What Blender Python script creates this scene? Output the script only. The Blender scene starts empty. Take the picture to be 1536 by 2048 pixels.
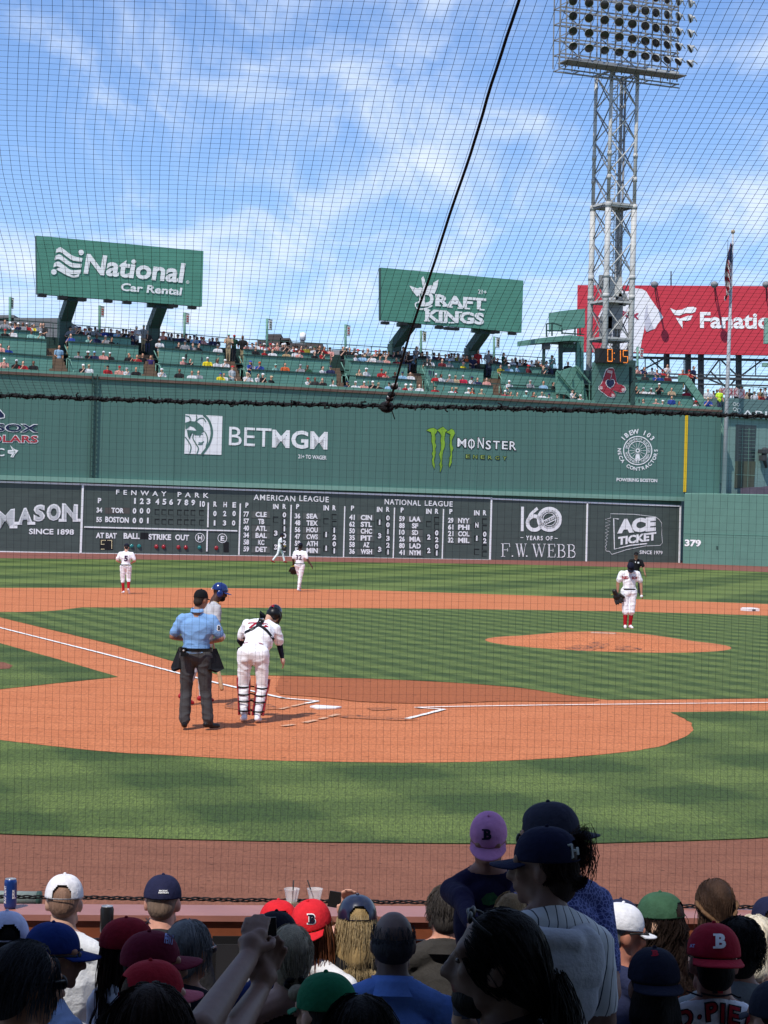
import bpy, bmesh, math, random
import numpy as np
from mathutils import Vector, Matrix, Euler, noise
from mathutils.bvhtree import BVHTree
rad = math.radians
random.seed(7)
S = bpy.context.scene
COL = S.collection
# ------------------------------------------------------------------ camera
# world: x right, y away from the stands, z up; the camera stands at (0, 0, ZC)
F = 3911.7; ZC = 3.02; PITCH = rad(0.06); ROLL = rad(1.49)
HX, HY, TH = -1.007, 29.86, rad(24.17)          # home plate and the turn of the diamond
cam_d = bpy.data.cameras.new('camera'); cam = bpy.data.objects.new('camera', cam_d); COL.objects.link(cam)
cam_d.sensor_width = 36; cam_d.sensor_fit = 'AUTO'; cam_d.lens = F / 2048 * 36
cam_d.clip_start = 0.1; cam_d.clip_end = 5000
FW = Vector((0, math.cos(PITCH), math.sin(PITCH))); UP0 = Vector((0, -math.sin(PITCH), math.cos(PITCH))); RT0 = Vector((1, 0, 0))
RT = math.cos(ROLL) * RT0 + math.sin(ROLL) * UP0; UP = -math.sin(ROLL) * RT0 + math.cos(ROLL) * UP0
cam.matrix_world = Matrix(((RT.x, UP.x, -FW.x, 0), (RT.y, UP.y, -FW.y, 0), (RT.z, UP.z, -FW.z, ZC), (0, 0, 0, 1)))
S.camera = cam
S.render.resolution_x = 768; S.render.resolution_y = 1024
# ------------------------------------------------------------------ light
SUN_EL = rad(57); SUN_PHI = rad(30)             # sun behind the stands, to the left
sd = Vector((-math.sin(SUN_PHI) * math.cos(SUN_EL), -math.cos(SUN_PHI) * math.cos(SUN_EL), math.sin(SUN_EL)))
sl = bpy.data.lights.new('sun', 'SUN'); so = bpy.data.objects.new('sun', sl); COL.objects.link(so)
sl.energy = 4.6; sl.angle = rad(0.53); sl.color = (1.0, 0.95, 0.88)
so.rotation_euler = sd.to_track_quat('Z', 'Y').to_euler()
w = bpy.data.worlds.new('World'); S.world = w; w.use_nodes = True
wn = w.node_tree.nodes; wl = w.node_tree.links
bg = wn['Background']; bg.inputs[1].default_value = 0.135
sky = wn.new('ShaderNodeTexSky'); sky.sky_type = 'NISHITA'; sky.sun_disc = False
sky.sun_elevation = SUN_EL; sky.sun_rotation = math.atan2(sd.x, sd.y); sky.altitude = 0
sky.air_density = 1.0; sky.dust_density = 0.0; sky.ozone_density = 1.5
def N(tree, typ, **kw):
    n = tree.nodes.new(typ)
    for k, v in kw.items():
        if k in n.inputs: n.inputs[k].default_value = v
        else: setattr(n, k, v)
    return n
def clouds():
    t = w.node_tree
    tc = N(t, 'ShaderNodeTexCoord'); sep = N(t, 'ShaderNodeSeparateXYZ'); wl.new(tc.outputs['Generated'], sep.inputs[0])
    zz = N(t, 'ShaderNodeMath', operation='ADD'); wl.new(sep.outputs[2], zz.inputs[0]); zz.inputs[1].default_value = 0.13
    mx = N(t, 'ShaderNodeMath', operation='MAXIMUM'); wl.new(zz.outputs[0], mx.inputs[0]); mx.inputs[1].default_value = 0.02
    dx = N(t, 'ShaderNodeMath', operation='DIVIDE'); wl.new(sep.outputs[0], dx.inputs[0]); wl.new(mx.outputs[0], dx.inputs[1])
    dy = N(t, 'ShaderNodeMath', operation='DIVIDE'); wl.new(sep.outputs[1], dy.inputs[0]); wl.new(mx.outputs[0], dy.inputs[1])
    cb = N(t, 'ShaderNodeCombineXYZ'); wl.new(dx.outputs[0], cb.inputs[0]); wl.new(dy.outputs[0], cb.inputs[1])
    mp = N(t, 'ShaderNodeMapping'); wl.new(cb.outputs[0], mp.inputs[0])
    mp.inputs['Rotation'].default_value = (0, 0, rad(CLOUD[0])); mp.inputs['Scale'].default_value = (CLOUD[1], CLOUD[2], 1); mp.inputs['Location'].default_value = (CLOUD[3], CLOUD[4], 0)
    n1 = N(t, 'ShaderNodeTexNoise', Scale=1.0, Detail=10.0, Roughness=0.58, Distortion=0.5); wl.new(mp.outputs[0], n1.inputs['Vector'])
    n2 = N(t, 'ShaderNodeTexNoise', Scale=0.35, Detail=2.0); wl.new(mp.outputs[0], n2.inputs['Vector'])
    ad = N(t, 'ShaderNodeMath', operation='MULTIPLY_ADD'); wl.new(n2.outputs[0], ad.inputs[0]); ad.inputs[1].default_value = 0.7; wl.new(n1.outputs[0], ad.inputs[2])
    mr = N(t, 'ShaderNodeMapRange'); mr.interpolation_type = 'SMOOTHSTEP'; wl.new(ad.outputs[0], mr.inputs[0])
    mr.inputs[1].default_value = CLOUD[5]; mr.inputs[2].default_value = CLOUD[6]; mr.inputs[3].default_value = 0; mr.inputs[4].default_value = CLOUD[7]
    tint = N(t, 'ShaderNodeMix', data_type='RGBA', blend_type='MULTIPLY'); tint.inputs[0].default_value = 1
    wl.new(sky.outputs[0], tint.inputs[6]); tint.inputs[7].default_value = (*SKYTINT, 1)
    mix = N(t, 'ShaderNodeMix', data_type='RGBA'); wl.new(mr.outputs[0], mix.inputs[0]); wl.new(tint.outputs[2], mix.inputs[6]); mix.inputs[7].default_value = (*CLOUDCOL, 1)
    wl.new(mix.outputs[2], bg.inputs[0])
CLOUD = (-32, 5.4, 2.3, 6.3, 3.0, 0.74, 1.16, 0.86); CLOUDCOL = (7.0, 7.8, 9.0); SKYTINT = (0.80, 0.95, 1.24)
clouds()
S.view_settings.view_transform = 'Standard'; S.view_settings.look = 'None'; S.view_settings.exposure = -0.03; S.view_settings.gamma = 1
S.cycles.max_bounces = 6; S.cycles.diffuse_bounces = 3; S.cycles.glossy_bounces = 2; S.cycles.transmission_bounces = 6; S.cycles.transparent_max_bounces = 12
S.cycles.use_adaptive_sampling = True

# ------------------------------------------------------------------ picture <-> place helpers
def ray(px, py): return FW + RT * ((px - 768) / F) + UP * ((1024 - py) / F)
EYE = Vector((0, 0, ZC))
def at(px, py, Y): d = ray(px, py); return EYE + d * (Y / d.y)
def gp(px, py, z=0.0): d = ray(px, py); return EYE + d * ((z - ZC) / d.z)
UX = Vector((math.cos(TH), math.sin(TH), 0)); VX = Vector((-math.sin(TH), math.cos(TH), 0)); HOME = Vector((HX, HY, 0)); ZV = Vector((0, 0, 1))
WV = 94.5
def W(U, z, V=WV): return HOME + UX * U + VX * V + ZV * z
def wp(px, py, V=WV):                       # where the line of sight meets the plane V = const: (U, z)
    d = ray(px, py); t = (V - (EYE - HOME).dot(VX)) / d.dot(VX); P = EYE + d * t
    return (P - HOME).dot(UX), P.z
def WP(px, py, V=WV): return W(*wp(px, py, V), V)
def lin(c): return tuple(((x / 255) / 12.92 if x / 255 <= 0.04045 else ((x / 255 + 0.055) / 1.055) ** 2.4) for x in c)

# ------------------------------------------------------------------ materials
MATS = {}
def mat(name, col, rough=0.7, var=0.12, scale=4.0, bump=0.0, bscale=60.0, spec=0.3, metal=0.0, stretch=(1, 1, 1), emit=None, stain=None):
    if name in MATS: return MATS[name]
    m = bpy.data.materials.new(name); m.use_nodes = True; t = m.node_tree; b = t.nodes['Principled BSDF']
    b.inputs['Roughness'].default_value = rough; b.inputs['Specular IOR Level'].default_value = spec; b.inputs['Metallic'].default_value = metal
    b.inputs['Base Color'].default_value = (*col, 1)
    tc = N(t, 'ShaderNodeTexCoord'); mp = N(t, 'ShaderNodeMapping'); mp.inputs['Scale'].default_value = stretch; t.links.new(tc.outputs['Object'], mp.inputs[0])
    if var:
        n = N(t, 'ShaderNodeTexNoise', Scale=scale, Detail=5.0, Roughness=0.6); t.links.new(mp.outputs[0], n.inputs['Vector'])
        mr = N(t, 'ShaderNodeMapRange'); t.links.new(n.outputs[0], mr.inputs[0]); mr.inputs[1].default_value = 0.3; mr.inputs[2].default_value = 0.7; mr.inputs[3].default_value = 1 - var; mr.inputs[4].default_value = 1 + var
        mx = N(t, 'ShaderNodeMix', data_type='RGBA', blend_type='MULTIPLY'); mx.inputs[0].default_value = 1; mx.inputs[6].default_value = (*col, 1); t.links.new(mr.outputs[0], mx.inputs[7])
        t.links.new(mx.outputs[2], b.inputs['Base Color'])
    if bump:
        n = N(t, 'ShaderNodeTexNoise', Scale=bscale, Detail=4.0); t.links.new(mp.outputs[0], n.inputs['Vector'])
        bp = N(t, 'ShaderNodeBump', Strength=bump, Distance=0.02); t.links.new(n.outputs[0], bp.inputs['Height']); t.links.new(bp.outputs[0], b.inputs['Normal'])
    if emit: b.inputs['Emission Color'].default_value = (*emit[0], 1); b.inputs['Emission Strength'].default_value = emit[1]
    MATS[name] = m
    return m
def cmat(kind, rgb, **kw):                  # colour given as sRGB of the thing itself
    return mat('%s_%d_%d_%d' % (kind, *rgb), lin(rgb), **kw)

# ------------------------------------------------------------------ mesh helpers
ORG = {}
def tag(o, label=None, cat=None, group=None, kind=None):
    if label: o['label'] = label
    if cat: o['category'] = cat
    if group: o['group'] = group
    if kind: o['kind'] = kind
    return o
def thing(name, loc, label, cat, group=None):
    o = bpy.data.objects.new(name, None); o.empty_display_size = 0.2; COL.objects.link(o); o.location = loc; ORG[o] = Vector(loc)
    return tag(o, label, cat, group)
def link_mesh(name, me, parent=None, loc=None):
    o = bpy.data.objects.new(name, me); COL.objects.link(o)
    if parent: o.parent = parent
    if loc: o.location = loc
    ORG[o] = (ORG[parent] if parent else Vector()) + (Vector(loc) if loc else Vector())
    return o
class MB:
    def __init__(s): s.v = []; s.f = []; s.m = []; s.sm = []
    def add(s, vs, fs, mi=0, smooth=False):
        k = len(s.v); s.v += [tuple(x) for x in vs]
        for f in fs: s.f.append(tuple(i + k for i in f)); s.m.append(mi); s.sm.append(smooth)
        return s
    def quad(s, a, b, c, d, mi=0): return s.add([a, b, c, d], [(0, 1, 2, 3)], mi)
    def hexa(s, P, mi=0):                   # 8 corners: bottom ring then top ring
        return s.add(P, [(0, 3, 2, 1), (4, 5, 6, 7), (0, 1, 5, 4), (1, 2, 6, 5), (2, 3, 7, 6), (3, 0, 4, 7)], mi)
    def box(s, c, sz, ax=None, mi=0):       # centre, full size, axes (three unit vectors)
        ax = ax or (Vector((1, 0, 0)), Vector((0, 1, 0)), ZV); c = Vector(c); hx, hy, hz = ax[0] * sz[0] / 2, ax[1] * sz[1] / 2, ax[2] * sz[2] / 2
        return s.hexa([c - hx - hy - hz, c + hx - hy - hz, c + hx + hy - hz, c - hx + hy - hz, c - hx - hy + hz, c + hx - hy + hz, c + hx + hy + hz, c - hx + hy + hz], mi)
    def beam(s, a, b, wd, ht=None, mi=0, up=None):
        a = Vector(a); b = Vector(b); d = (b - a); L = d.length; d = d / max(L, 1e-9); up = up or (ZV if abs(d.z) < 0.9 else VX)
        sx = d.cross(up).normalized(); uz = sx.cross(d).normalized()
        return s.box((a + b) / 2, (wd, L, ht or wd), (sx, d, uz), mi)
    def tube(s, pts, r, n=8, mi=0, cap=True, smooth=True):
        pts = [Vector(p) for p in pts]; rs = r if hasattr(r, '__len__') else [r] * len(pts); vs = []; ref = None
        for i, p in enumerate(pts):
            d = (pts[min(i + 1, len(pts) - 1)] - pts[max(i - 1, 0)]); d = d.normalized() if d.length > 1e-9 else ZV
            if ref is None: ref = (ZV if abs(d.z) < 0.9 else Vector((1, 0, 0)))
            x = d.cross(ref); x = x.normalized() if x.length > 1e-6 else Vector((1, 0, 0)); y = x.cross(d).normalized(); ref = y
            for k in range(n): a = 2 * math.pi * k / n; vs.append(p + (x * math.cos(a) + y * math.sin(a)) * rs[i])
        fs = [(i * n + k, i * n + (k + 1) % n, (i + 1) * n + (k + 1) % n, (i + 1) * n + k) for i in range(len(pts) - 1) for k in range(n)]
        if cap and n > 2: fs += [tuple(range(n - 1, -1, -1)), tuple((len(pts) - 1) * n + k for k in range(n))]
        return s.add(vs, fs, mi, smooth)
    def ell(s, c, r, M=None, n=14, h=9, mi=0):
        c = Vector(c); vs = []; r = r if hasattr(r, '__len__') else (r, r, r)
        for j in range(h + 1):
            th = math.pi * j / h
            for k in range(n):
                a = 2 * math.pi * k / n; p = Vector((r[0] * math.sin(th) * math.cos(a), r[1] * math.sin(th) * math.sin(a), r[2] * math.cos(th))); vs.append(c + (M @ p if M else p))
        fs = [(j * n + k, (j + 1) * n + k, (j + 1) * n + (k + 1) % n, j * n + (k + 1) % n) for j in range(h) for k in range(n)]
        return s.add(vs, fs, mi, True)
    def lathe(s, prof, c=(0, 0, 0), M=None, n=24, mi=0, smooth=True):
        c = Vector(c); vs = []
        for r, z in prof:
            for k in range(n): a = 2 * math.pi * k / n; p = Vector((r * math.cos(a), r * math.sin(a), z)); vs.append(c + (M @ p if M else p))
        return s.add(vs, [(j * n + k, j * n + (k + 1) % n, (j + 1) * n + (k + 1) % n, (j + 1) * n + k) for j in range(len(prof) - 1) for k in range(n)], mi, smooth)
    def poly(s, P, depth=None, mi=0, sides=True):     # flat outline -> triangles, given thickness vector
        P = [Vector(p) for p in P]
        from mathutils.geometry import tessellate_polygon
        T = tessellate_polygon([P]); n = len(P)
        nrm = sum(((P[i] - P[0]).cross(P[(i + 1) % n] - P[0]) for i in range(1, n)), Vector())
        for t in T:
            if (P[t[1]] - P[t[0]]).cross(P[t[2]] - P[t[0]]).dot(nrm) < 0: t = (t[0], t[2], t[1])
            s.add([P[i] for i in t], [(0, 1, 2)], mi)
        if depth is not None:
            Q = [p + depth for p in P]
            for t in T: s.add([Q[i] for i in t], [(0, 1, 2)], mi)
            for i in range(n): j = (i + 1) % n; s.quad(P[i], P[j], Q[j], Q[i], mi)
        return s
    def mesh(s, name, mats, org=Vector()):
        me = bpy.data.meshes.new(name); me.from_pydata([tuple(Vector(v) - org) for v in s.v], [], s.f)
        for m in mats: me.materials.append(m)
        me.polygons.foreach_set('material_index', s.m); me.polygons.foreach_set('use_smooth', s.sm); me.update()
        return me
    def build(s, name, mats, parent=None, fix=False):
        mats = mats if isinstance(mats, (list, tuple)) else [mats]
        me = s.mesh(name, mats, ORG[parent] if parent else Vector())
        if fix:
            b = bmesh.new(); b.from_mesh(me); bmesh.ops.remove_doubles(b, verts=b.verts, dist=1e-5); bmesh.ops.recalc_face_normals(b, faces=b.faces); b.to_mesh(me); b.free()
        return link_mesh(name, me, parent)

# ------------------------------------------------------------------ lettering
TXT = {}
def text_geo(s, bold=0.0, shear=0.0, space=1.0):
    k = (s, bold, shear, space)
    if k not in TXT:
        c = bpy.data.curves.new('t', 'FONT'); c.body = s; c.offset = bold; c.shear = shear; c.space_character = space; c.resolution_u = 3
        o = bpy.data.objects.new('t', c); me = bpy.data.meshes.new_from_object(o)
        v = [(p.co.x, p.co.y) for p in me.vertices]; f = [tuple(p.vertices) for p in me.polygons]
        x0 = min(p[0] for p in v); x1 = max(p[0] for p in v); y0 = min(p[1] for p in v); y1 = max(p[1] for p in v)
        TXT[k] = ([((x - x0), (y - y0)) for x, y in v], f, x1 - x0, y1 - y0)
        bpy.data.objects.remove(o); bpy.data.curves.remove(c); bpy.data.meshes.remove(me)
    return TXT[k]
def wtext(mb, s, a, b, h, V, mi=0, bold=0.012, shear=0.0, space=1.0, out=0.03):
    """text whose base line runs from pixel a to pixel b and whose height is h pixels, on the plane V (towards the field by out)"""
    g = text_geo(s, bold, shear, space); U0, z0 = wp(*a, V); U1, z1 = wp(*b, V); zt = wp(a[0], a[1] - h, V)[1] - z0
    vs = []
    for x, y in g[0]:
        tx = x / g[2]; vs.append(W(U0 + (U1 - U0) * tx, z0 + (z1 - z0) * tx + zt * y / g[3], V - out))
    mb.add(vs, g[1], mi)
def wpoly(mb, pts, V, out=0.03, mi=0): mb.poly([WP(x, y, V) - VX * out for x, y in pts], None, mi)
def wline(mb, pts, wpx, V, out=0.03, mi=0, close=False):   # stroked line in the plane V, width in pixels
    P = [wp(x, y, V) for x, y in pts]; wd = wpx * 0.032
    n = len(P); L = []; R = []
    for i in range(n):
        a = P[(i - 1) % n] if (close or i > 0) else P[i]; b = P[(i + 1) % n] if (close or i < n - 1) else P[i]
        dx, dz = b[0] - a[0], b[1] - a[1]; l = math.hypot(dx, dz) or 1; nx, nz = -dz / l * wd / 2, dx / l * wd / 2
        L.append(W(P[i][0] + nx, P[i][1] + nz, V - out)); R.append(W(P[i][0] - nx, P[i][1] - nz, V - out))
    k = n if close else n - 1
    for i in range(k): j = (i + 1) % n; mb.quad(L[i], L[j], R[j], R[i], mi)
def wrect(mb, x0, y0, x1, y1, V, out=0.03, mi=0, slope=None):
    if slope is None: slope = 0.03
    d = (x1 - x0) * slope; wpoly(mb, [(x0, y0), (x1, y0 + d), (x1, y1 + d), (x0, y1)], V, out, mi)
def wbox(mb, quadpx, V0, V1, mi=0):         # solid slab: pixel outline on plane V0, carried back to V1
    P = [wp(x, y, V0) for x, y in quadpx]
    mb.poly([W(u, z, V0) for u, z in P], VX * (V1 - V0), mi)
# ------------------------------------------------------------------ ground
def grass(name, light, dark, sets, fine=(38.0, 9.0), ragged=0.15, contrast=1.0, blot=0.25):
    m = bpy.data.materials.new(name); m.use_nodes = True; t = m.node_tree; b = t.nodes['Principled BSDF']; L = t.links.new
    b.inputs['Roughness'].default_value = 0.75; b.inputs['Specular IOR Level'].default_value = 0.25
    g = N(t, 'ShaderNodeNewGeometry'); wob = N(t, 'ShaderNodeTexNoise', Scale=3.5, Detail=4.0); L(g.outputs['Position'], wob.inputs['Vector'])
    acc = None
    for (dx, period, wt) in sets:
        d = N(t, 'ShaderNodeVectorMath', operation='DOT_PRODUCT'); L(g.outputs['Position'], d.inputs[0]); d.inputs[1].default_value = dx
        a = N(t, 'ShaderNodeMath', operation='MULTIPLY_ADD'); L(wob.outputs[0], a.inputs[0]); a.inputs[1].default_value = ragged * period; L(d.outputs['Value'], a.inputs[2])
        mu = N(t, 'ShaderNodeMath', operation='MULTIPLY'); L(a.outputs[0], mu.inputs[0]); mu.inputs[1].default_value = 2 * math.pi / period
        si = N(t, 'ShaderNodeMath', operation='SINE'); L(mu.outputs[0], si.inputs[0])
        mr = N(t, 'ShaderNodeMapRange'); mr.interpolation_type = 'SMOOTHSTEP'; L(si.outputs[0], mr.inputs[0]); mr.inputs[1].default_value = -0.45; mr.inputs[2].default_value = 0.45; mr.inputs[3].default_value = 0; mr.inputs[4].default_value = wt
        if acc is None: acc = mr
        else:
            ad = N(t, 'ShaderNodeMath', operation='ADD'); L(acc.outputs[0], ad.inputs[0]); L(mr.outputs[0], ad.inputs[1]); acc = ad
    n2 = N(t, 'ShaderNodeTexNoise', Scale=0.9, Detail=4.0, Roughness=0.65); L(g.outputs['Position'], n2.inputs['Vector'])
    ad = N(t, 'ShaderNodeMath', operation='MULTIPLY_ADD'); L(n2.outputs[0], ad.inputs[0]); ad.inputs[1].default_value = blot * 2; L(acc.outputs[0], ad.inputs[2])
    ad2 = N(t, 'ShaderNodeMath', operation='SUBTRACT'); L(ad.outputs[0], ad2.inputs[0]); ad2.inputs[1].default_value = blot; ad2.use_clamp = True
    mix = N(t, 'ShaderNodeMix', data_type='RGBA'); L(ad2.outputs[0], mix.inputs[0]); mix.inputs[6].default_value = (*dark, 1); mix.inputs[7].default_value = (*light, 1)
    mp = N(t, 'ShaderNodeMapping'); mp.inputs['Scale'].default_value = (fine[0], fine[1], 20); L(g.outputs['Position'], mp.inputs[0])
    nf = N(t, 'ShaderNodeTexNoise', Scale=1.0, Detail=5.0, Roughness=0.8); L(mp.outputs[0], nf.inputs['Vector'])
    mf = N(t, 'ShaderNodeMapRange'); L(nf.outputs[0], mf.inputs[0]); mf.inputs[1].default_value = 0.3; mf.inputs[2].default_value = 0.7; mf.inputs[3].default_value = 1 - 0.5 * contrast; mf.inputs[4].default_value = 1 + 0.55 * contrast
    mx = N(t, 'ShaderNodeMix', data_type='RGBA', blend_type='MULTIPLY'); mx.inputs[0].default_value = 1; L(mix.outputs[2], mx.inputs[6]); L(mf.outputs[0], mx.inputs[7])
    L(mx.outputs[2], b.inputs['Base Color'])
    bp = N(t, 'ShaderNodeBump', Strength=0.6, Distance=0.03); L(nf.outputs[0], bp.inputs['Height']); L(bp.outputs[0], b.inputs['Normal'])
    return m
GL, GD = (0.118, 0.162, 0.034), (0.040, 0.070, 0.011)
ux, vx = Vector(UX), Vector(VX); dg_ = (ux + vx).normalized(); dh_ = (ux - vx).normalized()
m_out = grass('outfield_grass', GL, GD, [(dh_, 6.0, 0.62), (dg_, 6.0, 0.45)], fine=(9, 3), ragged=0.10, contrast=0.35, blot=0.12)
m_inf = grass('infield_grass', GL, GD, [(ux, 0.98, 0.55), (vx, 1.3, 0.3)], fine=(26, 7), ragged=0.34, contrast=0.6, blot=0.30)
m_foul = grass('foul_grass', GL, GD, [(ux, 2.6, 0.42), (vx, 2.4, 0.38)], fine=(46, 8), ragged=0.22, contrast=1.5, blot=0.15)
def dirt(name, col, dark, fine, spk=0.35, coarse=1.2, amount=0.5, lo=0.35, hi=0.7):
    m = bpy.data.materials.new(name); m.use_nodes = True; t = m.node_tree; b = t.nodes['Principled BSDF']; L = t.links.new
    b.inputs['Roughness'].default_value = 0.9; b.inputs['Specular IOR Level'].default_value = 0.15
    g = N(t, 'ShaderNodeNewGeometry'); n1 = N(t, 'ShaderNodeTexNoise', Scale=coarse, Detail=6.0, Roughness=0.65); L(g.outputs['Position'], n1.inputs['Vector'])
    r1 = N(t, 'ShaderNodeMapRange'); L(n1.outputs[0], r1.inputs[0]); r1.inputs[1].default_value = lo; r1.inputs[2].default_value = hi; r1.inputs[3].default_value = 0; r1.inputs[4].default_value = amount
    mix = N(t, 'ShaderNodeMix', data_type='RGBA'); L(r1.outputs[0], mix.inputs[0]); mix.inputs[6].default_value = (*col, 1); mix.inputs[7].default_value = (*dark, 1)
    mp = N(t, 'ShaderNodeMapping'); mp.inputs['Scale'].default_value = (fine, fine * 0.25, 1); L(g.outputs['Position'], mp.inputs[0])
    nf = N(t, 'ShaderNodeTexNoise', Scale=1.0, Detail=5.0, Roughness=0.75); L(mp.outputs[0], nf.inputs['Vector'])
    mf = N(t, 'ShaderNodeMapRange'); L(nf.outputs[0], mf.inputs[0]); mf.inputs[1].default_value = 0.25; mf.inputs[2].default_value = 0.75; mf.inputs[3].default_value = 1 - spk; mf.inputs[4].default_value = 1 + spk
    mx = N(t, 'ShaderNodeMix', data_type='RGBA', blend_type='MULTIPLY'); mx.inputs[0].default_value = 1; L(mix.outputs[2], mx.inputs[6]); L(mf.outputs[0], mx.inputs[7])
    # scattered clods
    vo = N(t, 'ShaderNodeTexVoronoi', Scale=fine * 0.13); L(g.outputs['Position'], vo.inputs['Vector'])
    cl = N(t, 'ShaderNodeMapRange'); L(vo.outputs['Distance'], cl.inputs[0]); cl.inputs[1].default_value = 0.07; cl.inputs[2].default_value = 0.13; cl.inputs[3].default_value = 0.45; cl.inputs[4].default_value = 1
    m3 = N(t, 'ShaderNodeMix', data_type='RGBA', blend_type='MULTIPLY'); m3.inputs[0].default_value = 1; L(mx.outputs[2], m3.inputs[6]); L(cl.outputs[0], m3.inputs[7])
    L(m3.outputs[2], b.inputs['Base Color'])
    bp = N(t, 'ShaderNodeBump', Strength=0.5, Distance=0.02); L(nf.outputs[0], bp.inputs['Height']); L(bp.outputs[0], b.inputs['Normal'])
    return m
DC = (0.51, 0.175, 0.074); DD = (0.42, 0.132, 0.052)
m_dirt = dirt('infield_clay', DC, DD, 26.0, 0.40, 1.1, 0.8)
m_damp = dirt('darker_clay', (0.33, 0.102, 0.040), (0.27, 0.082, 0.033), 18.0, 0.25)
m_track = dirt('track_cinder', (0.225, 0.092, 0.056), (0.160, 0.062, 0.038), 40.0, 0.36, 1.6, 0.7)
m_track2 = dirt('far_track_cinder', (0.22, 0.085, 0.065), (0.17, 0.065, 0.05), 6.0, 0.2)
m_chalk = mat('chalk', (0.78, 0.76, 0.73), 0.9, 0.12, 14)
m_white = mat('white_paint', (0.80, 0.80, 0.80), 0.5, 0.04)
m_asph = mat('street', (0.06, 0.06, 0.062), 0.9)
def sheet(name, pts, z, m, jit=0.0, sub=0.35, smooth=0):
    P = [gp(x, y, 0) if not isinstance(x, Vector) else x for x, y in pts]
    Q = []
    for i, p in enumerate(P):
        q = P[(i + 1) % len(P)]; k = max(1, min(60, int((q - p).length / sub))) if jit else 1
        for j in range(k):
            r = p.lerp(q, j / k)
            if jit: nn = noise.noise_vector(r * 3.1) * jit + noise.noise_vector(r * 11) * jit * 0.4; r = r + Vector((nn.x, nn.y, 0))
            Q.append(Vector((r.x, r.y, z)))
    o = MB().poly(Q).build(name, m, None, True); tag(o, kind='structure')
    if o.data.polygons and o.data.polygons[0].normal.z < 0: o.data.flip_normals()
    return o
def XY(x, y): return (Vector((x, y, 0)), 0)
def curve(pts, n=6):                         # Catmull-Rom through pixel points
    out = []
    for i in range(len(pts) - 1):
        p0 = pts[max(i - 1, 0)]; p1 = pts[i]; p2 = pts[i + 1]; p3 = pts[min(i + 2, len(pts) - 1)]
        for k in range(n):
            t = k / n; out.append(tuple(0.5 * (2 * p1[c] + (p2[c] - p0[c]) * t + (2 * p0[c] - 5 * p1[c] + 4 * p2[c] - p3[c]) * t * t + (3 * p1[c] - p0[c] - 3 * p2[c] + p3[c]) * t ** 3) for c in (0, 1)))
    return out + [pts[-1]]
g0 = MB().quad((-900, -300, -.03), (900, -300, -.03), (900, 1500, -.03), (-900, 1500, -.03)).build('ground', m_asph); tag(g0, kind='structure')
C1 = W(-40, 0); C2 = W(66.5, 0); 
sheet('outfield_grass', [XY(-95, 8), XY(95, 8), XY(95, 150), XY(C2.x + 12, C2.y + 2), XY(C2.x, C2.y), XY(C1.x, C1.y)], 0.0, m_out)
# cinder track along the wall
a = [(-40, 1116), (0, 1116.5), (300, 1119.5), (470, 1121.5), (1000, 1128.3), (1362, 1137), (1536, 1144.5), (1640, 1149)]
b = [(1640, 1132), (1362, 1117), (1000, 1112), (470, 1103), (-40, 1095)]
sheet('far_warning_track', a + b, 0.006, m_track2)
sheet('infield_dirt', [(-60, 1176), (0, 1176), (400, 1176), (700, 1179.5), (960, 1188), (1250, 1198), (1536, 1208.5), (1700, 1216), (1750, 1420), (1536, 1423)] +
      curve([(1340, 1426), (1366, 1437), (1383, 1449), (1386, 1459), (1375, 1471), (1345, 1485), (1308, 1496), (1204, 1510), (1048, 1521), (870, 1526), (736, 1525.5), (521, 1521), (312, 1510), (208, 1504), (104, 1493), (0, 1481), (-90, 1468)], 8) + [(-200, 1440), (-200, 1200)], 0.008, m_dirt, 0.03)
sheet('infield_grass', curve([(0, 1225), (60, 1224.5), (110, 1222), (140, 1218.5), (165, 1215.5)], 5) + [(400, 1216), (700, 1217), (960, 1219.3), (1250, 1223.5), (1536, 1232), (1700, 1238), (1760, 1395), (1536, 1398), (1300, 1400.5)] +
      curve([(1216, 1401), (1130, 1391), (1048, 1378), (930, 1368), (800, 1361), (690, 1357), (573, 1353), (500, 1352), (440, 1352)], 5) + [(344, 1323), (230, 1291), (100, 1260), (0, 1235.5), (-30, 1228)], 0.014, m_inf, 0.012)
sheet('foul_grass', [(-30, 1281), (0, 1287.5), (110, 1318), (237, 1355), (120, 1367), (0, 1380), (-60, 1387)], 0.014, m_foul, 0.02)
sheet('on_deck_circle', [(-30, 1322), (10, 1327), (26, 1333), (18, 1339), (-30, 1342)], 0.02, m_track, 0.02)
sheet('near_grass', [(-400, 1450), (-60, 1473)] + curve([(0, 1482), (104, 1494), (208, 1505), (312, 1511), (521, 1522), (736, 1526.5), (870, 1527), (1048, 1522), (1204, 1511), (1308, 1497), (1345, 1486), (1375, 1472), (1387, 1459), (1384, 1449), (1367, 1437), (1340, 1425.5)], 8) +
      [(1440, 1424), (1536, 1422.5), (1750, 1420), (1900, 1640)] + curve([(1700, 1664), (1536, 1676.5), (1336, 1684), (1100, 1689), (800, 1687.5), (600, 1685), (400, 1681), (200, 1675.5), (0, 1669), (-300, 1655)], 5), 0.010, m_foul, 0.012)
sheet('near_warning_track', [XY(-14, 9.0), XY(14, 9.0), (1900, 1640)] + curve([(1700, 1665), (1536, 1677.5), (1336, 1685), (1100, 1690), (800, 1688.5), (600, 1686), (400, 1682), (200, 1676.5), (0, 1670), (-300, 1656)], 5) + [XY(-14, 18)], 0.005, m_track, 0.006)
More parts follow.
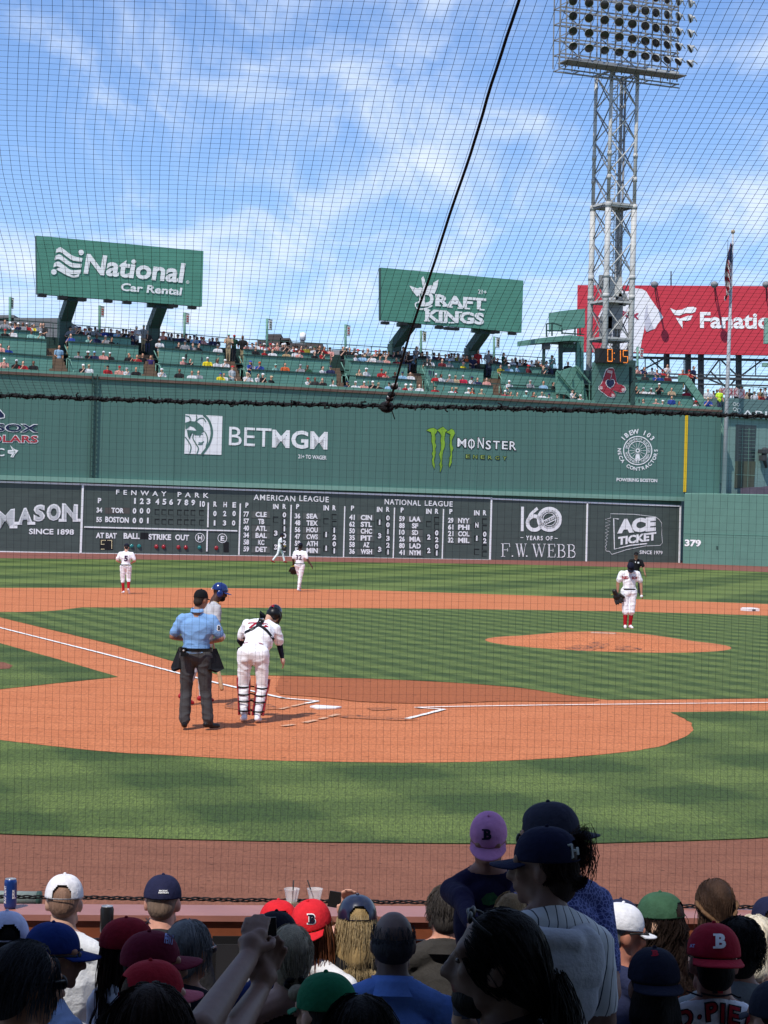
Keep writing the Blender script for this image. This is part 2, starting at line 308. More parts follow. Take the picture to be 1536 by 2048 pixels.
sheet('damp_dirt', curve([(560, 1353.6), (690, 1358), (800, 1362), (930, 1369), (1048, 1379), (1130, 1392), (1200, 1401.5)], 4) + curve([(1190, 1404), (1100, 1405), (1000, 1404), (900, 1408.5), (800, 1408), (720, 1405), (640, 1396), (560, 1390), (552, 1378)], 4), 0.018, m_damp, 0.04)  # patch of darker brown clay laid over the infield dirt
for i, pts in enumerate([[(672, 1434), (700, 1431), (740, 1435), (800, 1437), (838, 1441), (800, 1443), (740, 1440), (690, 1438)], [(735, 1418), (770, 1416), (792, 1420), (770, 1423), (745, 1423)], [(455, 1408), (500, 1405), (545, 1411), (560, 1420), (500, 1424), (450, 1418)]]):
    sheet('scuffed_dirt', pts, 0.017, dirt('scuffed_clay%d' % i, (0.42, 0.145, 0.062), (0.12, 0.062, 0.05), 26.0, 0.4, 9.0, 1.0, 0.50, 0.60), 0.05)
# mound
mc = gp(1215, 1288); MR = 3.0; mb = MB(); rings = [(0, .262), (.35, .262), (.8, .255), (1.3, .215), (1.8, .15), (2.3, .085), (2.75, .03), (3.0, .012), (3.06, .004)]
prof = []
mb.lathe([(r, z) for r, z in rings[::-1]], mc, None, 56)
tag(mb.build('pitching_mound', m_dirt), kind='structure')
for k, (x, y, rx, ry) in enumerate([(1165, 1283.5, .34, .5), (1198, 1282, .22, .4), (1252, 1285, .3, .3)]):
    c = gp(x, y, 0.2); mb = MB(); mb.poly([Vector((c.x + rx * math.cos(a) * (1 + .3 * math.sin(3 * a + k)), c.y + ry * math.sin(a), 0)) for a in [i * math.pi / 8 for i in range(16)]])
    V = []
    for v in mb.v:
        r = math.hypot(v[0] - mc.x, v[1] - mc.y); z = np.interp(r, [q[0] for q in rings], [q[1] for q in rings]); V.append((v[0], v[1], z + .006))
    mb.v = V; tag(mb.build('scuffed_dirt', MATS.get('scuffed_clay0') or bpy.data.materials['scuffed_clay0']), kind='structure')
o = MB().box(gp(1207, 1266, .27) + Vector((0, 0, .0)), (.61, .12, .022), (dh_, dg_, ZV)).build('pitching_rubber', mat('worn_rubber', (.50, .36, .28), .8, .3, 20)); tag(o, 'white pitching rubber set into the top of the clay mound', 'pitching rubber')
# chalk
def chalk(pts, wd, name, broken=False):
    mb = MB(); P = [gp(*p) for p in pts]
    for a, b in zip(P, P[1:]):
        d = (b - a); L = d.length; d.normalize(); n = Vector((-d.y, d.x, 0)); k = max(2, int(L / 0.12))
        for i in range(k):
            if broken and noise.noise(a.lerp(b, i / k) * 7) > 0.12: continue
            w0 = wd * (0.85 + .3 * noise.noise(a.lerp(b, i / k) * 9)); w1 = wd * (0.85 + .3 * noise.noise(a.lerp(b, (i + 1) / k) * 9))
            p, q = a.lerp(b, i / k), a.lerp(b, (i + 1) / k); z = Vector((0, 0, .024)); mb.quad(p - n * w0 / 2 + z, q - n * w1 / 2 + z, q + n * w1 / 2 + z, p + n * w0 / 2 + z)
    return tag(mb.build(name, m_chalk if not broken else mat('worn_chalk', (.58, .33, .21), .9, .3, 20)), kind='structure')
chalk([(-40, 1247), (0, 1257), (200, 1307.5), (365, 1350.5), (437, 1369), (552, 1395.5), (570, 1399)], .105, 'third_base_chalk_line')
chalk([(830, 1417.5), (892, 1415.8), (1100, 1412.5), (1536, 1407.5), (1700, 1405.5)], .095, 'first_base_chalk_line')
chalk([(560, 1398), (600, 1401.5), (636, 1404.5), (612, 1409)], .10, 'batters_box_chalk')
chalk([(830, 1417.5), (888, 1421), (850, 1431), (814, 1440)], .10, 'batters_box_chalk')
chalk([(565, 1455), (600, 1450), (640, 1441), (677, 1431)], .11, 'batters_box_chalk', True)
chalk([(612, 1409), (590, 1414), (560, 1421)], .09, 'batters_box_chalk', True)
hp = gp(647, 1417.5); a45 = (UX + VX).normalized(); b45 = (UX - VX).normalized()
mb = MB(); pl = [(-.0, -.245), (.215, -.03), (.215, .215), (-.215, .215), (-.215, -.03)]
mb.poly([hp + b45 * x + a45 * y + ZV * .012 for x, y in pl], ZV * .02); o = mb.build('home_plate', m_white); tag(o, 'white five sided home plate set in the clay between the batters boxes', 'home plate')
sb = gp(1500, 1222.5); t = thing('second_base', sb, 'white square second base bag on the infield dirt at the right', 'base')
mb = MB(); ax = (UX, VX, ZV); mb.box(sb + ZV * .06, (.46, .46, .09), ax); mb.box(sb + ZV * .112, (.40, .40, .014), ax); mb.build('bag', m_white, t)
mb = MB(); mb.box(sb + ZV * .02, (.2, .2, .06), ax); mb.box(sb - b45 * .0 - VX * .232 + ZV * .055, (.14, .006, .05), ax); mb.build('anchor', mat('dark_rubber', (.03, .03, .03)), t)
# ------------------------------------------------------------------ the tall left field wall
GRN = (0.082, 0.175, 0.148)
m_wall = mat('wall_green', GRN, 0.55, 0.07, 0.8, 0.10, 1.4, 0.35, stretch=(1.6, 1.6, 0.12))
m_ledge = mat('ledge_green', (0.20, 0.36, 0.29), 0.5, 0.06)
m_seat = mat('stand_green', (0.125, 0.285, 0.225), 0.55, 0.10, 1.2)
m_trim = mat('trim_green', (0.13, 0.28, 0.22), 0.5, 0.05)
m_dkg = mat('dark_green_steel', (0.035, 0.075, 0.065), 0.5, 0.08)
m_brown = mat('rust_beam', (0.14, 0.085, 0.065), 0.7, 0.2, 2)
m_board = mat('scoreboard_slate', (0.070, 0.092, 0.084), 0.6, 0.10, 1.5, stretch=(0.6, 0.6, 2.5))
m_plate = mat('name_plate_slate', (0.105, 0.118, 0.108), 0.6, 0.14, 2.0)
m_slot = mat('slot_black', (0.012, 0.014, 0.014), 0.7, 0)
m_wt = mat('sign_white', (0.86, 0.86, 0.87), 0.5, 0.05, 3)
m_black = mat('black_paint', (0.012, 0.012, 0.013), 0.5, 0)
m_navy = mat('sign_navy', (0.012, 0.020, 0.065), 0.5, 0)
m_red = mat('sign_red', (0.42, 0.030, 0.045), 0.5, 0.04)
m_yel = mat('pole_yellow', (0.75, 0.48, 0.02), 0.45, 0.05)
m_lime = mat('claw_green', (0.23, 0.42, 0.035), 0.5, 0.2, 0.8)
m_limed = mat('claw_dark', (0.012, 0.03, 0.008), 0.5, 0)
AXW = (UX, VX, ZV)
zlow = wp(500, 967.7)[1]; UL = -32.0; UR = wp(1441, 900)[0]; UE = wp(1364, 1060)[0]; ztop = 11.2
wall = thing('left_field_wall', W(20, 0), 'very tall green outfield wall running across the whole picture behind the scoreboard', 'wall')
mb = MB()
mb.box(W((UL + UR) / 2, (zlow + ztop) / 2, WV + .4), (UR - UL, .8, ztop - zlow), AXW)
mb.box(W((UL + UE) / 2, zlow / 2 - .05, WV + .75), (UE - UL, 1.1, zlow - .1), AXW)
mb.build('wall_panel', m_wall, wall)
MB().box(W((UL + UE) / 2, zlow - .10, WV - .10), (UE - UL, .30, .30), AXW).build('ledge', m_ledge, wall)
MB().box(W((UL + UR) / 2, ztop + .09, WV + .15), (UR - UL, .55, .17), AXW).build('top_beam', m_brown, wall)
MB().box(W((UL + UR) / 2, ztop + .275, WV + .30), (UR - UL, .62, .19), AXW).build('top_ledge', m_trim, wall)
mb = MB()
for k in range(0, 42): mb.box(W(UL + 2.2 * k + 1, (zlow + ztop) / 2, WV - .006), (.035, .012, ztop - zlow - .1), AXW)
mb.build('panel_seam', mat('seam_green', (0.075, 0.18, 0.15), .6, 0), wall)
# yellow home run line
mb = MB(); a, b = wp(1373, 828), wp(1369, 984); mb.box(W((a[0] + b[0]) / 2, (a[1] + b[1]) / 2, WV - .03), (.22, .06, a[1] - b[1]), AXW)
tag(mb.build('foul_line_stripe', m_yel), 'thin vertical yellow stripe near the right end of the tall green wall', 'home run line')
# ladder
lad = thing('wall_ladder', W(wp(183, 960)[0], 4.5), 'narrow dark green ladder fixed to the tall green wall on the left', 'ladder')
ul, ur = wp(181, 860)[0], wp(190.5, 860)[0]
for u in (ul, ur): MB().box(W(u, 8.0, WV - .18), (.07, .07, 7.0), AXW).build('rail', m_dkg, lad)
mb = MB()
for k in range(23): mb.box(W((ul + ur) / 2, 4.7 + .3 * k, WV - .18), (ur - ul, .045, .045), AXW)
for k in range(4): mb.box(W((ul + ur) / 2, 4.9 + 2 * k, WV - .09), (.05, .18, .05), AXW)
mb.build('rungs', m_dkg, lad)
# ---- painted advertisements on the wall
def ad(name, label): return name, label
def emblem(name, label, cat, layers, V=WV):
    """layers: list of (part name, mesh builder, materials)"""
    t = thing(name, layers[0][1].v[0], label, cat)
    for nm, mb, ms in layers: mb.build(nm, ms, t)
    return t
z5 = lambda x, y: (340 + x / 4.518, 800 + y / 4.518)
mb = MB(); wpoly(mb, [z5(138, 128), z5(473, 146), z5(463, 496), z5(128, 485)], WV, .03)
ln = MB()
def st(pts, w_, mbx=ln, V=WV, out=.045, f=z5): wline(mbx, [f(*p) for p in pts], w_, V, out)
st(curve([(300, 132), (345, 180), (372, 250), (375, 320), (350, 400), (315, 455), (285, 492)], 5), 5.0)
st(curve([(138, 142), (170, 150), (186, 178), (178, 205)], 4), 2.0); st(curve([(236, 138), (240, 165), (228, 200)], 4), 2.2)
st(curve([(240, 190), (262, 168), (300, 166), (322, 200)], 4), 2.2)
wpoly(ln, [z5(*p) for p in [(135, 205), (180, 190), (240, 195), (275, 225), (300, 250), (302, 268), (240, 275), (210, 245), (180, 235), (150, 262), (137, 262)]], WV, .045)
wpoly(ln, [z5(*p) for p in [(150, 270), (230, 278), (290, 268), (310, 280), (285, 300), (262, 320), (225, 318), (200, 300), (175, 350), (160, 330)]], WV, .045)
st(curve([(135, 335), (165, 375), (188, 425), (176, 483)], 5), 2.4); st(curve([(215, 300), (205, 345), (235, 400), (255, 440), (240, 487)], 5), 2.4)
st(curve([(175, 355), (190, 300), (225, 290)], 4), 2.0); st(curve([(298, 310), (275, 312), (265, 335)], 4), 1.6); st(curve([(305, 375), (280, 388), (255, 385)], 4), 2.4)
st(curve([(310, 285), (330, 320), (338, 370), (322, 425)], 5), 2.2); st(curve([(250, 400), (275, 402), (295, 395)], 4), 2.0)
tx = MB()
wtext(tx, 'BET', z5(530, 408), z5(912, 424), 37, WV, bold=0.002, space=1.0); wtext(tx, 'MGM', z5(920, 430), z5(1420, 450), 36.5, WV, bold=.03)
wtext(tx, '21+ TO WAGER', z5(1157, 527), z5(1413, 540), 8, WV, bold=.02)
emblem('betting_advertisement', 'white lion head square with wide white capitals painted on the green wall', 'advertisement', [('logo_square', mb, m_wt), ('lion_drawing', ln, m_wall), ('lettering', tx, m_wt)])
z6 = lambda x, y: (840 + x / 6.982, 830 + y / 6.982)
claws = [[(85, 215), (130, 190), (182, 180), (215, 195), (238, 215), (225, 245), (205, 270), (213, 330), (205, 380), (222, 430), (208, 470), (213, 520), (202, 590), (190, 640), (203, 700), (195, 752), (172, 690), (165, 620), (178, 580), (165, 540), (178, 500), (175, 430), (158, 370), (160, 290), (150, 240)],
         [(238, 212), (280, 185), (318, 166), (350, 195), (378, 215), (350, 240), (342, 290), (335, 340), (345, 400), (338, 450), (318, 500), (308, 560), (305, 620), (300, 700), (312, 690), (295, 760), (276, 800), (280, 730), (268, 690), (285, 640), (275, 590), (265, 550), (285, 500), (292, 420), (285, 350), (295, 290), (278, 250), (255, 228)],
         [(362, 240), (395, 222), (435, 192), (470, 215), (484, 255), (462, 300), (440, 350), (442, 420), (462, 465), (440, 520), (445, 570), (435, 640), (440, 660), (408, 735), (398, 690), (412, 640), (408, 600), (425, 560), (420, 480), (412, 420), (418, 360), (412, 310), (425, 275), (395, 255)]]
c1, c2 = MB(), MB()
for P in claws:
    wpoly(c2, [z6(*p) for p in P], WV, .045); wline(c1, [z6(*p) for p in P], 1.7, WV, .03, close=True)
mon = [('claw_marks', c2, m_lime), ('claw_outline', c1, m_limed)]
def letter2(ch, a, b, h, a2, b2, h2, bo, bi, mo, mi_):
    o, i_ = MB(), MB(); wtext(o, ch, a, b, h, WV, bold=bo); wtext(i_, ch, a2, b2, h2, WV, bold=bi, out=.045); mon.extend([('letter_outline', o, mo), ('letter', i_, mi_)]); return i_
m_clt = mat('claw_text', (.32, .42, .10), .5, 0)
for ch, a, b, h in [('M', (518, 440), (640, 455), 17), ('O', (665, 465), (760, 470), 19), ('N', (800, 460), (885, 468), 21), ('S', (912, 480), (985, 482), 18), ('T', (1015, 472), (1110, 476), 16), ('E', (1140, 476), (1220, 480), 16), ('R', (1245, 484), (1340, 492), 17)]:
    i_ = letter2(ch, z6(a[0] - 9, a[1] + 9), z6(b[0] + 9, b[1] + 9), h + 2.6, z6(*a), z6(*b), h, .06, .012, m_black, m_wt)
    if ch == 'O': wline(i_, [z6(712, 330), z6(715, 480)], 2.0, WV, .046)
for i, ch in enumerate('ENERGY'):
    x = 638 + i * 103; y = 600 + i * 5; letter2(ch, z6(x - 8, y + 8), z6(x + 62, y + 11), 9, z6(x, y), z6(x + 52, y + 3), 6.8, .06, .0, m_limed, m_clt)
emblem('energy_drink_advertisement', 'three lime green claw slashes beside jagged white lettering on the green wall', 'advertisement', mon)
# ring emblem of the electricians
z3 = lambda x, y: (1016 + x / 2.954, 440 + y / 2.954)
C0 = z3(765, 1362); ring = MB(); lt = MB()
def arc_text(mbx, s, cx, cy, r, a0, a1, h, out=.03, bold=.02, inward=False):
    """letters along an arc, pixel centre and radius; angles in degrees clockwise from the top"""
    n = len(s)
    for i, ch in enumerate(s):
        if ch == ' ': continue
        a = rad(a0 + (a1 - a0) * (i / (n - 1))); g = text_geo(ch, bold); sc = h / 0.73; wd = g[2] * sc
        t_ = Vector((math.cos(a), math.sin(a))); r_ = Vector((math.sin(a), -math.cos(a)))
        if inward: t_, r_ = -t_, -r_
        o_ = Vector((cx, cy)) + Vector((math.sin(a), -math.cos(a))) * r - t_ * wd / 2 - (r_ * h if inward else Vector((0, 0)))
        vs = []
        for x, y in g[0]: q = o_ + t_ * (x * sc) + r_ * (y * sc); vs.append(WP(q.x, q.y, WV) - VX * out)
        mbx.add(vs, g[1])
def pring(mbx, cx, cy, r0, r1, V=WV, out=.03, n=40):
    P = [[WP(cx + r * math.cos(i * 2 * math.pi / n), cy + r * math.sin(i * 2 * math.pi / n), V) - VX * out for i in range(n)] for r in (r0, r1)]
    for i in range(n): j = (i + 1) % n; mbx.quad(P[0][i], P[0][j], P[1][j], P[1][i])
pring(ring, *C0, 27.2, 29.2); pring(ring, *C0, 17.8, 19.3); pring(ring, *C0, 2.2, 4.2)
for k in range(14):
    a = k * 2 * math.pi / 14; wline(ring, [(C0[0] + 4.6 * math.cos(a), C0[1] + 4.6 * math.sin(a)), (C0[0] + 17 * math.cos(a), C0[1] + 17 * math.sin(a))], .7, WV)
wpoly(ring, [z3(*p) for p in [(748, 1420), (755, 1382), (775, 1382), (780, 1420), (770, 1424), (766, 1405), (762, 1424)]], WV)
arc_text(lt, 'IBEW 103', *C0, 33, -50, 50, 9.5, bold=.03); arc_text(lt, 'NECA CONTRACTORS', *C0, 33, 272, 90, 7.2, bold=.03, inward=True)
arc_text(lt, 'BROTHERHOOD OF ELECTRICAL WORKERS INTERNATIONAL', *C0, 20.6, -75, 262, 5.0, bold=.0)
wtext(lt, 'POWERING BOSTON', (960 + 727 / 2.667, 940 + 60 / 2.667), (960 + 944 / 2.667, 940 + 66 / 2.667), 7, WV, bold=.03)
emblem('electricians_emblem', 'round white emblem ringed by lettering near the yellow stripe on the green wall', 'emblem', [('emblem_ring', ring, m_wt), ('lettering', lt, m_wt)])
z1 = lambda x, y: (x / 2.954, 440 + y / 2.954)
a1, a2, a3, a4 = MB(), MB(), MB(), MB()
for s_, a, b, h, top in [('RED SOX', (-290, 1240), (222, 1253), 15, a2), ('SCHOLARS', (-250, 1308), (221, 1316), 14, a3)]:
    wtext(a1, s_, z1(a[0] - 5, a[1] + 5), z1(b[0] + 5, b[1] + 5), h + 3, WV, bold=.05); wtext(top, s_, z1(*a), z1(*b), h, WV, bold=.02, out=.045)
wtext(a1, 'C', z1(-24, 1394), z1(25, 1396), 16, WV)
wpoly(a1, [z1(*p) for p in [(58, 1330), (82, 1352), (108, 1362), (88, 1385), (78, 1403), (60, 1400), (70, 1385), (44, 1378), (44, 1360), (72, 1358)]], WV)
wline(a4, [z1(50, 1370), z1(90, 1368)], .7, WV, .045); wline(a4, [z1(72, 1345), z1(88, 1372), z1(70, 1398)], .7, WV, .045)
wpoly(a1, [z1(*p) for p in [(-45, 1115), (0, 1118), (28, 1150), (28, 1170), (0, 1176), (-45, 1160)]], WV); wpoly(a2, [z1(*p) for p in [(-42, 1122), (-2, 1124), (22, 1150), (22, 1164), (0, 1168), (-42, 1152)]], WV, .045)
emblem('scholars_advertisement', 'navy and red lettering outlined white at the left end of the green wall', 'advertisement', [('lettering_outline', a1, m_wt), ('upper_lettering', a2, m_navy), ('lower_lettering', a3, m_red), ('fold_lines', a4, m_wall)])
# ------------------------------------------------------------------ scoreboard
s5 = lambda x, y: (x / 3.072, 940 + y / 3.072)
s6 = lambda x, y: (470 + x / 2.898, 940 + y / 2.898)
s7 = lambda x, y: (960 + x / 2.667, 940 + y / 2.667)
VB = WV - .06
def board(name, label, cat, q):
    t = thing(name, WP(*q[3], WV), label, cat); mb = MB(); wbox(mb, q, VB, WV + .18); mb.build('panel', m_board, t); return t
def frame(t, segs):
    for a, b, w_ in segs: mb = MB(); wline(mb, [a, b], w_, VB, .05); P = [Vector(v) for v in mb.v]; m2 = MB(); m2.hexa([P[0] + VX * .05, P[1] + VX * .05, P[2] + VX * .05, P[3] + VX * .05, P[0], P[1], P[2], P[3]]); m2.build('frame', m_wt, t, True)
sbd = board('manual_scoreboard', 'dark green hand operated scoreboard with innings and league scores in white', 'scoreboard', [(164, 968), (981, 996), (980, 1121), (161, 1107)])
frame(sbd, [((160, 968.5), (984, 996.5), 3.4), ((160, 1107), (982, 1120.5), 3), ((165.5, 970), (161, 1107), 4), ((982.5, 997), (979.5, 1121), 4), (s5(517, 350), s5(1457, 374), 2.6), (s5(1279, 200), s5(1276, 352), 2.6), (s5(1273, 372), s5(1270, 500), 2.6),
            (s5(1476, 205), s5(1467, 522), 2.6), (s6(325, 202), s6(318, 500), 2.4), (s6(636, 210), s6(628, 508), 2.2), (s6(924, 218), s6(916, 517), 2.2), (s6(1208, 226), s6(1200, 521), 2.2)])
T = MB()
def btx(s, a, b, h, k):
    mb = MB(); wtext(mb, s, a, b, h, VB, **{**dict(bold=.042), **k}); mb.build('number' if s.isdigit() else 'heading_letter' if len(s) == 1 else 'lettering', m_wt, sbd)
def tx5(s, x0, y0, x1, y1, h, **k): btx(s, s5(x0, y0), s5(x1, y1), h / 3.072, k)
def tx6(s, x0, y0, x1, y1, h, **k): btx(s, s6(x0, y0), s6(x1, y1), h / 2.898, k)
tx5('FENWAY', 712, 150, 1022, 162, 30, space=1.9, bold=.02); tx5('PARK', 1090, 165, 1281, 172, 30, space=1.9, bold=.02)
tx5('P', 600, 203, 622, 204, 32)
for i, x in enumerate([828, 870, 911, 966, 1009, 1050, 1101, 1144, 1186]): d = 5 if i == 0 else 12; tx5(str(i + 1), x - d, 208 + i * 1.3, x + d, 208 + i * 1.3, 36)
tx5('10', 1226, 226, 1258, 227, 36)
for ch, x, y in [('R', 1321, 226), ('H', 1382, 229), ('E', 1438, 231)]: tx5(ch, x - 11, y, x + 11, y, 33)
tx5('34', 592, 262, 627, 263, 32); tx5('TOR', 683, 263, 760, 266, 32); tx5('55', 590, 320, 625, 321, 32); tx5('BOSTON', 645, 321, 790, 327, 36, bold=.04)
for x in (825, 868, 910): tx5('0', x - 11, 268, x + 11, 268, 35)
for ch, x in (('0', 824), ('0', 866), ('1', 907)): d = 5 if ch == '1' else 11; tx5(ch, x - d, 328, x + d, 328, 35)
for ch, x in (('0', 1319), ('2', 1379), ('0', 1437)): tx5(ch, x - 10, 284, x + 10, 284, 33)
for ch, x in (('1', 1317), ('3', 1378), ('0', 1434)): d = 5 if ch == '1' else 10; tx5(ch, x - d, 342, x + d, 342, 33)
tx5('AT BAT', 588, 418, 716, 421, 34, bold=.04); tx5('BALL', 758, 422, 858, 424, 36, bold=.04); tx5('STRIKE', 912, 428, 1050, 431, 36, bold=.04); tx5('OUT', 1075, 431, 1160, 434, 36, bold=.04)
tx5('H', 1214, 432, 1241, 433, 32); tx5('E', 1354, 436, 1377, 437, 32)
for c in ((1227, 416), (1365, 419)): cx, cy = s5(*c); mb = MB(); pring(mb, cx, cy, 8.2, 9.4, VB); mb.build('letter_ring', m_wt, sbd)
tx6('AMERICAN', 107, 174, 348, 183, 33, bold=.015, space=1.15); tx6('LEAGUE', 372, 180, 542, 188, 33, bold=.015, space=1.15); tx6('NATIONAL', 866, 199, 1075, 208, 32, bold=.015, space=1.15); tx6('LEAGUE', 1098, 207, 1260, 213, 31, bold=.015, space=1.15)
cols = [(68, 218, 64, 95, 202, 235, 285, 272, 40.4, ['77 CLE 0', '57 TB 1', '40 ATL 1', '34 BAL 0', '58 KC 2', '59 DET 0'], '-33'), (362, 226, 361, 392, 495, 527, 574, 282, 39.7, ['36 SEA -', '48 TEX -', '56 HOU 1', '47 CWS 2', '59 ATH 0', '51 MIN 1'], '-11'),
        (680, 235, 677, 708, 808, 837, 885, 290, 39.4, ['41 CIN 0', '62 STL 0', '50 CHC 1', '35 PIT 3', '58 AZ 2', '36 WSH 1'], '133'), (968, 246, 966, 993, 1087, 1122, 1168, 299, 38.8, ['59 LAA -', '88 SF -', '10 SD 0', '26 MIA 2', '80 LAD 0', '41 NYM 1'], '-22'),
        (1250, 255, 1249, 1275, 1370, 1400, 1446, 308, 38.0, ['29 NYY -', '61 PHI -', '21 COL 0', '32 MIL 2', '- - -', '- - -'], 'N1-')]
def tile(x, y, w_, h_, f=s6): mb = MB(); wpoly(mb, [f(x - w_ / 2, y - h_), f(x + w_ / 2, y - h_ + 1), f(x + w_ / 2, y + 1), f(x - w_ / 2, y)], VB, .012); return mb
def slot(x, y, w_, h_, f=s6):            # flat window, recess shade painted as dark top and left edges
    mb = MB(); wpoly(mb, [f(x - w_ / 2, y - h_), f(x + w_ / 2, y - h_ + 1), f(x + w_ / 2, y - h_ + 7), f(x - w_ / 2, y - h_ + 6)], VB, .012); wpoly(mb, [f(x - w_ / 2, y - h_ + 6), f(x - w_ / 2 + 4, y - h_ + 6), f(x - w_ / 2 + 4, y), f(x - w_ / 2, y)], VB, .012)
    wpoly(mb, [f(x - w_ / 2 + 4, y - 2), f(x + w_ / 2, y - 1), f(x + w_ / 2, y + 1), f(x - w_ / 2 + 4, y)], VB, .012); mb.build('score_slot', m_slot, sbd)
for (xp, yp, xn, p0, p1, xi, xr, b0, dy, rows, inn) in cols:
    tx6('P', xp - 9, yp, xp + 9, yp, 29); tx6('IN', xi - 16, yp + 8, xi + 16, yp + 9, 30); tx6('R', xr - 10, yp + 7, xr + 10, yp + 8, 29)
    for i, rw in enumerate(rows):
        n_, tm, r_ = rw.split(); y = b0 + dy * i
        slot(xr, y + 5, 28, 33)
        if n_ != '-':
            tx6(n_, xn - 16, y - 1, xn + 16, y, 31); wd = {2: 18, 3: 33}[len(tm)]; xc = (p0 + p1) / 2 + 2; tx6(tm, xc - wd, y, xc + wd, y + 1.5, 30)
            pm = tile((p0 + p1) / 2, y + 5, p1 - p0, 38); pm.build('name_plate', m_plate if (i * 7 + xp) % 3 else m_board, sbd)
            mb = MB(); wpoly(mb, [s6(p0, y + 5), s6(p1, y + 7), s6(p1, y + 9), s6(p0, y + 7)], VB, .014); mb.build('plate_ledge', m_slot, sbd)
        if r_ != '-': d = 4 if r_ == '1' else 10; tx6(r_, xr - d, y + 3, xr + d, y + 3, 30)
    for k, ch in enumerate(inn):
        y = b0 + dy * (2 * k + .62); slot(xi, y + 6, 30, 34)
        if ch != '-': d = 4 if ch == '1' else 10; tx6(ch, xi - d, y + 3, xi + d, y + 3, 30)
for x in (965, 1007, 1048, 1103, 1145, 1186, 1238):
    for y in (274 + (x - 965) * .02, 333 + (x - 965) * .02): slot(x, y, 29, 34, s5)
tile(721, 268, 152, 37, s5).build('name_plate', mat('plate_brown', (.095, .085, .078), .6, .1), sbd)
for x, y, w_, h_ in [(886, 424, 48, 40), (654, 490, 83, 66), (1389, 505, 33, 64)]: tile(x, y, w_, h_, s5).build('dark_display', m_black, sbd)
mb = MB()
for x, y in [(622 + 8 * i, 432) for i in range(4)] + [(662 + 8 * i, 432) for i in range(4)] + [(686, 440 + 8 * i) for i in range(6)] + [(622, 440 + 8 * i) for i in range(2)] + [(622 + 8 * i, 456) for i in range(3)] + [(622 + 8 * i, 486) for i in range(3)]:
    wpoly(mb, [s5(x - 2, y - 2), s5(x + 2, y - 2), s5(x + 2, y + 2), s5(x - 2, y + 2)], VB, .02)
mb.build('lamp_dots', mat('warm_bulb', (.8, .7, .45), .4, 0, emit=((1, .85, .5), .5)), sbd)
for x, y, c in [(808, 468, 't'), (854, 469, 't'), (960, 471, 'r'), (1005, 472, 'r'), (1096, 475, 'r'), (1141, 476, 'r'), (1225, 477, 't'), (1329, 479, 'r')]:
    mb = MB(); mb.ell(WP(*s5(x, y), VB), (.145, .10, .145)); mb.build('signal_lamp', mat('lamp_teal', (.01, .16, .16), .15, 0, spec=.6) if c == 't' else mat('lamp_red', (.28, .012, .02), .15, 0, spec=.6), sbd)
# neighbouring advertising panels
mas = board('shipping_advertisement', 'dark panel with big tilted white letters and the year 1898 left of the scoreboard', 'advertisement', [(-70, 961), (163, 969), (160, 1107), (-70, 1102)])
frame(mas, [((-70, 961.5), (162, 968.5), 3.4), ((-70, 1102), (160, 1107), 3)])
T, T2 = MB(), MB()
for ch, a, b, h in [('M', (-28, 362), (88, 342), 106), ('A', (105, 338), (198, 322), 98), ('S', (204, 318), (275, 312), 103), ('O', (284, 312), (372, 311), 104), ('N', (378, 308), (476, 315), 104)]:
    wtext(T, ch, s5(*a), s5(*b), h / 3.072, VB, bold=.05)
    wtext(T2, ch, s5(a[0] + 12, a[1] - 9), s5(b[0] - 12, b[1] - 9), (h - 18) / 3.072, VB, bold=.035, out=.045)
    if ch in 'MAN':
        for x in (a[0] + 6, b[0] - 6): wpoly(T, [s5(x - 24, (a[1] + b[1]) / 2 - 12), s5(x + 24, (a[1] + b[1]) / 2 - 12), s5(x + 24, (a[1] + b[1]) / 2 + 6), s5(x - 24, (a[1] + b[1]) / 2 + 6)], VB, .028)
wtext(T, 'SINCE 1898', s5(177, 395), s5(453, 399), 11.5, VB, bold=.03)
T.build('lettering', m_wt, mas); T2.build('lettering_fill', mat('sign_pale', (.55, .57, .58), .5, .1), mas)
web = board('plumbing_advertisement', 'dark panel with a big white 160 just right of the scoreboard', 'advertisement', [(984, 998), (1173, 1005), (1172, 1124), (980, 1122)])
frame(web, [((982, 997.5), (1173, 1005), 3.2), ((1174.5, 1004), (1172, 1124), 3.6)])
T = MB()
wline(T, [s7(226, 196), s7(224, 326)], 7, VB); wline(T, [s7(*p) for p in curve([(306, 204), (268, 240), (253, 285)], 4)], 7, VB)
cx, cy = s7(289, 283); pring(T, cx, cy, 10, 17.5, VB); cx, cy = s7(369, 263); pring(T, cx, cy, 15.5, 19.5, VB); cx, cy = s7(369, 263); pring(T, cx, cy, 15.3, 25, VB); pring(T, cx, cy, 12.2, 13.4, VB)
wline(T, [s7(338, 272), s7(400, 240)], 2.2, VB); wline(T, [s7(342, 292), s7(406, 262)], 2.2, VB); wtext(T, 'WEBB', s7(344, 286), s7(398, 258), 6, VB)
wtext(T, 'YEARS OF', s7(243, 374), s7(386, 376), 9, VB, space=1.3, bold=.03); wline(T, [s7(215, 360), s7(230, 361)], 1.4, VB); wline(T, [s7(397, 364), s7(413, 365)], 1.4, VB)
def serif(mbx, f, strokes, x0, x1, y, h, V, out=.03):
    for thick, pts in strokes: wline(mbx, [f(x0 + (x1 - x0) * px, y - h * pz) for px, pz in pts], thick, V, out)
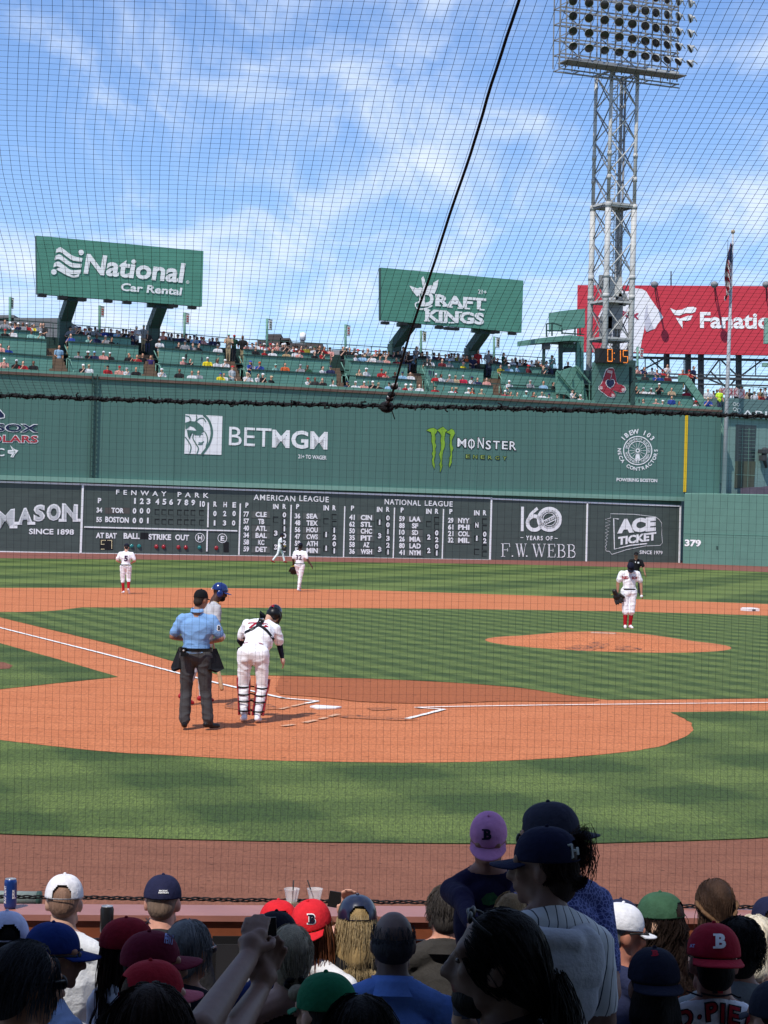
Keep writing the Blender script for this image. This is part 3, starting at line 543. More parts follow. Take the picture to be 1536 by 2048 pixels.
SE = dict(F=[(3.2, [(.22, 0), (.22, 1)]), (1, [(.02, .99), (.95, .99)]), (1.4, [(.92, 1), (.96, .74)]), (1, [(.22, .52), (.72, .52)]), (1.2, [(.72, .64), (.72, .4)]), (1, [(.02, .01), (.46, .01)])],
          W=[(3, [(.12, 1), (.35, 0)]), (1.2, [(.35, 0), (.52, .95)]), (3, [(.48, 1), (.70, 0)]), (1.2, [(.70, 0), (.9, 1)]), (1, [(.0, .99), (.26, .99)]), (1, [(.38, .99), (.6, .99)]), (1, [(.8, .99), (1, .99)])],
          E=[(3.2, [(.22, 0), (.22, 1)]), (1, [(.02, .99), (.9, .99)]), (1.4, [(.88, 1), (.92, .76)]), (1, [(.22, .52), (.7, .52)]), (1.2, [(.7, .64), (.7, .4)]), (1, [(.02, .01), (.94, .01)]), (1.4, [(.92, 0), (.98, .26)])],
          B=[(3.2, [(.24, 0), (.24, 1)]), (1, [(.02, .99), (.6, .99)]), (2.2, [(.6, .99), (.8, .88), (.82, .72), (.68, .56), (.5, .53)]), (1, [(.24, .53), (.55, .53)]), (2.4, [(.55, .53), (.82, .46), (.93, .28), (.84, .08), (.6, .01)]), (1, [(.02, .01), (.6, .01)])])
for ch, x0, x1, y in [('F', 110, 160, 462), ('W', 188, 248, 463), ('W', 274, 352, 464), ('E', 358, 402, 465), ('B', 408, 456, 466), ('B', 462, 510, 467)]: serif(T, s7, SE[ch], x0, x1, y, 70, VB)
for x in (172, 248): cx, cy = s7(x, 459); pring(T, cx, cy, .05, 1.5, VB)
T.build('lettering', m_wt, web)
ace = board('ticket_advertisement', 'dark panel with a torn white ticket outline, rightmost below the green wall', 'advertisement', [(1175, 1005), (1361, 1012), (1359, 1128), (1172, 1124)])
frame(ace, [((1173, 1005), (1362, 1012), 3.2), ((1360.5, 1011), (1358, 1128), 3.6)])
T = MB()
zig = []
for i in range(10): zig += [(697 - i * 2.8, 255 + i * 18), (666 + (i % 2) * 3, 264 + i * 18)]
wline(T, [s7(*p) for p in [(968, 282), (952, 262), (935, 250), (820, 236), (695, 233)] + zig + [(672, 432), (690, 434), (702, 450), (780, 425), (880, 405), (960, 402), (972, 388), (968, 340)]], 1.0, VB, close=True)
wline(T, [s7(*p) for p in [(740, 262), (712, 258), (716, 422), (800, 402), (890, 392)]], 2.6, VB)
wtext(T, 'ACE', s7(730, 340), s7(936, 326), 29, VB, bold=.07); wtext(T, 'TICKET', s7(734, 402), s7(938, 374), 17, VB, bold=.05); wtext(T, 'SINCE 1979', s7(850, 448), s7(972, 451), 7.4, VB, bold=.02)
T.build('lettering', m_wt, ace)
# lower right wall
PA, PB = gp(1365.5, 1127), gp(1700, 1139.5); dAB = (PB - PA).normalized(); nAB = Vector((dAB.y, -dAB.x, 0)); hW = 5.05
cf = thing('centre_field_wall', PA, 'lower pale green padded outfield wall with 379 painted at the right', 'wall')
LN = (PB - PA).length
mb = MB(); mb.box(PA + dAB * LN / 2 - nAB * .5 + ZV * (hW / 2), (LN, 1.0, hW), (dAB, nAB, ZV)); mb.build('wall_panel', mat('pad_green', (.105, .215, .175), .5, .08, 1.0, .1, 3), cf)
MB().box(PA + dAB * LN / 2 - nAB * 2.6 + ZV * (hW + .02), (LN, 5.0, .1), (dAB, nAB, ZV)).build('top_ledge', m_ledge, cf)
mb = MB()
for k in range(7): mb.box(PA + dAB * (1.4 + 2.5 * k) + nAB * .012 + ZV * 1.1, (.03, .03, 2.1), (dAB, nAB, ZV))
mb.box(PA + dAB * LN / 2 + nAB * .012 + ZV * 2.2, (LN, .03, .035), (dAB, nAB, ZV)); mb.build('pad_seam', m_seat, cf)
MB().box(PA + dAB * 2.6 + nAB * .03 + ZV * 1.25, (.12, .06, .2), (dAB, nAB, ZV)).build('latch', m_dkg, cf)
def pltext(mbx, s, O, X, Zv, bold=.03, out=Vector(), shear=0):
    g = text_geo(s, bold, shear); mbx.add([O + X * (x / g[2]) + Zv * (y / g[3]) + out for x, y in g[0]], g[1])
mb = MB(); pltext(mb, '379', PA + dAB * .12 + ZV * 1.25 + nAB * .03, dAB * 1.25, ZV * .5, .04); mb.build('lettering', m_wt, cf)
# ------------------------------------------------------------------ seats on top of the wall
TV = [WV + .35, WV + 2.0, WV + 3.7, WV + 5.0]        # the four counters
def pairline(P):                                       # counter height read along the picture
    xs = [p[0] for p in P]; ys = [p[1] for p in P]
    return lambda x: float(np.interp(x, xs, ys)) if xs[0] <= x <= xs[-1] else (ys[0] + (x - xs[0]) * (ys[1] - ys[0]) / (xs[1] - xs[0]) if x < xs[0] else ys[-1] + (x - xs[-1]) * (ys[-1] - ys[-2]) / (xs[-1] - xs[-2]))
Y = [pairline([(0, 734.5), (520, 765), (1016, 797), (1436, 820)]), pairline([(0, 705), (101, 713.5), (505, 739), (673, 749), (1022, 774.6), (1133, 780.5), (1385, 793.6)]),
     pairline([(0, 673), (139, 683), (320, 695.6), (448, 706.6), (659, 719.7), (815, 729.7), (967, 739.9), (1112, 751), (1270, 760), (1375, 765)]), pairline([(0, 657.7), (139, 668.7), (318, 679.6), (488, 698.6), (660, 709.6), (835, 717.9), (984, 728), (1100, 736.5), (1270, 748)])]
std = thing('terraced_stand', W(20, 11.4, WV + 3), 'dark green terraced grandstand on top of the tall green wall', 'grandstand')
segs = {1: [(-60, 105), (137, 287), (318, 461), (503, 673), (711, 833), (869, 986), (1019, 1133), (1268, 1386)], 2: [(-60, 93), (138, 277), (318, 449), (488, 660), (700, 815), (850, 967), (1003, 1114), (1260, 1366)],
        3: [(-60, 80), (138, 262), (318, 438), (488, 660), (690, 800), (835, 938), (984, 1095), (1260, 1330)]}
for k, L in segs.items():
    for x0, x1 in L:
        a, b = wp(x0, Y[k](x0), TV[k]), wp(x1, Y[k](x1), TV[k]); P0, P1 = W(a[0], a[1], TV[k]), W(b[0], b[1], TV[k]); bot = 10.3 + .9 * (k - 1)
        mb = MB(); mb.hexa([Vector((P0.x, P0.y, bot)), Vector((P1.x, P1.y, bot)), Vector((P1.x, P1.y, bot)) + VX * .1, Vector((P0.x, P0.y, bot)) + VX * .1, P0, P1, P1 + VX * .1, P0 + VX * .1]); mb.build('counter_front', m_seat, std)
        mb = MB(); mb.hexa([P0 - VX * .06 - ZV * .05, P1 - VX * .06 - ZV * .05, P1 + VX * .3 - ZV * .05, P0 + VX * .3 - ZV * .05, P0 - VX * .06 + ZV * .04, P1 - VX * .06 + ZV * .04, P1 + VX * .3 + ZV * .04, P0 + VX * .3 + ZV * .04]); mb.build('counter_top', m_dkg, std)
    # floor behind the counter
    u0, u1 = wp(-60, 700, TV[k])[0], wp(1390, 780, TV[k])[0]
    z_ = wp(600, Y[k](600), TV[k])[1]; MB().box(W((u0 + u1) / 2, z_ - 1.02, TV[k] + .8), (u1 - u0, 1.6, .1), AXW).build('terrace_floor', m_dkg, std)
mb = MB(); u0, u1 = wp(-60, 700, TV[0])[0], UR; mb.box(W((u0 + u1) / 2, 10.35, WV + 1.3), (u1 - u0, 1.4, .1), AXW); mb.build('terrace_floor', m_dkg, std)
m_step = mat('step_tan', (.17, .115, .075), .85, .15, 3)
for x0, x1, xt0, xt1 in [(103, 137, 92, 120), (288, 316, 280, 306), (461, 486, 445, 470), (666, 690, 655, 680), (834, 852, 815, 842), (987, 1006, 970, 1000)]:
    mb = MB()
    for j in range(8):
        f = j / 7; px0, px1 = x0 + (xt0 - x0) * f, x1 + (xt1 - x1) * f; V_ = TV[0] + .75 + 3.4 * f; yy = (Y[0]((x0 + x1) / 2) + 2) * (1 - f) + (Y[2]((xt0 + xt1) / 2) + 16) * f
        a, b = wp(px0, yy, V_), wp(px1, yy, V_); P0, P1 = W(a[0], a[1], V_), W(b[0], b[1], V_)
        mb.hexa([Vector((P0.x, P0.y, P0.z - 1.2)), Vector((P1.x, P1.y, P1.z - 1.2)), Vector((P1.x, P1.y, P1.z - 1.2)) + VX * .5, Vector((P0.x, P0.y, P0.z - 1.2)) + VX * .5, P0, P1, P1 + VX * .5, P0 + VX * .5])
    mb.build('aisle_steps', m_step, std)
    for hx in (x1 + 4, ):
        a = WP(hx + 6, Y[0](hx) - 3, TV[0] + .8); b = WP(hx - 1, Y[0](hx) - 24, TV[0] + 1.2); mb = MB(); mb.tube([a, b, b + VX * .8 + ZV * .1], .035, 6); mb.tube([a, a - ZV * .7], .035, 6); mb.tube([b + VX * .8 + ZV * .1, b + VX * .8 - ZV * .9], .035, 6); mb.build('handrail', m_trim, std)
        a = WP(hx - 2, Y[1](hx) - 4, TV[1] + .8); b = WP(hx - 12, Y[1](hx) - 26, TV[1] + 1.2); mb = MB(); mb.tube([a, b], .035, 6); mb.tube([a, a - ZV * .7], .035, 6); mb.build('handrail', m_trim, std)
# rear rail
for x0, x1 in [(-60, 130), (130, 480), (480, 830), (830, 1110)]:
    mb = MB(); V_ = TV[3] + 1.6
    for dz in (10, 20): mb.tube([WP(x0, Y[3](x0) - dz, V_), WP(x1, Y[3](x1) - dz, V_)], .03, 5)
    for j in range(9): x = x0 + (x1 - x0) * j / 8; mb.tube([WP(x, Y[3](x) - 20, V_), WP(x, Y[3](x) + 14, V_)], .03, 5)
    mb.build('rear_rail', m_dkg, std)
MB().box(W(20, 11.7, TV[3] + 2.2), (100, 1.0, 5.2), AXW).build('rear_wall', m_dkg, std)
# green steps and slanted rail left and right of the tower
mb = MB(); mb.poly([WP(x, y, WV + 1.4) for x, y in [(1113, 744), (1152, 732), (1160, 734), (1176, 800), (1176, 812), (1150, 806), (1134, 790), (1113, 786)]], VX * .15); mb.build('stair_cheek', m_seat, std)
mb = MB()
for a, b in [((1114, 741), (1167, 803)), ((1151, 732), (1180, 766)), ((1152, 784), (1168, 800))]: mb.beam(WP(*a, WV + 1.2), WP(*b, WV + 1.2), .13)
for x, y in [(1143, 745), (1166, 760), (1179, 766)]: mb.beam(WP(x, y, WV + 1.2), WP(x, 806, WV + 1.2), .07)
mb.build('stair_rail', m_trim, std)
mb = MB(); mb.beam(WP(1358, 757, WV + 2), WP(1372, 757, WV + 2), .3, .5); mb.beam(WP(1370, 757, WV + 2), WP(1412, 816, WV + 1.6), .3, .55); mb.beam(WP(1372, 752, WV + 1.9), WP(1416, 812, WV + 1.5), .08); mb.build('stair_rail', m_trim, std)
# ------------------------------------------------------------------ banner poles behind the stand
for x, y0, y1, bx in [(20, 594, 668, 24), (199, 611, 676, 205), (369, 625, 694, 375), (534, 637, 702, 541), (691, 649, 712, 697), (842, 661, 725, 849), (988, 673, 740, 996), (1275, 694, 760, 1283)]:
    V_ = TV[3] + 1.5; t = thing('banner_pole', WP(x, y1, V_), 'slim pole behind the stand carrying a small white banner', 'banner pole', 'banner poles behind the stand')
    mb = MB(); mb.tube([WP(x, y1 + 12, V_), WP(x, y0, V_)], .09, 8); mb.build('pole', m_trim, t)
    mb = MB(); mb.tube([WP(x, y0 + 1, V_), WP(bx + 4, y0 + 3, V_)], .025, 6); mb.tube([WP(x, y0 + 22, V_), WP(bx + 3, y0 + 23, V_)], .025, 6); mb.build('bracket', m_dkg, t)
    mb = MB(); mb.poly([WP(p, q, V_) for p, q in [(bx - 3, y0 + 2), (bx + 4, y0 + 4), (bx + 3, y0 + 22), (bx - 3, y0 + 21)]], VX * .02); bn = mb.build('banner', mat('banner_white', (.62, .62, .62), .7, .08), t)
    for i in range(3):
        mb = MB(); mb.quad(*[WP(p, q, V_) - VX * .03 for p, q in [(bx - 1.5, y0 + 6 + 5 * i), (bx + 2, y0 + 6.5 + 5 * i), (bx + 2, y0 + 9 + 5 * i), (bx - 1.5, y0 + 8.5 + 5 * i)]]); mb.build('banner_mark', m_red if x % 2 else m_dkg, bn)
for i, o in enumerate([o for o in COL.objects if o.name.startswith('banner_pole')]):
    o['label'] = ['white bannered pole nearest the left edge of the picture', 'banner pole standing under the middle of the left green billboard', 'banner pole just right of the left green billboard', 'banner pole at the left end of the dark brick building', 'banner pole just right of the dark brick building and white roof tank', 'banner pole under the middle of the right green billboard', 'banner pole below the right end of the right green billboard', 'banner pole just right of the orange clock under the red billboard'][i]
# ------------------------------------------------------------------ green billboards
m_vinyl = mat('billboard_vinyl', (.085, .26, .19), .45, .10, .7, .5, .9, .4)
def billboard(q, posts, label, lamps):
    V_ = TV[2] + .2; t = thing('green_billboard', WP(*q[3], V_), label, 'billboard')
    # panel as a gently creased sheet with thickness
    mb = MB(); P = [wp(x, y, V_) for x, y in q]; n, m = 40, 14; vs = []
    for j in range(m + 1):
        for i in range(n + 1):
            s_, r_ = i / n, j / m; u = (P[0][0] * (1 - s_) + P[1][0] * s_) * (1 - r_) + (P[3][0] * (1 - s_) + P[2][0] * s_) * r_; z = (P[0][1] * (1 - s_) + P[1][1] * s_) * (1 - r_) + (P[3][1] * (1 - s_) + P[2][1] * s_) * r_
            e = min(s_, r_, 1 - s_, 1 - r_); vs.append(W(u, z, V_) + VX * (.022 * noise.noise(Vector((u * .9 + 40 * (r_ < .2), z * 2.2, 0))) * (1.4 if r_ < .3 else .5)))
    mb.add(vs, [(j * (n + 1) + i, (j + 1) * (n + 1) + i, (j + 1) * (n + 1) + i + 1, j * (n + 1) + i + 1) for j in range(m) for i in range(n)], 0, True)
    mb.build('panel', m_vinyl, t)
    mb = MB(); mb.poly([W(u, z, V_ + .06) for u, z in P], VX * .35); mb.build('backing', m_dkg, t)
    for top, bend, base in posts:
        mb = MB(); A = WP(*top, V_ + .5); B = WP(*bend, TV[3] + .9); Cc = WP(*base, TV[3] + .9); mb.beam(A, B, .75, .6); mb.beam(B + ZV * .15, Cc - ZV * 1.5, .8, .7); mb.beam(A - UX * .9 + VX * .2, A + UX * .9 + VX * .2, .35, .3); mb.build('post', m_dkg, t)
    for x, y in lamps:
        c = WP(x, y, V_ - .6); mb = MB(); mb.box(c, (.55, .35, .2), AXW); mb.beam(c, WP(x, y - 5, V_ + .2), .07); mb.build('flood_lamp', m_black, t)
    return t, V_
b1, V1 = billboard([(73, 471), (407, 502), (404, 613), (75, 588)], [((144, 596), (129, 641), (129, 690)), ((322, 611), (306, 655), (306, 698))], 'green billboard above the left stand', [(84, 591), (125, 595), (164, 599), (216, 602), (254, 605), (347, 612), (384, 615)])
b1['label'] = 'green billboard with a white waving flag mark, left of the two'
zz = lambda x, y: (x / 2.954, 440 + y / 2.954)
mb = MB(); wtext(mb, 'National', zz(492, 318), zz(1092, 375), 41, V1, bold=.03, shear=.12, out=.05); mb.build('lettering', m_wt, b1)
mb = MB(); wtext(mb, 'Car Rental', zz(712, 418), zz(1075, 447), 16, V1, bold=.03, shear=.1, out=.05); mb.build('lettering', m_wt, b1)
mb = MB(); cx, cy = zz(1107, 367)
P = [WP(cx + r * math.cos(i * .524), cy + r * math.sin(i * .524), V1) - VX * .05 for r in (2.4, 3.2) for i in range(12)]; mb.add(P, [(i, (i + 1) % 12, 12 + (i + 1) % 12, 12 + i) for i in range(12)]); wtext(mb, 'R', (cx - 1, cy + 1.6), (cx + 1.2, cy + 1.6), 3, V1, out=.05); mb.build('registered_mark', m_wt, b1)
for k in range(4):
    mb = MB(); up_ = curve([(332 - 7 * k, 172 + 42 * k), (358 - 7 * k, 162 + 42 * k), (395 - 6 * k, 188 + 42 * k), (430 - 5 * k, 212 + 42 * k), (486 - 4 * k, 226 + 34 * k)], 4); lo = curve([(482 - 4 * k, 248 + 34 * k), (430 - 5 * k, 240 + 40 * k), (392 - 6 * k, 216 + 42 * k), (355 - 7 * k, 190 + 42 * k), (328 - 7 * k, 196 + 42 * k)], 4)
    if k == 3: up_, lo = curve([(330, 292), (352, 282), (392, 306), (430, 328), (468, 318)], 4), curve([(464, 336), (430, 340), (392, 326), (352, 304)], 4)
    wpoly(mb, [zz(*p) for p in up_ + lo], V1, .05); mb.build('flag_stripe', m_wt, b1)
for c in ((478, 192), (317, 307)):
    mb = MB(); cx, cy = zz(*c); mb.poly([WP(cx + 5.6 * math.cos(i * .449), cy + 5.6 * math.sin(i * .449), V1) - VX * .05 for i in range(14)]); mb.build('flag_dot', m_wt, b1)
b2, V2 = billboard([(762, 535), (1047, 561), (1043, 665), (762, 640)], [((820, 650), (789, 692), (790, 728)), ((969, 662), (942, 700), (944, 742))], 'green billboard with a white crown on its lettering, right of the two', [(770, 646), (806, 648), (834, 652), (878, 655), (896, 657), (910, 658), (991, 664), (1024, 667)])
zz = lambda x, y: (500 + x / 2.954, 440 + y / 2.954)
def slabs(mbx, f, pts, w_, h_, V, out):
    for x, y in pts: wpoly(mbx, [f(x - w_, y - h_), f(x + w_, y - h_ + 1), f(x + w_, y + h_ + 1), f(x - w_, y + h_)], V, out)
mb = MB(); wtext(mb, 'RAFT', zz(1092, 507), zz(1392, 531), 23, V2, bold=.045, out=.05); wtext(mb, 'D', zz(1010, 508), zz(1082, 512), 30, V2, bold=.05, out=.05)
slabs(mb, zz, [(1108, 505), (1152, 508), (1180, 514), (1240, 520), (1282, 523), (1368, 530), (1020, 506), (1108, 442)], 16, 4, V2, .048); mb.build('lettering', m_wt, b2)
mb = MB(); wtext(mb, 'KINGS', zz(1032, 596), zz(1380, 620), 24, V2, bold=.045, out=.05); slabs(mb, zz, [(1045, 596), (1110, 601), (1142, 604), (1142, 538), (1188, 606), (1235, 545), (1045, 533), (1100, 537)], 18, 4, V2, .048); mb.build('lettering', m_wt, b2)
mb = MB(); wtext(mb, '21+', zz(1345, 436), zz(1395, 440), 9, V2, out=.05, bold=.02); mb.build('lettering', m_wt, b2)
mb = MB(); wpoly(mb, [zz(*p) for p in [(940, 388), (990, 405), (1000, 398), (1020, 402), (1010, 345), (1022, 332), (1030, 350), (1042, 398), (1060, 385), (1078, 388), (1082, 370), (1112, 352), (1105, 395), (1088, 438), (1050, 425), (1010, 432), (985, 452), (958, 420)]], V2, .05); mb.build('crown', m_wt, b2)
mb = MB(); wline(mb, [zz(*p) for p in curve([(1000, 440), (1000, 480), (975, 495), (990, 525), (1040, 522), (1075, 505)], 4)], 3, V2, .05); mb.build('letter_swash', m_wt, b2)
# ------------------------------------------------------------------ red billboard
D0, D1 = 176, 173.4
def rp(px, py, out=0.0):
    A = at(1155, 640, D0); B = at(1536, 640, D1); t_ = (B - A); t_.z = 0; t_.normalize(); n_ = Vector((t_.y, -t_.x, 0)); d = ray(px, py)
    k = (A - EYE).dot(n_) / d.dot(n_); return EYE + d * k + n_ * out
rb = thing('red_billboard', rp(1155, 704), 'big red billboard with a white baseball jersey behind the light tower', 'billboard')
Q = [(1155, 570), (1680, 573), (1680, 713), (1153, 704)]
nR = (rp(1400, 640, 1) - rp(1400, 640)).normalized()
mb = MB(); mb.poly([rp(x, y) for x, y in Q], -nR * .6); mb.build('panel', mat('billboard_red', (.55, .040, .062), .5, .05, 1.2, .06, 2), rb)
z7 = lambda x, y: (1140 + x / 7.68, 560 + y / 7.68)
mb = MB(); mb.poly([rp(*z7(*p), .03) for p in [(700, 200), (760, 160), (860, 175), (940, 165), (1010, 128), (1110, 140), (1170, 175), (1240, 290), (1380, 490), (1432, 575), (1400, 610), (1345, 680), (1310, 745), (1180, 800), (1160, 770), (1148, 690), (1140, 760), (1115, 870), (1085, 1040), (1060, 1108), (540, 1100), (548, 900), (545, 640), (470, 600), (430, 560), (520, 380), (600, 270)]]); mb.build('jersey_picture', mat('jersey_white', (.80, .80, .84), .6, .04), rb)
mb = MB(); mb.poly([rp(*z7(*p), .05) for p in [(1148, 690), (1140, 560), (1170, 420), (1195, 380), (1190, 480), (1230, 600), (1285, 745), (1240, 770), (1180, 800), (1160, 770)]]); mb.build('jersey_fold', mat('jersey_grey', (.52, .52, .60), .6, .05), rb)
mb = MB(); pltext(mb, 'RED SOX', rp(*z7(500, 520), .06), rp(*z7(1062, 612), .06) - rp(*z7(500, 520), .06), rp(*z7(500, 420), .06) - rp(*z7(500, 520), .06), .06); mb.build('jersey_lettering', mat('jersey_red', (.35, .02, .06), .6, 0), rb)
zf = lambda x, y: (1016 + x / 2.954, 440 + y / 2.954)
for nm, P in [('flag_mark', [(958, 520), (990, 534), (1025, 530), (1060, 515), (1095, 513), (1114, 520), (1106, 542), (1085, 551), (1050, 549), (1012, 564), (985, 561), (972, 545)]), ('flag_mark', [(992, 577), (1020, 583), (1058, 567), (1091, 564), (1078, 590), (1055, 597), (1029, 594), (1033, 642), (1008, 606)])]:
    mb = MB(); mb.poly([rp(*zf(*p), .04) for p in P]); mb.build(nm, m_wt, rb)
mb = MB(); o_ = rp(1400, 656.5, .04); pltext(mb, 'Fanatics', o_, rp(1556, 658.5, .04) - o_, rp(1400, 624, .04) - o_, .03); mb.build('lettering', m_wt, rb)
m_steel = mat('grey_steel', (.22, .225, .23), .5, .12, 3, metal=.0); m_dst = mat('dark_steel', (.05, .055, .06), .5, .1)
for x in (1310, 1428, 1530):
    mb = MB(); a = rp(x, 576, 2.6); mb.ell(a, (.34, .3, .3)); mb.build('flood_lamp', m_steel, rb); mb = MB(); mb.tube([a, rp(x + 3, 578, .0)], .06, 6); mb.tube([rp(x + 3, 600, 0), a], .05, 6); mb.build('lamp_arm', m_dst, rb)
mb = MB(); mb.tube([rp(1342, 570, -.5), rp(1342, 541, -.5)], .06, 6); mb.build('mast', m_dst, rb)
mb = MB()
for x in (1333, 1376, 1402, 1478, 1560): mb.beam(rp(x, 706, -1.2), rp(x, 800, -1.2), .4)
for y in (713, 745, 752, 764): mb.beam(rp(1255, y, -.9), rp(1650, y + 8, -.9), .22 if y in (713, 752) else .12)
for a, b in [((1262, 750), (1330, 714)), ((1300, 716), (1340, 752)), ((1410, 756), (1440, 716)), ((1440, 716), (1475, 750)), ((1402, 750), (1450, 770)), ((1480, 752), (1530, 715)), ((1420, 740), (1478, 800)), ((1460, 770), (1478, 750))]: mb.beam(rp(*a, -1.0), rp(*b, -1.0), .14)
for x in (1290, 1315, 1368, 1440, 1512): mb.beam(rp(x, 716, -.9), rp(x, 752, -.9), .07)
mb.build('support_frame', m_dst, rb)
MB().box(at(1545, 730, 155), (1.6, .6, .3)).build('flood_lamp', m_ledge, rb)
MB().box(at(1535, 662, 154), (.5, .6, 2.0)).build('cabinet', m_ledge, rb)
# ------------------------------------------------------------------ light tower
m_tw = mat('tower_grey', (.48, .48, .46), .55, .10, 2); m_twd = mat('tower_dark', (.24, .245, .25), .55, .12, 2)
TY = 150.0; T0 = at(1217, 800, TY); T0 = Vector((T0.x, T0.y, 0)); twr = thing('light_tower', T0, 'tall pale grey lattice floodlight tower rising behind the green wall', 'light tower')
def tz(py): return at(1217, py, TY).z
R_ = 1.62; al = rad(-20.6); cor = [Vector((R_ * math.cos(al + k * math.pi / 2), R_ * math.sin(al + k * math.pi / 2), 0)) for k in range(4)]
for c in cor:
    mb = MB(); mb.tube([T0 + c + ZV * z for z in (tz(800) - 6, tz(560), tz(410))], .225, 10); mb.tube([T0 + c + ZV * z for z in (tz(415), tz(150))], .145, 10)
    for y in (318, 365, 420, 560, 600): mb.tube([T0 + c + ZV * tz(y), T0 + c + ZV * (tz(y) + .35)], [.25, .24] if y > 400 else [.19, .18], 10)
    mb.build('leg', m_tw, twr)
lv = [tz(150) - i * 2.55 for i in range(17)]
for k in range(4):
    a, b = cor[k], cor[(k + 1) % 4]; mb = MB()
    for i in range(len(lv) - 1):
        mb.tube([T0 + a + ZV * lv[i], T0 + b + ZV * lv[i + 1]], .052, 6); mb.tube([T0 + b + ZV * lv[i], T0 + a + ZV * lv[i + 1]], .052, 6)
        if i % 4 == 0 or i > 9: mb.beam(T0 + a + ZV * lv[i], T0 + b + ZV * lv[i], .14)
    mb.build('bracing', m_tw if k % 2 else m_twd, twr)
for y in (412, 606, 679): MB().box(T0 + ZV * tz(y), (2.6, 2.6, .16), (Vector((math.cos(al + .785), math.sin(al + .785), 0)), Vector((-math.sin(al + .785), math.cos(al + .785), 0)), ZV)).build('platform', m_tw, twr)
mb = MB()
for dx in (-.28, .28): mb.tube([T0 + Vector((dx - .2, 0, tz(790))), T0 + Vector((dx - .2, 0, tz(150)))], .04, 5)
for i in range(150): z = tz(790) + i * .24; mb.tube([T0 + Vector((-.48, 0, z)), T0 + Vector((.08, 0, z))], .022, 4)
mb.build('climbing_ladder', m_tw, twr)
for px in (.45, .7): mb = MB(); mb.tube([T0 + Vector((px, .2, tz(790))), T0 + Vector((px, .2, tz(150)))], .09, 8); mb.build('conduit', m_twd, twr)
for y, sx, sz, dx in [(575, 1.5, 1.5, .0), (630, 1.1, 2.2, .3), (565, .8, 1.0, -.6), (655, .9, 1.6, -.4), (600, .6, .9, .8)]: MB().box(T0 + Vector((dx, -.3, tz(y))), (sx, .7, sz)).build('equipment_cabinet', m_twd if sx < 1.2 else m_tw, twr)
# the lamp bank: parallel to the wall
BC = at(1245, 40, TY - 1.6)
def lp(px, py, o=0.0):
    d = ray(px, py); n_ = -VX; k = (BC - EYE).dot(n_) / d.dot(n_); return EYE + d * k + n_ * o
mb = MB()
for r in range(6):
    y = -28 + 31 * r
    for dy in (8, 15): mb.beam(lp(1120, y + dy + 2), lp(1358, y + dy + 34), .07, .10)
    mb.beam(lp(1120, y + 11, -1.0), lp(1358, y + 43, -1.0), .07)
    for x in (1122, 1160, 1200, 1250, 1300, 1357): mb.beam(lp(x, y + 10 + (x - 1120) * .13), lp(x, y + 10 + (x - 1120) * .13, -1.0), .07)
for x in (1122, 1134, 1160, 1196, 1217, 1246, 1278, 1306, 1338, 1357):
    for o in (0, -1.0): mb.beam(lp(x + 1, -60, o), lp(x - 3, 133 + (x - 1120) * .13, o), .075)
for x0, x1 in [(1134, 1200), (1200, 1140), (1217, 1290), (1300, 1246), (1290, 1357)]:
    for r in range(3): mb.beam(lp(x0, -50 + 62 * r, -1.0), lp(x1, 10 + 62 * r, -1.0), .07)
for x in (1120, ):
    for r in range(6): mb.beam(lp(1120, -20 + 31 * r), lp(1136, -28 + 31 * r), .07)
mb.build('lamp_frame', m_twd, twr)
mb = MB(); mb.box((lp(1120, 132) + lp(1357, 161)) / 2 + ZV * .22 - VX * .35, ((lp(1357, 161) - lp(1120, 132)).length, 1.6, .07), (UX, VX, ZV)); mb.build('catwalk', m_twd, twr)
hs = MB(); hs.lathe([(.09, .27), (.20, .23), (.29, .14), (.335, .02), (.35, 0), (.335, -.01), (.30, .02)], n=20); hs.tube([(0, 0, .26), (0, 0, .42)], .09, 8); hs.tube([(0, .1, .3), (0, -.1, .42), (0, -.4, .46)], .04, 6)
hm = hs.mesh('floodlight', [m_tw]); ls = MB(); ls.lathe([(.33, .015), (.2, -.03), (0.001, -.045)], n=20); lm = ls.mesh('lens', [mat('lamp_glass', (.02, .02, .022), .12, 0, spec=.6)])
for c in range(10):
    px = [1139, 1171, 1202, 1231, 1257, 1283, 1304, 1326, 1348, 1371][c]
    yaw = rad([24, 16, 8, 0, -6, -22, -40, -55, -68, -80][c])
    for r in range(5):
        py = -25 + 3.9 * c + 30.2 * r; tilt = rad(14 + 6 * r if r < 4 else 42)
        D = Vector((-math.sin(yaw) * -1 * math.cos(tilt), -math.cos(yaw) * math.cos(tilt), -math.sin(tilt))); D = Matrix.Rotation(rad(-4), 3, 'Z') @ D
        o = link_mesh('floodlight', hm, twr); o.location = lp(px, py, .55) - ORG[twr]; o.rotation_euler = (-D).to_track_quat('Z', 'Y').to_euler(); o.scale = (1.04,) * 3
        q = link_mesh('lens', lm, o)
for x, y in [(1166, 124), (1190, 128), (1213, 131), (1295, 143), (1317, 146), (1341, 149)]:
    mb = MB(); mb.box(lp(x, y, .5), (.66, .3, .22), (UX, VX, ZV)); mb.build('flood_lamp', m_twd if x < 1250 else m_tw, twr)
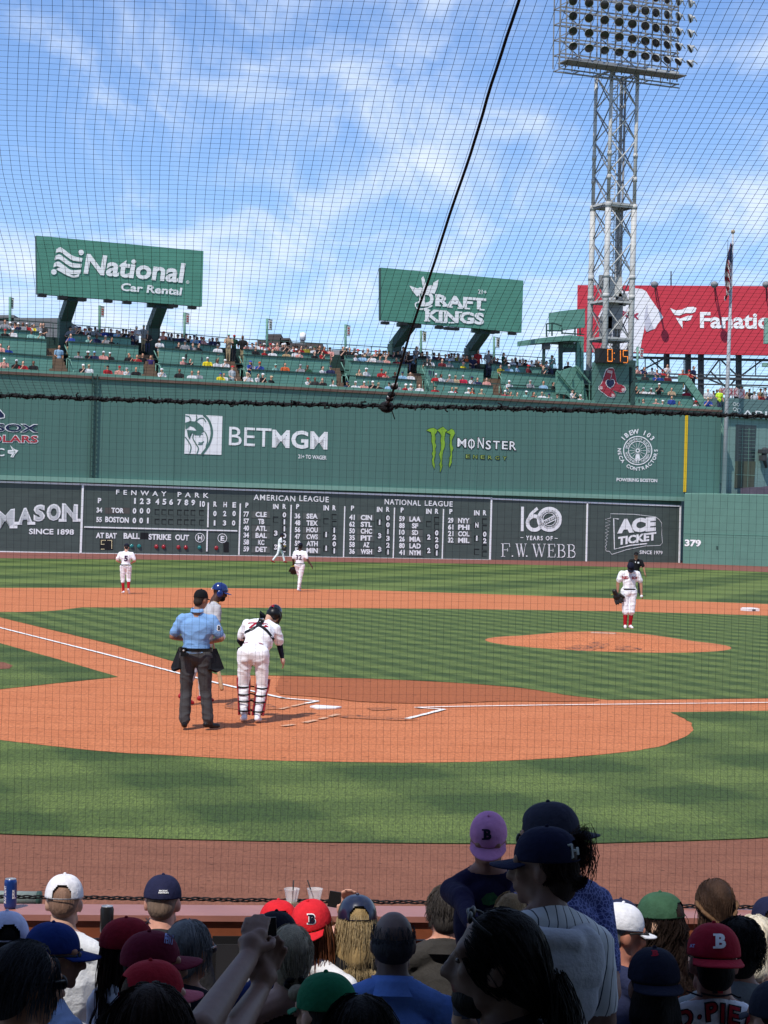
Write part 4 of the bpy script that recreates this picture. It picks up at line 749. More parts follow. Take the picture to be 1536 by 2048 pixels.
# sock sign and the pitch clock on the tower
Vs = WV - .02
ck = thing('digital_clock', WP(1230, 727, Vs), 'black clock display showing orange digits 0 15 on the light tower', 'clock')
mb = MB(); wbox(mb, [(1198.5, 696), (1257, 700), (1257, 727), (1198.5, 725)], Vs - .55, Vs + .1); mb.build('case', mat('clock_black', (.018, .018, .018), .4, .1), ck)
m_led = mat('led_orange', (.9, .25, .02), .4, 0, emit=((1.0, .28, .05), .75))
def digit(x0, x1, y0, y1, on):
    y2 = (y0 + y1) / 2; sg = dict(a=[(x0, y0), (x1, y0 + .3)], b=[(x1, y0), (x1, y2)], c=[(x1, y2), (x1, y1)], d=[(x0, y1), (x1, y1 + .3)], e=[(x0, y2), (x0, y1)], f=[(x0, y0), (x0, y2)], g=[(x0, y2), (x1, y2)])
    mb = MB()
    for s_ in on: wline(mb, sg[s_], 1.7, Vs - .55, .03)
    mb.build('digit', m_led, ck)
digit(1215, 1224, 698.5, 722.5, 'abcdef'); digit(1236, 1240.5, 701, 724, 'bc'); digit(1246, 1255, 701, 725, 'afgcd')
for y in (705, 717): mb = MB(); wrect(mb, 1227.2, y, 1229, y + 2, Vs - .55); mb.build('colon_dot', m_led, ck)
sk = thing('team_sign', WP(1225, 805, Vs), 'dark green sign board with a pair of red socks around a navy heart', 'sign')
mb = MB(); wbox(mb, [(1191, 724), (1258, 728), (1258, 807), (1190, 804)], Vs, Vs + .5); mb.build('panel', m_wall, sk)
sl_ = [(550, 1370), (600, 1345), (655, 1342), (672, 1360), (690, 1430), (705, 1500), (712, 1560), (740, 1600), (800, 1612), (845, 1640), (858, 1690), (830, 1730), (770, 1735), (700, 1710), (640, 1690), (690, 1760), (695, 1800), (650, 1815), (580, 1800), (520, 1750), (470, 1715), (432, 1680), (432, 1640), (470, 1590), (500, 1520), (520, 1450)]
def shr(P, k): cx = sum(p[0] for p in P) / len(P); cy = sum(p[1] for p in P) / len(P); return [(cx + (x - cx) * k, cy + (y - cy) * k) for x, y in P]
mb = MB(); wpoly(mb, [z7(*p) for p in sl_], Vs, .03); mb.build('sock_outline', m_wt, sk); mb = MB(); wpoly(mb, [z7(*p) for p in shr(sl_, .945)], Vs, .05); mb.build('socks', mat('sock_red', (.36, .035, .055), .6, .06), sk)
ht = [(606, 1540), (640, 1520), (672, 1535), (685, 1580), (660, 1630), (612, 1668), (565, 1640), (538, 1590), (545, 1545), (575, 1525)]
mb = MB(); wpoly(mb, [z7(*p) for p in ht], Vs, .065); mb.build('heart_outline', m_wt, sk); mb = MB(); wpoly(mb, [z7(*p) for p in shr(ht, .87)], Vs, .08); mb.build('heart', m_navy, sk)
for P in ([(452, 1630), (492, 1635), (495, 1675), (465, 1685), (445, 1665)], [(790, 1665), (830, 1660), (835, 1700), (800, 1718), (782, 1700)], [(632, 1745), (672, 1755), (680, 1790), (650, 1802), (630, 1790)], [(560, 1378), (640, 1395), (635, 1440), (555, 1420)]): mb = MB(); wpoly(mb, [z7(*p) for p in P], Vs, .07); mb.build('sock_patch', mat('sock_pale', (.60, .42, .42), .6, .1), sk)
mb = MB(); wline(mb, [z7(640, 1395), z7(632, 1470), z7(610, 1530)], .9, Vs, .07); mb.build('sock_seam', m_wt, sk)
mb = MB(); mb.box(WP(1263, 765, Vs + .2), (.35, .5, 3.2), AXW); mb.build('side_panel', m_dkg, sk)
# press booth left of the tower
bt = thing('roofed_booth', WP(1150, 740, TV[3]), 'green roofed booth with railings on the roof left of the light tower', 'booth'); Vb = TV[3] + .5
def bq(q, v0, v1, nm, m): mb = MB(); wbox(mb, q, v0, v1); mb.build(nm, m, bt)
bq([(1082, 676), (1140, 670), (1168, 673), (1168, 683), (1140, 681), (1082, 686)], Vb - 1.2, Vb + 2.5, 'roof', m_seat)
bq([(1122, 622), (1170, 617), (1170, 655), (1122, 660)], Vb + .3, Vb + 2.2, 'rooftop_box', m_seat)
bq([(1123, 686), (1160, 686), (1160, 704), (1123, 705)], Vb, Vb + .2, 'sign_panel', m_dkg)
mb = MB(); wtext(mb, 'MONSTER', (1126, 695), (1158, 696), 7, Vb, out=.03, bold=.02); mb.build('lettering', m_seat, bt)
for x in (1121, 1155, 1163): mb = MB(); mb.beam(WP(x, 680, Vb), WP(x, 745, Vb), .25); mb.build('post', m_dkg if x < 1150 else m_seat, bt)
mb = MB(); mb.beam(WP(1088, 684, Vb - .8), WP(1087, 730, Vb - .8), .18); mb.build('post', m_dkg, bt)
mb = MB()
for a, b in [((1093, 648), (1093, 674)), ((1104, 647), (1104, 672)), ((1093, 648), (1105, 646)), ((1105, 646), (1124, 652)), ((1093, 661), (1124, 662)), ((1124, 666), (1168, 669)), ((1150, 655), (1150, 672)), ((1124, 656), (1124, 668)), ((1160, 655), (1160, 670))]: mb.beam(WP(*a, Vb), WP(*b, Vb), .09)
mb.build('roof_railing', m_dkg, bt); mb = MB(); mb.box(WP(1092, 692, Vb - .9), (.5, .4, .5), AXW); mb.build('loudspeaker', m_dst, bt)
bq([(1113, 745), (1162, 738), (1162, 752), (1113, 756)], Vb - .1, Vb, 'front_panel', m_seat)
# ------------------------------------------------------------------ building at the right end
m_brick = mat('teal_brick', (.17, .27, .25), .75, .14, 6, .25, 10, stretch=(1, 1, 3))
Vr = WV + 1.5
bd = thing('end_building', W(UR + 4, 0, Vr), 'pale teal brick building with a tall barred window behind the flagpole', 'building')
Ub0, Ub1 = wp(1440, 900, Vr)[0], wp(1700, 900, Vr)[0]; zb = wp(1470, 836, Vr)[1]; zt = wp(1470, 797, Vr)[1]
MB().box(W((Ub0 + Ub1) / 2, zb / 2, Vr + 3), (Ub1 - Ub0, 6, zb), AXW).build('wall', m_brick, bd)
MB().box(W((Ub0 + Ub1) / 2, (zb + zt) / 2, Vr + 2.9), (Ub1 - Ub0, 6.3, zt - zb), AXW).build('parapet', mat('teal_panel', (.12, .20, .195), .55, .06), bd)
mb = MB()
wtext(mb, 'ABIOMED', (1479, 834), (1630, 842), 14, Vr, out=.3, bold=.0)
mb.build('lettering', m_wt, bd)
for c, r in [((1464.5, 808.5), 3.3), ((1472, 809.5), 3.3), ((1465, 818.5), 3.5), ((1473.5, 821), 4)]: mb = MB(); pring(mb, *c, r - .8, r, Vr, .3); mb.build('ring_mark', m_wt, bd)
wn_ = MB(); wbox(wn_, [(1472, 849), (1513, 851), (1509, 923), (1470, 922)], Vr - .03, Vr + .2); wdw = wn_.build('window', mat('window_dark', (.02, .035, .04), .2, 0, spec=.6), bd)
wn_ = MB(); wbox(wn_, [(1471, 922), (1511, 923), (1508, 977), (1469, 976)], Vr - .04, Vr + .2); wn_.build('window_panel', mat('panel_olive', (.075, .085, .06), .6, .1), bd)
mb = MB()
for x in (1484, 1497): wline(mb, [(x, 856), (x - 3, 974)], .9, Vr, .08)
for i in range(9): wline(mb, [(1476, 858.5 + 7.2 * i), (1509, 859.5 + 7.2 * i)], .5, Vr, .08)
wline(mb, [(1471, 949), (1509, 951)], .8, Vr, .08)
mb.build('window_bars', m_ledge, wdw)
mb = MB(); mb.beam(W(wp(1442, 900, Vr)[0], 6, Vr - .12), W(wp(1442, 900, Vr)[0], zb, Vr - .12), .3, .25); mb.build('corner_trim', m_ledge, bd)
mb = MB(); mb.tube([WP(1531, 898, Vr - .3), WP(1527, 915, Vr - .5), WP(1533, 935, Vr - .3)], [.25, .2, .1], 8); mb.box(WP(1527, 903, Vr - .5), (.6, .6, .3), AXW); mb.box(WP(1526, 916, Vr - .5), (.4, .5, .4), AXW); mb.build('wall_lamp', m_dst, bd)
tp = MB(); tpc = []
for i in range(7):
    f = i / 6; x = 1481 + 120 * f; hgt = [13, 15, 16, 19, 20, 21, 21][i]; tpc.append((x, 989 + 3 * f, hgt))
for (x, y, h_), (x2, y2, h2) in zip(tpc, tpc[1:]):
    A, B = gp(x, 1128), gp(x2, 1128); V_ = Vr - 1.4
    tp.hexa([WP(x, y, V_ - .8), WP(x2, y2, V_ - .8), WP(x2, y2, V_ + .8), WP(x, y, V_ + .8), WP(x, y - h_, V_ - .3), WP(x2, y2 - h2, V_ - .3), WP(x2, y2 - h2, V_ + .5), WP(x, y - h_, V_ + .5)])
tag(tp.build('tarpaulin', mat('tarp_purple', (.055, .045, .060), .45, .25, 1.2, .6, 2), None, True), 'crumpled dark purple tarpaulin lying on the lower wall below the barred window', 'tarpaulin')
# flagpole and flag
fp = thing('flagpole', WP(1448, 988, WV - .5), 'tall pale flagpole standing in front of the right end of the wall', 'flagpole')
A, B = WP(1447, 988, WV - .5), WP(1466, 466, WV - .5); mb = MB(); mb.tube([A, A.lerp(B, .5), B], [.18, .145, .075], 12); mb.build('pole', mat('pole_grey', (.42, .43, .45), .4, .05), fp)
mb = MB(); mb.ell(B + ZV * .1, .16); mb.build('finial', mat('finial_tan', (.45, .36, .25), .4, 0), fp)
mb = MB(); mb.tube([WP(1456, 480, WV - .8), WP(1452, 600, WV - .8)], .02, 4); mb.build('halyard', m_dst, fp)
nfl = 26; cols_ = 13; vs = []; fc = []; mi = []
fl = MB()
for i in range(nfl + 1):
    f = i / nfl
    for j in range(cols_ + 1):
        g_ = j / cols_; x = 1463.5 - 2.0 * f - g_ * (3 + 13 * math.sin(min(1, f * 1.25) * 2.6) ** 1 * (.55 + .5 * f)) - (3 if f > .9 else 0); y = 478 + f * 118 + g_ * (14 * (1 - f)) + 6 * math.sin(g_ * 5 + f * 4)
        fl.v.append(tuple(WP(x, y, WV - .75 + .22 * math.sin(g_ * 9 + f * 3))))
for i in range(nfl):
    for j in range(cols_): a = i * (cols_ + 1) + j; fl.f.append((a, a + 1, a + cols_ + 2, a + cols_ + 1)); fl.m.append(2 if i < 9 and j < 8 else ((i + j // 2) // 2) % 2); fl.sm.append(True)
tag(fl.build('hanging_flag', [mat('flag_red', (.30, .02, .035), .7, 0), mat('flag_white', (.62, .62, .62), .7, 0), mat('flag_navy', (.015, .02, .07), .7, 0)]), 'limp red white and navy striped flag hanging from the tall flagpole', 'flag')
# buildings beyond
def far_block(name, label, boxes, D):
    t = thing(name, Vector(at(boxes[0][0], boxes[0][3], D)), label, 'building')
    for i, (x0, y0, x1, y1, nm, m) in enumerate(boxes):
        P = [at(x0, y1, D), at(x1, y1, D), at(x1, y0, D), at(x0, y0, D)]; P[0].z = P[1].z = 0 if nm == 'wall' else min(P[0].z, P[1].z); mb = MB(); mb.poly(P, Vector((0, 14 + i, 0))); mb.build(nm, m, t)
    return t
m_fb = mat('far_brick', (.085, .072, .068), .8, .15, .3); m_fg = mat('far_grey', (.16, .165, .17), .8, .12, .2)
far_block('brick_building', 'dark brick building showing above the middle of the stand', [(515, 680, 578, 720, 'wall', m_fb), (535, 668, 562, 681, 'stair_tower', m_fb), (578, 686, 645, 720, 'wall', m_fb), (560, 676, 580, 690, 'penthouse', m_fb)], 230)
t = thing('roof_tank', at(605, 683, 226), 'small white water tank on the roof of the dark brick building', 'water tank'); mb = MB(); mb.lathe([(.01, .95), (.36, .85), (.36, .05), (.01, 0)], at(605.5, 681, 226), n=16); mb.build('tank', m_wt, t); MB().box(at(605, 682, 226), (.5, .5, .9)).build('base', m_fg, t)
far_block('grey_building', 'long grey flat roofed building at the far left above the stand', [(-60, 636, 128, 700, 'wall', m_fg), (-60, 630, 28, 640, 'penthouse', m_fg)], 260)
far_block('low_building', 'pale low building between the brick building and the right billboard', [(640, 700, 690, 730, 'wall', mat('far_pale', (.3, .3, .3), .8, .1))], 240)
# ------------------------------------------------------------------ front wall of the stands
FA, FB = at(0, 1828, 9.85), at(1536, 1836, 10.25); FA.z = FB.z = 0; dF = (FB - FA).normalized(); nF = Vector((-dF.y, dF.x, 0)); FZ = 0.957
AXF = (dF, nF, ZV)
def fw(s_, back, z): return FA + dF * s_ + nF * back + ZV * z       # along the wall, back towards the field, height
m_wood = mat('wall_paint_brown', (.22, .062, .026), .5, .22, 3, .08, 12, .4); m_woodt = mat('wall_cap_paint', (.36, .15, .115), .40, .10, 4, .05, 20, .5)
fwl = thing('front_row_wall', fw(2, 0, 0), 'rust brown wooden wall with a wide cap in front of the first row', 'wall')
MB().box(fw(2, .12, FZ - .015), (16, .27, .03), AXF).build('cap', m_woodt, fwl)
MB().box(fw(2, .04, FZ - .075), (16, .07, .09), AXF).build('lip', m_wood, fwl)
MB().box(fw(2, .11, .41), (16, .12, .82), AXF).build('face', m_wood, fwl)
mb = MB()
for k in range(-6, 9): mb.box(fw(k * 1.05 + .05, .035, .40), (.10, .03, .66), AXF)
mb.box(fw(2, .035, .79), (16, .03, .07), AXF); mb.box(fw(2, .035, .05), (16, .03, .10), AXF); mb.build('panel_frame', m_wood, fwl)
s0 = (at(461, 1880, 9.9) - FA).dot(dF)
mb = MB(); mb.box(fw(s0 + .12, .02, .60), (.42, .05, .50), AXF); vn = mb.build('vent', m_black, fwl); mb = MB(); mb.box(fw(s0 + .10, -.008, .60), (.34, .012, .42), AXF); mb.build('vent_screen', mat('vent_grey', (.03, .03, .033), .35, .1), vn)
# ------------------------------------------------------------------ concrete terrace, roof over the rear rows
m_conc = mat('concrete', (.22, .21, .20), .85, .15, 2, .2, 30)
for k in range(12): tag(MB().box((0, 9.35 - .85 * k - .425 - 0, .07 * k * 2 - .5), (16, .85, 1.0)).build('seating_terrace', m_conc), kind='structure')
rf = thing('stand_roof', (0, -8, 8.8), 'dark grandstand roof above the shaded rows of spectators', 'roof')
MB().box((0, -11.70, 9.2), (70, 30.6, .4)).build('roof_deck', mat('roof_dark', (.30, .32, .30), .8, .1), rf)
MB().box((0, -25, 4.5), (70, .5, 9)).build('rear_wall', MATS['roof_dark'], rf)  # unseen wall, added to block light from behind the rows
for x in (-14, 14): MB().box((x, -2, 4.5), (.5, .5, 9)).build('column', MATS['roof_dark'], rf)
# ------------------------------------------------------------------ protective netting
m_net = mat('net_cord', (.006, .007, .014), .6, 0, spec=.2)
YN = 10.45; ZB = 0.98
zr0 = at(768, 812, YN).z; slope = 0
def rope_z(x): return zr0 - .0062 * x + .012 * math.sin(x * 1.1)
RISE = Vector((.118, -.930, .347)).normalized()
CELL = .0385
def netpt(x, s_):                       # s_ < 0 below the rope (vertical), > 0 up the overhead slope
    if s_ <= 0: p = Vector((x, YN, rope_z(x) + s_))
    else: p = Vector((x, YN, rope_z(x))) + RISE * s_
    n_ = noise.noise_vector(Vector((p.x * 1.1, p.y * .9, p.z * 1.2 + 5))) * .009 + noise.noise_vector(Vector((p.x * 5, p.y * 4, p.z * 5))) * .0035
    k = min(1, abs(s_) * 4); left = max(0, min(1, (-x - .9) / .8))
    if s_ > 0: n_ = n_ + Vector((.03 * math.sin(s_ * 2.6 + x) * left, 0, 0))
    return p + Vector((n_.x, n_.y * .5, n_.z)) * k
nt = thing('protective_net', (0, YN, ZB), 'black protective netting hung in front of the whole field and sky', 'net')
def cords(s0, s1, nm, rv, rh):
    mbv, mbh = MB(), MB()
    xs = np.arange(-3.4, 3.4, CELL)
    k = max(6, int(abs(s1 - s0) / .09))
    for x in xs: mbv.tube([netpt(x, s0 + (s1 - s0) * j / k) for j in range(k + 1)], rv, 3, cap=False)
    for s_ in np.arange(min(s0, s1) + CELL, max(s0, s1), CELL): mbh.tube([netpt(x, s_) for x in np.linspace(-3.4, 3.4, 62)], rh, 3, cap=False)
    mbv.m = mbv.m + mbh.m; k0 = len(mbv.v); mbv.v += mbh.v; mbv.f += [tuple(i + k0 for i in f) for f in mbh.f]; mbv.sm += mbh.sm
    mbv.build(nm, m_net, nt)
cords(-(zr0 - ZB), 0, 'hanging_net', .00062, .00036); cords(0.0, 6.2, 'overhead_net', .00100, .00060)
m_rope = mat('rope_black', (.014, .014, .016), .75, .3, 40, .8, 160)
mb = MB(); P = [netpt(x, 0) for x in np.linspace(-3.4, 3.4, 240)]; mb.tube(P, [.0085 + .002 * noise.noise(p * 25) for p in P], 7); mb.tube([p + Vector((0, -.012 * math.cos(i * 1.3), .012 * math.sin(i * 1.3))) for i, p in enumerate(P)], 0.0055, 5)
for i in range(2, 238, 1):
    p = P[i] + Vector((random.uniform(-.01, .01), 0, 0)); r = .0125 + random.uniform(-.002, .004); mb.tube([p + Vector((.010 * math.cos(a * .5), r * math.cos(a), r * math.sin(a))) for a in np.linspace(0, 6.28, 9)], .0026, 4, cap=False)
    if random.random() < .09: q = p + Vector((0, -.015, .018 * random.choice((-1, 1, 1)))); mb.tube([p, q + Vector((random.uniform(-.01, .01), 0, 0)), q + Vector((random.uniform(-.03, .03), 0, random.uniform(-.01, .015)))], .0045, 5)
mb.build('edge_rope', m_rope, nt)
mb = MB(); P = [netpt(0, s_) - Vector((0, .006, .006)) for s_ in np.linspace(0, 6.2, 60)]; mb.tube(P, .0062, 8); mb.build('rib_rope', m_rope, nt)
mb = MB()
for s_ in (.02, .10, .16, .26): p = netpt(0, s_); mb.ell(p, (.022, .018, .016), n=10, h=6)
p = netpt(0, 0); mb.ell(p - ZV * .005, (.04, .03, .032), n=12, h=8); mb.tube([p, p + Vector((.03, -.01, -.03)), p + Vector((.045, -.01, -.07))], .003, 4); mb.build('rope_knot', m_rope, nt)
for s_ in (.075, .125, .285): mb = MB(); p = netpt(0, s_) - Vector((0, .012, .0)); mb.tube([p + Vector((-.016, 0, -.003)), p + Vector((.016, 0, .004))], .008, 8); mb.build('rope_clamp', mat('clamp_grey', (.5, .5, .5), .35, 0), nt)
mb = MB()
a, b = at(-500, 1786, YN), at(2000, 1821, YN); P = [a.lerp(b, f) + ZV * (.004 * noise.noise(Vector((f * 60, 0, 0)))) for f in np.linspace(0, 1, 260)]
for ph in (0, 2.1, 4.2): mb.tube([p + Vector((0, .008 * math.cos(i * .9 + ph), .0085 * math.sin(i * .9 + ph))) for i, p in enumerate(P)], .0042, 5)
mb.build('bottom_rope', m_rope, nt)
# pale padded strip behind the wall at the left
mb = MB(); a, b = at(-120, 1796, 10.75), at(78, 1799, 10.75); mb.tube([a, b], [.045, .045], 12); P_ = thing('padded_rail', a, 'pale grey green padded rail end beyond the net at the left', 'rail'); mb.build('padding', mat('pad_pale', (.24, .29, .27), .6, .15), P_)
mb = MB(); mb.tube([b - Vector((.01, 0, 0)), b + Vector((.012, 0, 0))], .047, 12); mb.build('end_cap', m_dkg, P_)
# ------------------------------------------------------------------ drinks on the wall
def onwall(px, py): d = ray(px, py); return EYE + d * ((FZ - ZC) / d.z)
c = onwall(20, 1817); can = thing('drink_can', c, 'tall blue drink can standing on the wall cap at the far left', 'can')
cm = MB(); cm.lathe([(0, .008), (.022, .004), (.026, .0), (.031, .012), (.0325, .02), (.0325, .132), (.031, .143), (.0265, .150)], c, n=28); cm.build('can_body', mat('can_blue', (.012, .045, .22), .28, .05, spec=.6, metal=.3), can)
cm = MB(); cm.lathe([(.0265, .1495), (.0275, .153), (.0245, .154), (.0235, .149), (0.0005, .149)], c, n=28); cm.build('can_lid', mat('can_alu', (.6, .6, .6), .3, .05, metal=.8), can)
def wrapt(s_, c0, r, a0, a1, z0, z1, m, nm, par, rot=False):
    g = text_geo(s_, .02); vs = []
    for x, y in g[0]:
        fx, fy = x / g[2], y / g[3]
        if rot: fx, fy = 1 - fy, fx
        a = a0 + (a1 - a0) * fx; vs.append(c0 + Vector((r * math.sin(a), -r * math.cos(a), z0 + (z1 - z0) * fy)))
    mb = MB(); mb.add(vs, g[1]); return mb.build(nm, m, par)
wrapt('BUD LIGHT', c, .0332, rad(-62), rad(-30), .03, .12, m_wt, 'lettering', can, True); wrapt('BL', c, .0332, rad(28), rad(62), .055, .10, m_wt, 'lettering', can)
c = at(213, 1866, 9.0); can = thing('drink_can', c, 'dark can with a silver lid beside the man in the white cap', 'can')
cm = MB(); cm.lathe([(0, .0), (.026, .0), (.031, .012), (.031, .110), (.026, .122)], c, n=24); cm.build('can_body', mat('can_black', (.02, .02, .022), .3, .1, metal=.3), can)
cm = MB(); cm.lathe([(.026, .1215), (.0275, .125), (.0245, .126), (.0235, .121), (.0005, .121)], c, n=24); cm.build('can_lid', MATS['can_alu'], can)
m_cup = bpy.data.materials.new('clear_plastic'); m_cup.use_nodes = True; t_ = m_cup.node_tree; pb = t_.nodes['Principled BSDF']; pb.inputs['Base Color'].default_value = (.9, .9, .92, 1); pb.inputs['Roughness'].default_value = .25
tr = N(t_, 'ShaderNodeBsdfTransparent'); ms = N(t_, 'ShaderNodeMixShader'); ms.inputs[0].default_value = .30; t_.links.new(tr.outputs[0], ms.inputs[1]); t_.links.new(pb.outputs[0], ms.inputs[2]); t_.links.new(ms.outputs[0], t_.nodes['Material Output'].inputs[0])
for i, (x, y, lab, lean) in enumerate([(583, 1812, 'clear plastic cup with an upright black straw, left of the other cup', .002), (629, 1812, 'clear plastic cup with a tilted black straw on the wall cap', -.022)]):
    c = onwall(x, y); t = thing('plastic_cup', c, lab, 'cup')
    mb = MB(); mb.lathe([(.0005, .002), (.026, .002), (.029, .03), (.041, .088), (.043, .090), (.041, .0915), (.039, .089), (.028, .032), (.025, .006), (.0005, .005)], c, n=28); mb.build('cup', m_cup, t)
    mb = MB(); mb.lathe([(.0005, .006), (.025, .0065), (.0275, .024), (.0005, .024)], c, n=24); mb.build('drink', mat('drink_pale', (.25, .27, .18), .2, .1), t)
    mb = MB(); mb.tube([c + Vector((.004, 0, .012)), c + Vector((.004 + lean * 2, .0, .135))], .0034, 7); mb.build('straw', m_black, t)
# ------------------------------------------------------------------ people: one continuous skinned surface from tapered limbs
def cap_mesh(mb, a, b, ra, rb, n=12):
    a = Vector(a); b = Vector(b); d = b - a; L = d.length; d = d.normalized() if L > 1e-6 else ZV; P, R = [], []
    for t in (-1, -.85, -.5, 0): P.append(a + d * ra * t); R.append(max(1e-4, ra * math.sqrt(max(0, 1 - t * t))))
    for t in (0, .5, .85, 1): P.append(b + d * rb * t); R.append(max(1e-4, rb * math.sqrt(max(0, 1 - t * t))))
    mb.tube(P, R, n, smooth=True)
class Fig:
    def __init__(s): s.pr = []
    def c(s, a, b, ra, rb, m): s.pr.append(('c', Vector(a), Vector(b), ra, rb, m)); return s
    def e(s, c, r, m, M=None): s.pr.append(('e', Vector(c), r if hasattr(r, '__len__') else (r, r, r), M or Matrix.Identity(3), 0, m)); return s
    def chain(s, pts, rs, m):
        for i in range(len(pts) - 1): s.c(pts[i], pts[i + 1], rs[i], rs[i + 1], m)
        return s
    def build(s, name, mats, T=None, parent=None, voxel=.012, smooth=4, wrinkle=0.0, cloth=(1, 2), loc=None, neck=None):
        mb = MB()
        for p in s.pr:
            if p[0] == 'c': cap_mesh(mb, p[1], p[2], p[3], p[4])
            else: mb.ell(p[1], p[2], p[3])
        me = mb.mesh('tmp', mats); o = bpy.data.objects.new('tmp', me); COL.objects.link(o)
        r = o.modifiers.new('r', 'REMESH'); r.mode = 'VOXEL'; r.voxel_size = voxel; r.use_smooth_shade = True
        if smooth: q = o.modifiers.new('s', 'SMOOTH'); q.factor = .5; q.iterations = smooth
        dg = bpy.context.evaluated_depsgraph_get(); out = bpy.data.meshes.new_from_object(o.evaluated_get(dg)); bpy.data.objects.remove(o); bpy.data.meshes.remove(me)
        out.name = name; out.materials.clear()
        for m in mats: out.materials.append(m)
        nv, nf = len(out.vertices), len(out.polygons); co = np.empty(nv * 3); out.vertices.foreach_get('co', co); co = co.reshape(-1, 3)
        fc = np.empty(nf * 3); out.polygons.foreach_get('center', fc); fc = fc.reshape(-1, 3)
        best = np.full(nf, 1e9); mi = np.zeros(nf, dtype=np.int32)
        for p in s.pr:
            if p[0] == 'c':
                a, b = np.array(p[1]), np.array(p[2]); ab = b - a; t = np.clip(((fc - a) @ ab) / max(ab @ ab, 1e-9), 0, 1); d = np.linalg.norm(fc - a - t[:, None] * ab, axis=1) - (p[3] + (p[4] - p[3]) * t)
            else:
                q = (fc - np.array(p[1])) @ np.array(p[3]); r3 = np.array(p[2]); k = np.linalg.norm(q / r3, axis=1); d = (k - 1) * r3.min() * (.5 + .5 * np.clip(k, 0, 2) ** -1)
            w_ = d < best; best[w_] = d[w_]; mi[w_] = p[5]
        if neck:                                # clean neckline: skin above a tilted plane, shirt below it
            base_, Bi, k_ = neck; q = (fc - np.array(base_)) @ np.array(Bi).T / k_; h_ = q[:, 2] + .128 + .50 * (q[:, 1] + .05); rr = np.hypot(q[:, 0], q[:, 1] + .045) < .115; near = rr & (mi < 2)
            mi[near & (h_ < 0)] = 1; mi[near & (h_ >= 0)] = 0
            vq = (co - np.array(base_)) @ np.array(Bi).T / k_; vh = vq[:, 2] + .128 + .50 * (vq[:, 1] + .05); sees = np.zeros((nv, 2), bool)
            for pl in out.polygons:
                if near[pl.index]: sees[list(pl.vertices), mi[pl.index]] = True
            b_ = sees.all(axis=1) & (np.abs(vh) < .02); co[b_, 2] -= vh[b_] * k_; out.vertices.foreach_set('co', co.ravel())
        out.polygons.foreach_set('material_index', mi); out.polygons.foreach_set('use_smooth', np.ones(nf, dtype=bool))
        if wrinkle:
            no = np.empty(nv * 3); out.vertices.foreach_get('normal', no); no = no.reshape(-1, 3); isc = np.zeros(nv, bool)
            for pl in out.polygons:
                if mi[pl.index] in cloth: isc[list(pl.vertices)] = True
            for i in np.nonzero(isc)[0]:
                v = co[i]; h = noise.noise(Vector((v[0] * 5 + v[2] * 7, v[1] * 6, v[2] * 6 - v[0] * 4))); h2 = noise.noise(Vector((v[0] * 11 + 3, v[1] * 11, v[2] * 9 + v[0] * 8))); co[i] += no[i] * wrinkle * (.8 - 1.9 * abs(h) ** .7 - .5 * abs(h2))
            out.vertices.foreach_set('co', co.ravel())
        if T: out.transform(T)
        if parent: out.transform(Matrix.Translation(-ORG[parent]))
        out.update(); return link_mesh(name, out, parent, loc)
def skin(rgb): return cmat('skin', rgb, rough=.55, var=.10, scale=18, spec=.35)
def cloth(rgb, **k): return cmat('cloth', rgb, rough=.85, var=k.pop('var', .10), scale=k.pop('scale', 9), bump=.25, bscale=k.pop('bscale', 55), spec=.15)
def hairm(rgb): return cmat('hair', rgb, rough=.68, var=.25, scale=6, bump=.4, bscale=30, spec=.16, stretch=(6, 6, .7))
def hand(f, w_, d_, side, m, k=1.0, curl=.5, spread=1.0, thumb=True):
    """w_ wrist, d_ pointing direction, side = direction from palm centre to the thumb"""
    w_ = Vector(w_); d_ = Vector(d_).normalized(); side = (Vector(side) - d_ * Vector(side).dot(d_)).normalized(); nrm = d_.cross(side).normalized()
    f.c(w_, w_ + d_ * .045 * k, .028 * k, .036 * k, m); f.c(w_ + d_ * .05 * k - side * .02 * k, w_ + d_ * .08 * k + side * .02 * k, .022 * k, .022 * k, m)
    for i, L in enumerate((.070, .080, .074, .058)):
        o = w_ + d_ * .085 * k + side * (.030 - .020 * i) * k * spread; a = o + (d_ * (1 - curl * .3) + nrm * curl * .5).normalized() * L * .5 * k; b = a + (d_ * (1 - curl) + nrm * curl).normalized() * L * .5 * k; f.c(o, a, .0105 * k, .010 * k, m); f.c(a, b, .010 * k, .0085 * k, m)
    if thumb: o = w_ + d_ * .03 * k + side * .03 * k; a = o + (d_ * .6 + side * .8).normalized() * .035 * k; f.c(o, a, .014 * k, .012 * k, m); f.c(a, a + (d_ + nrm * .4).normalized() * .03 * k, .012 * k, .009 * k, m)
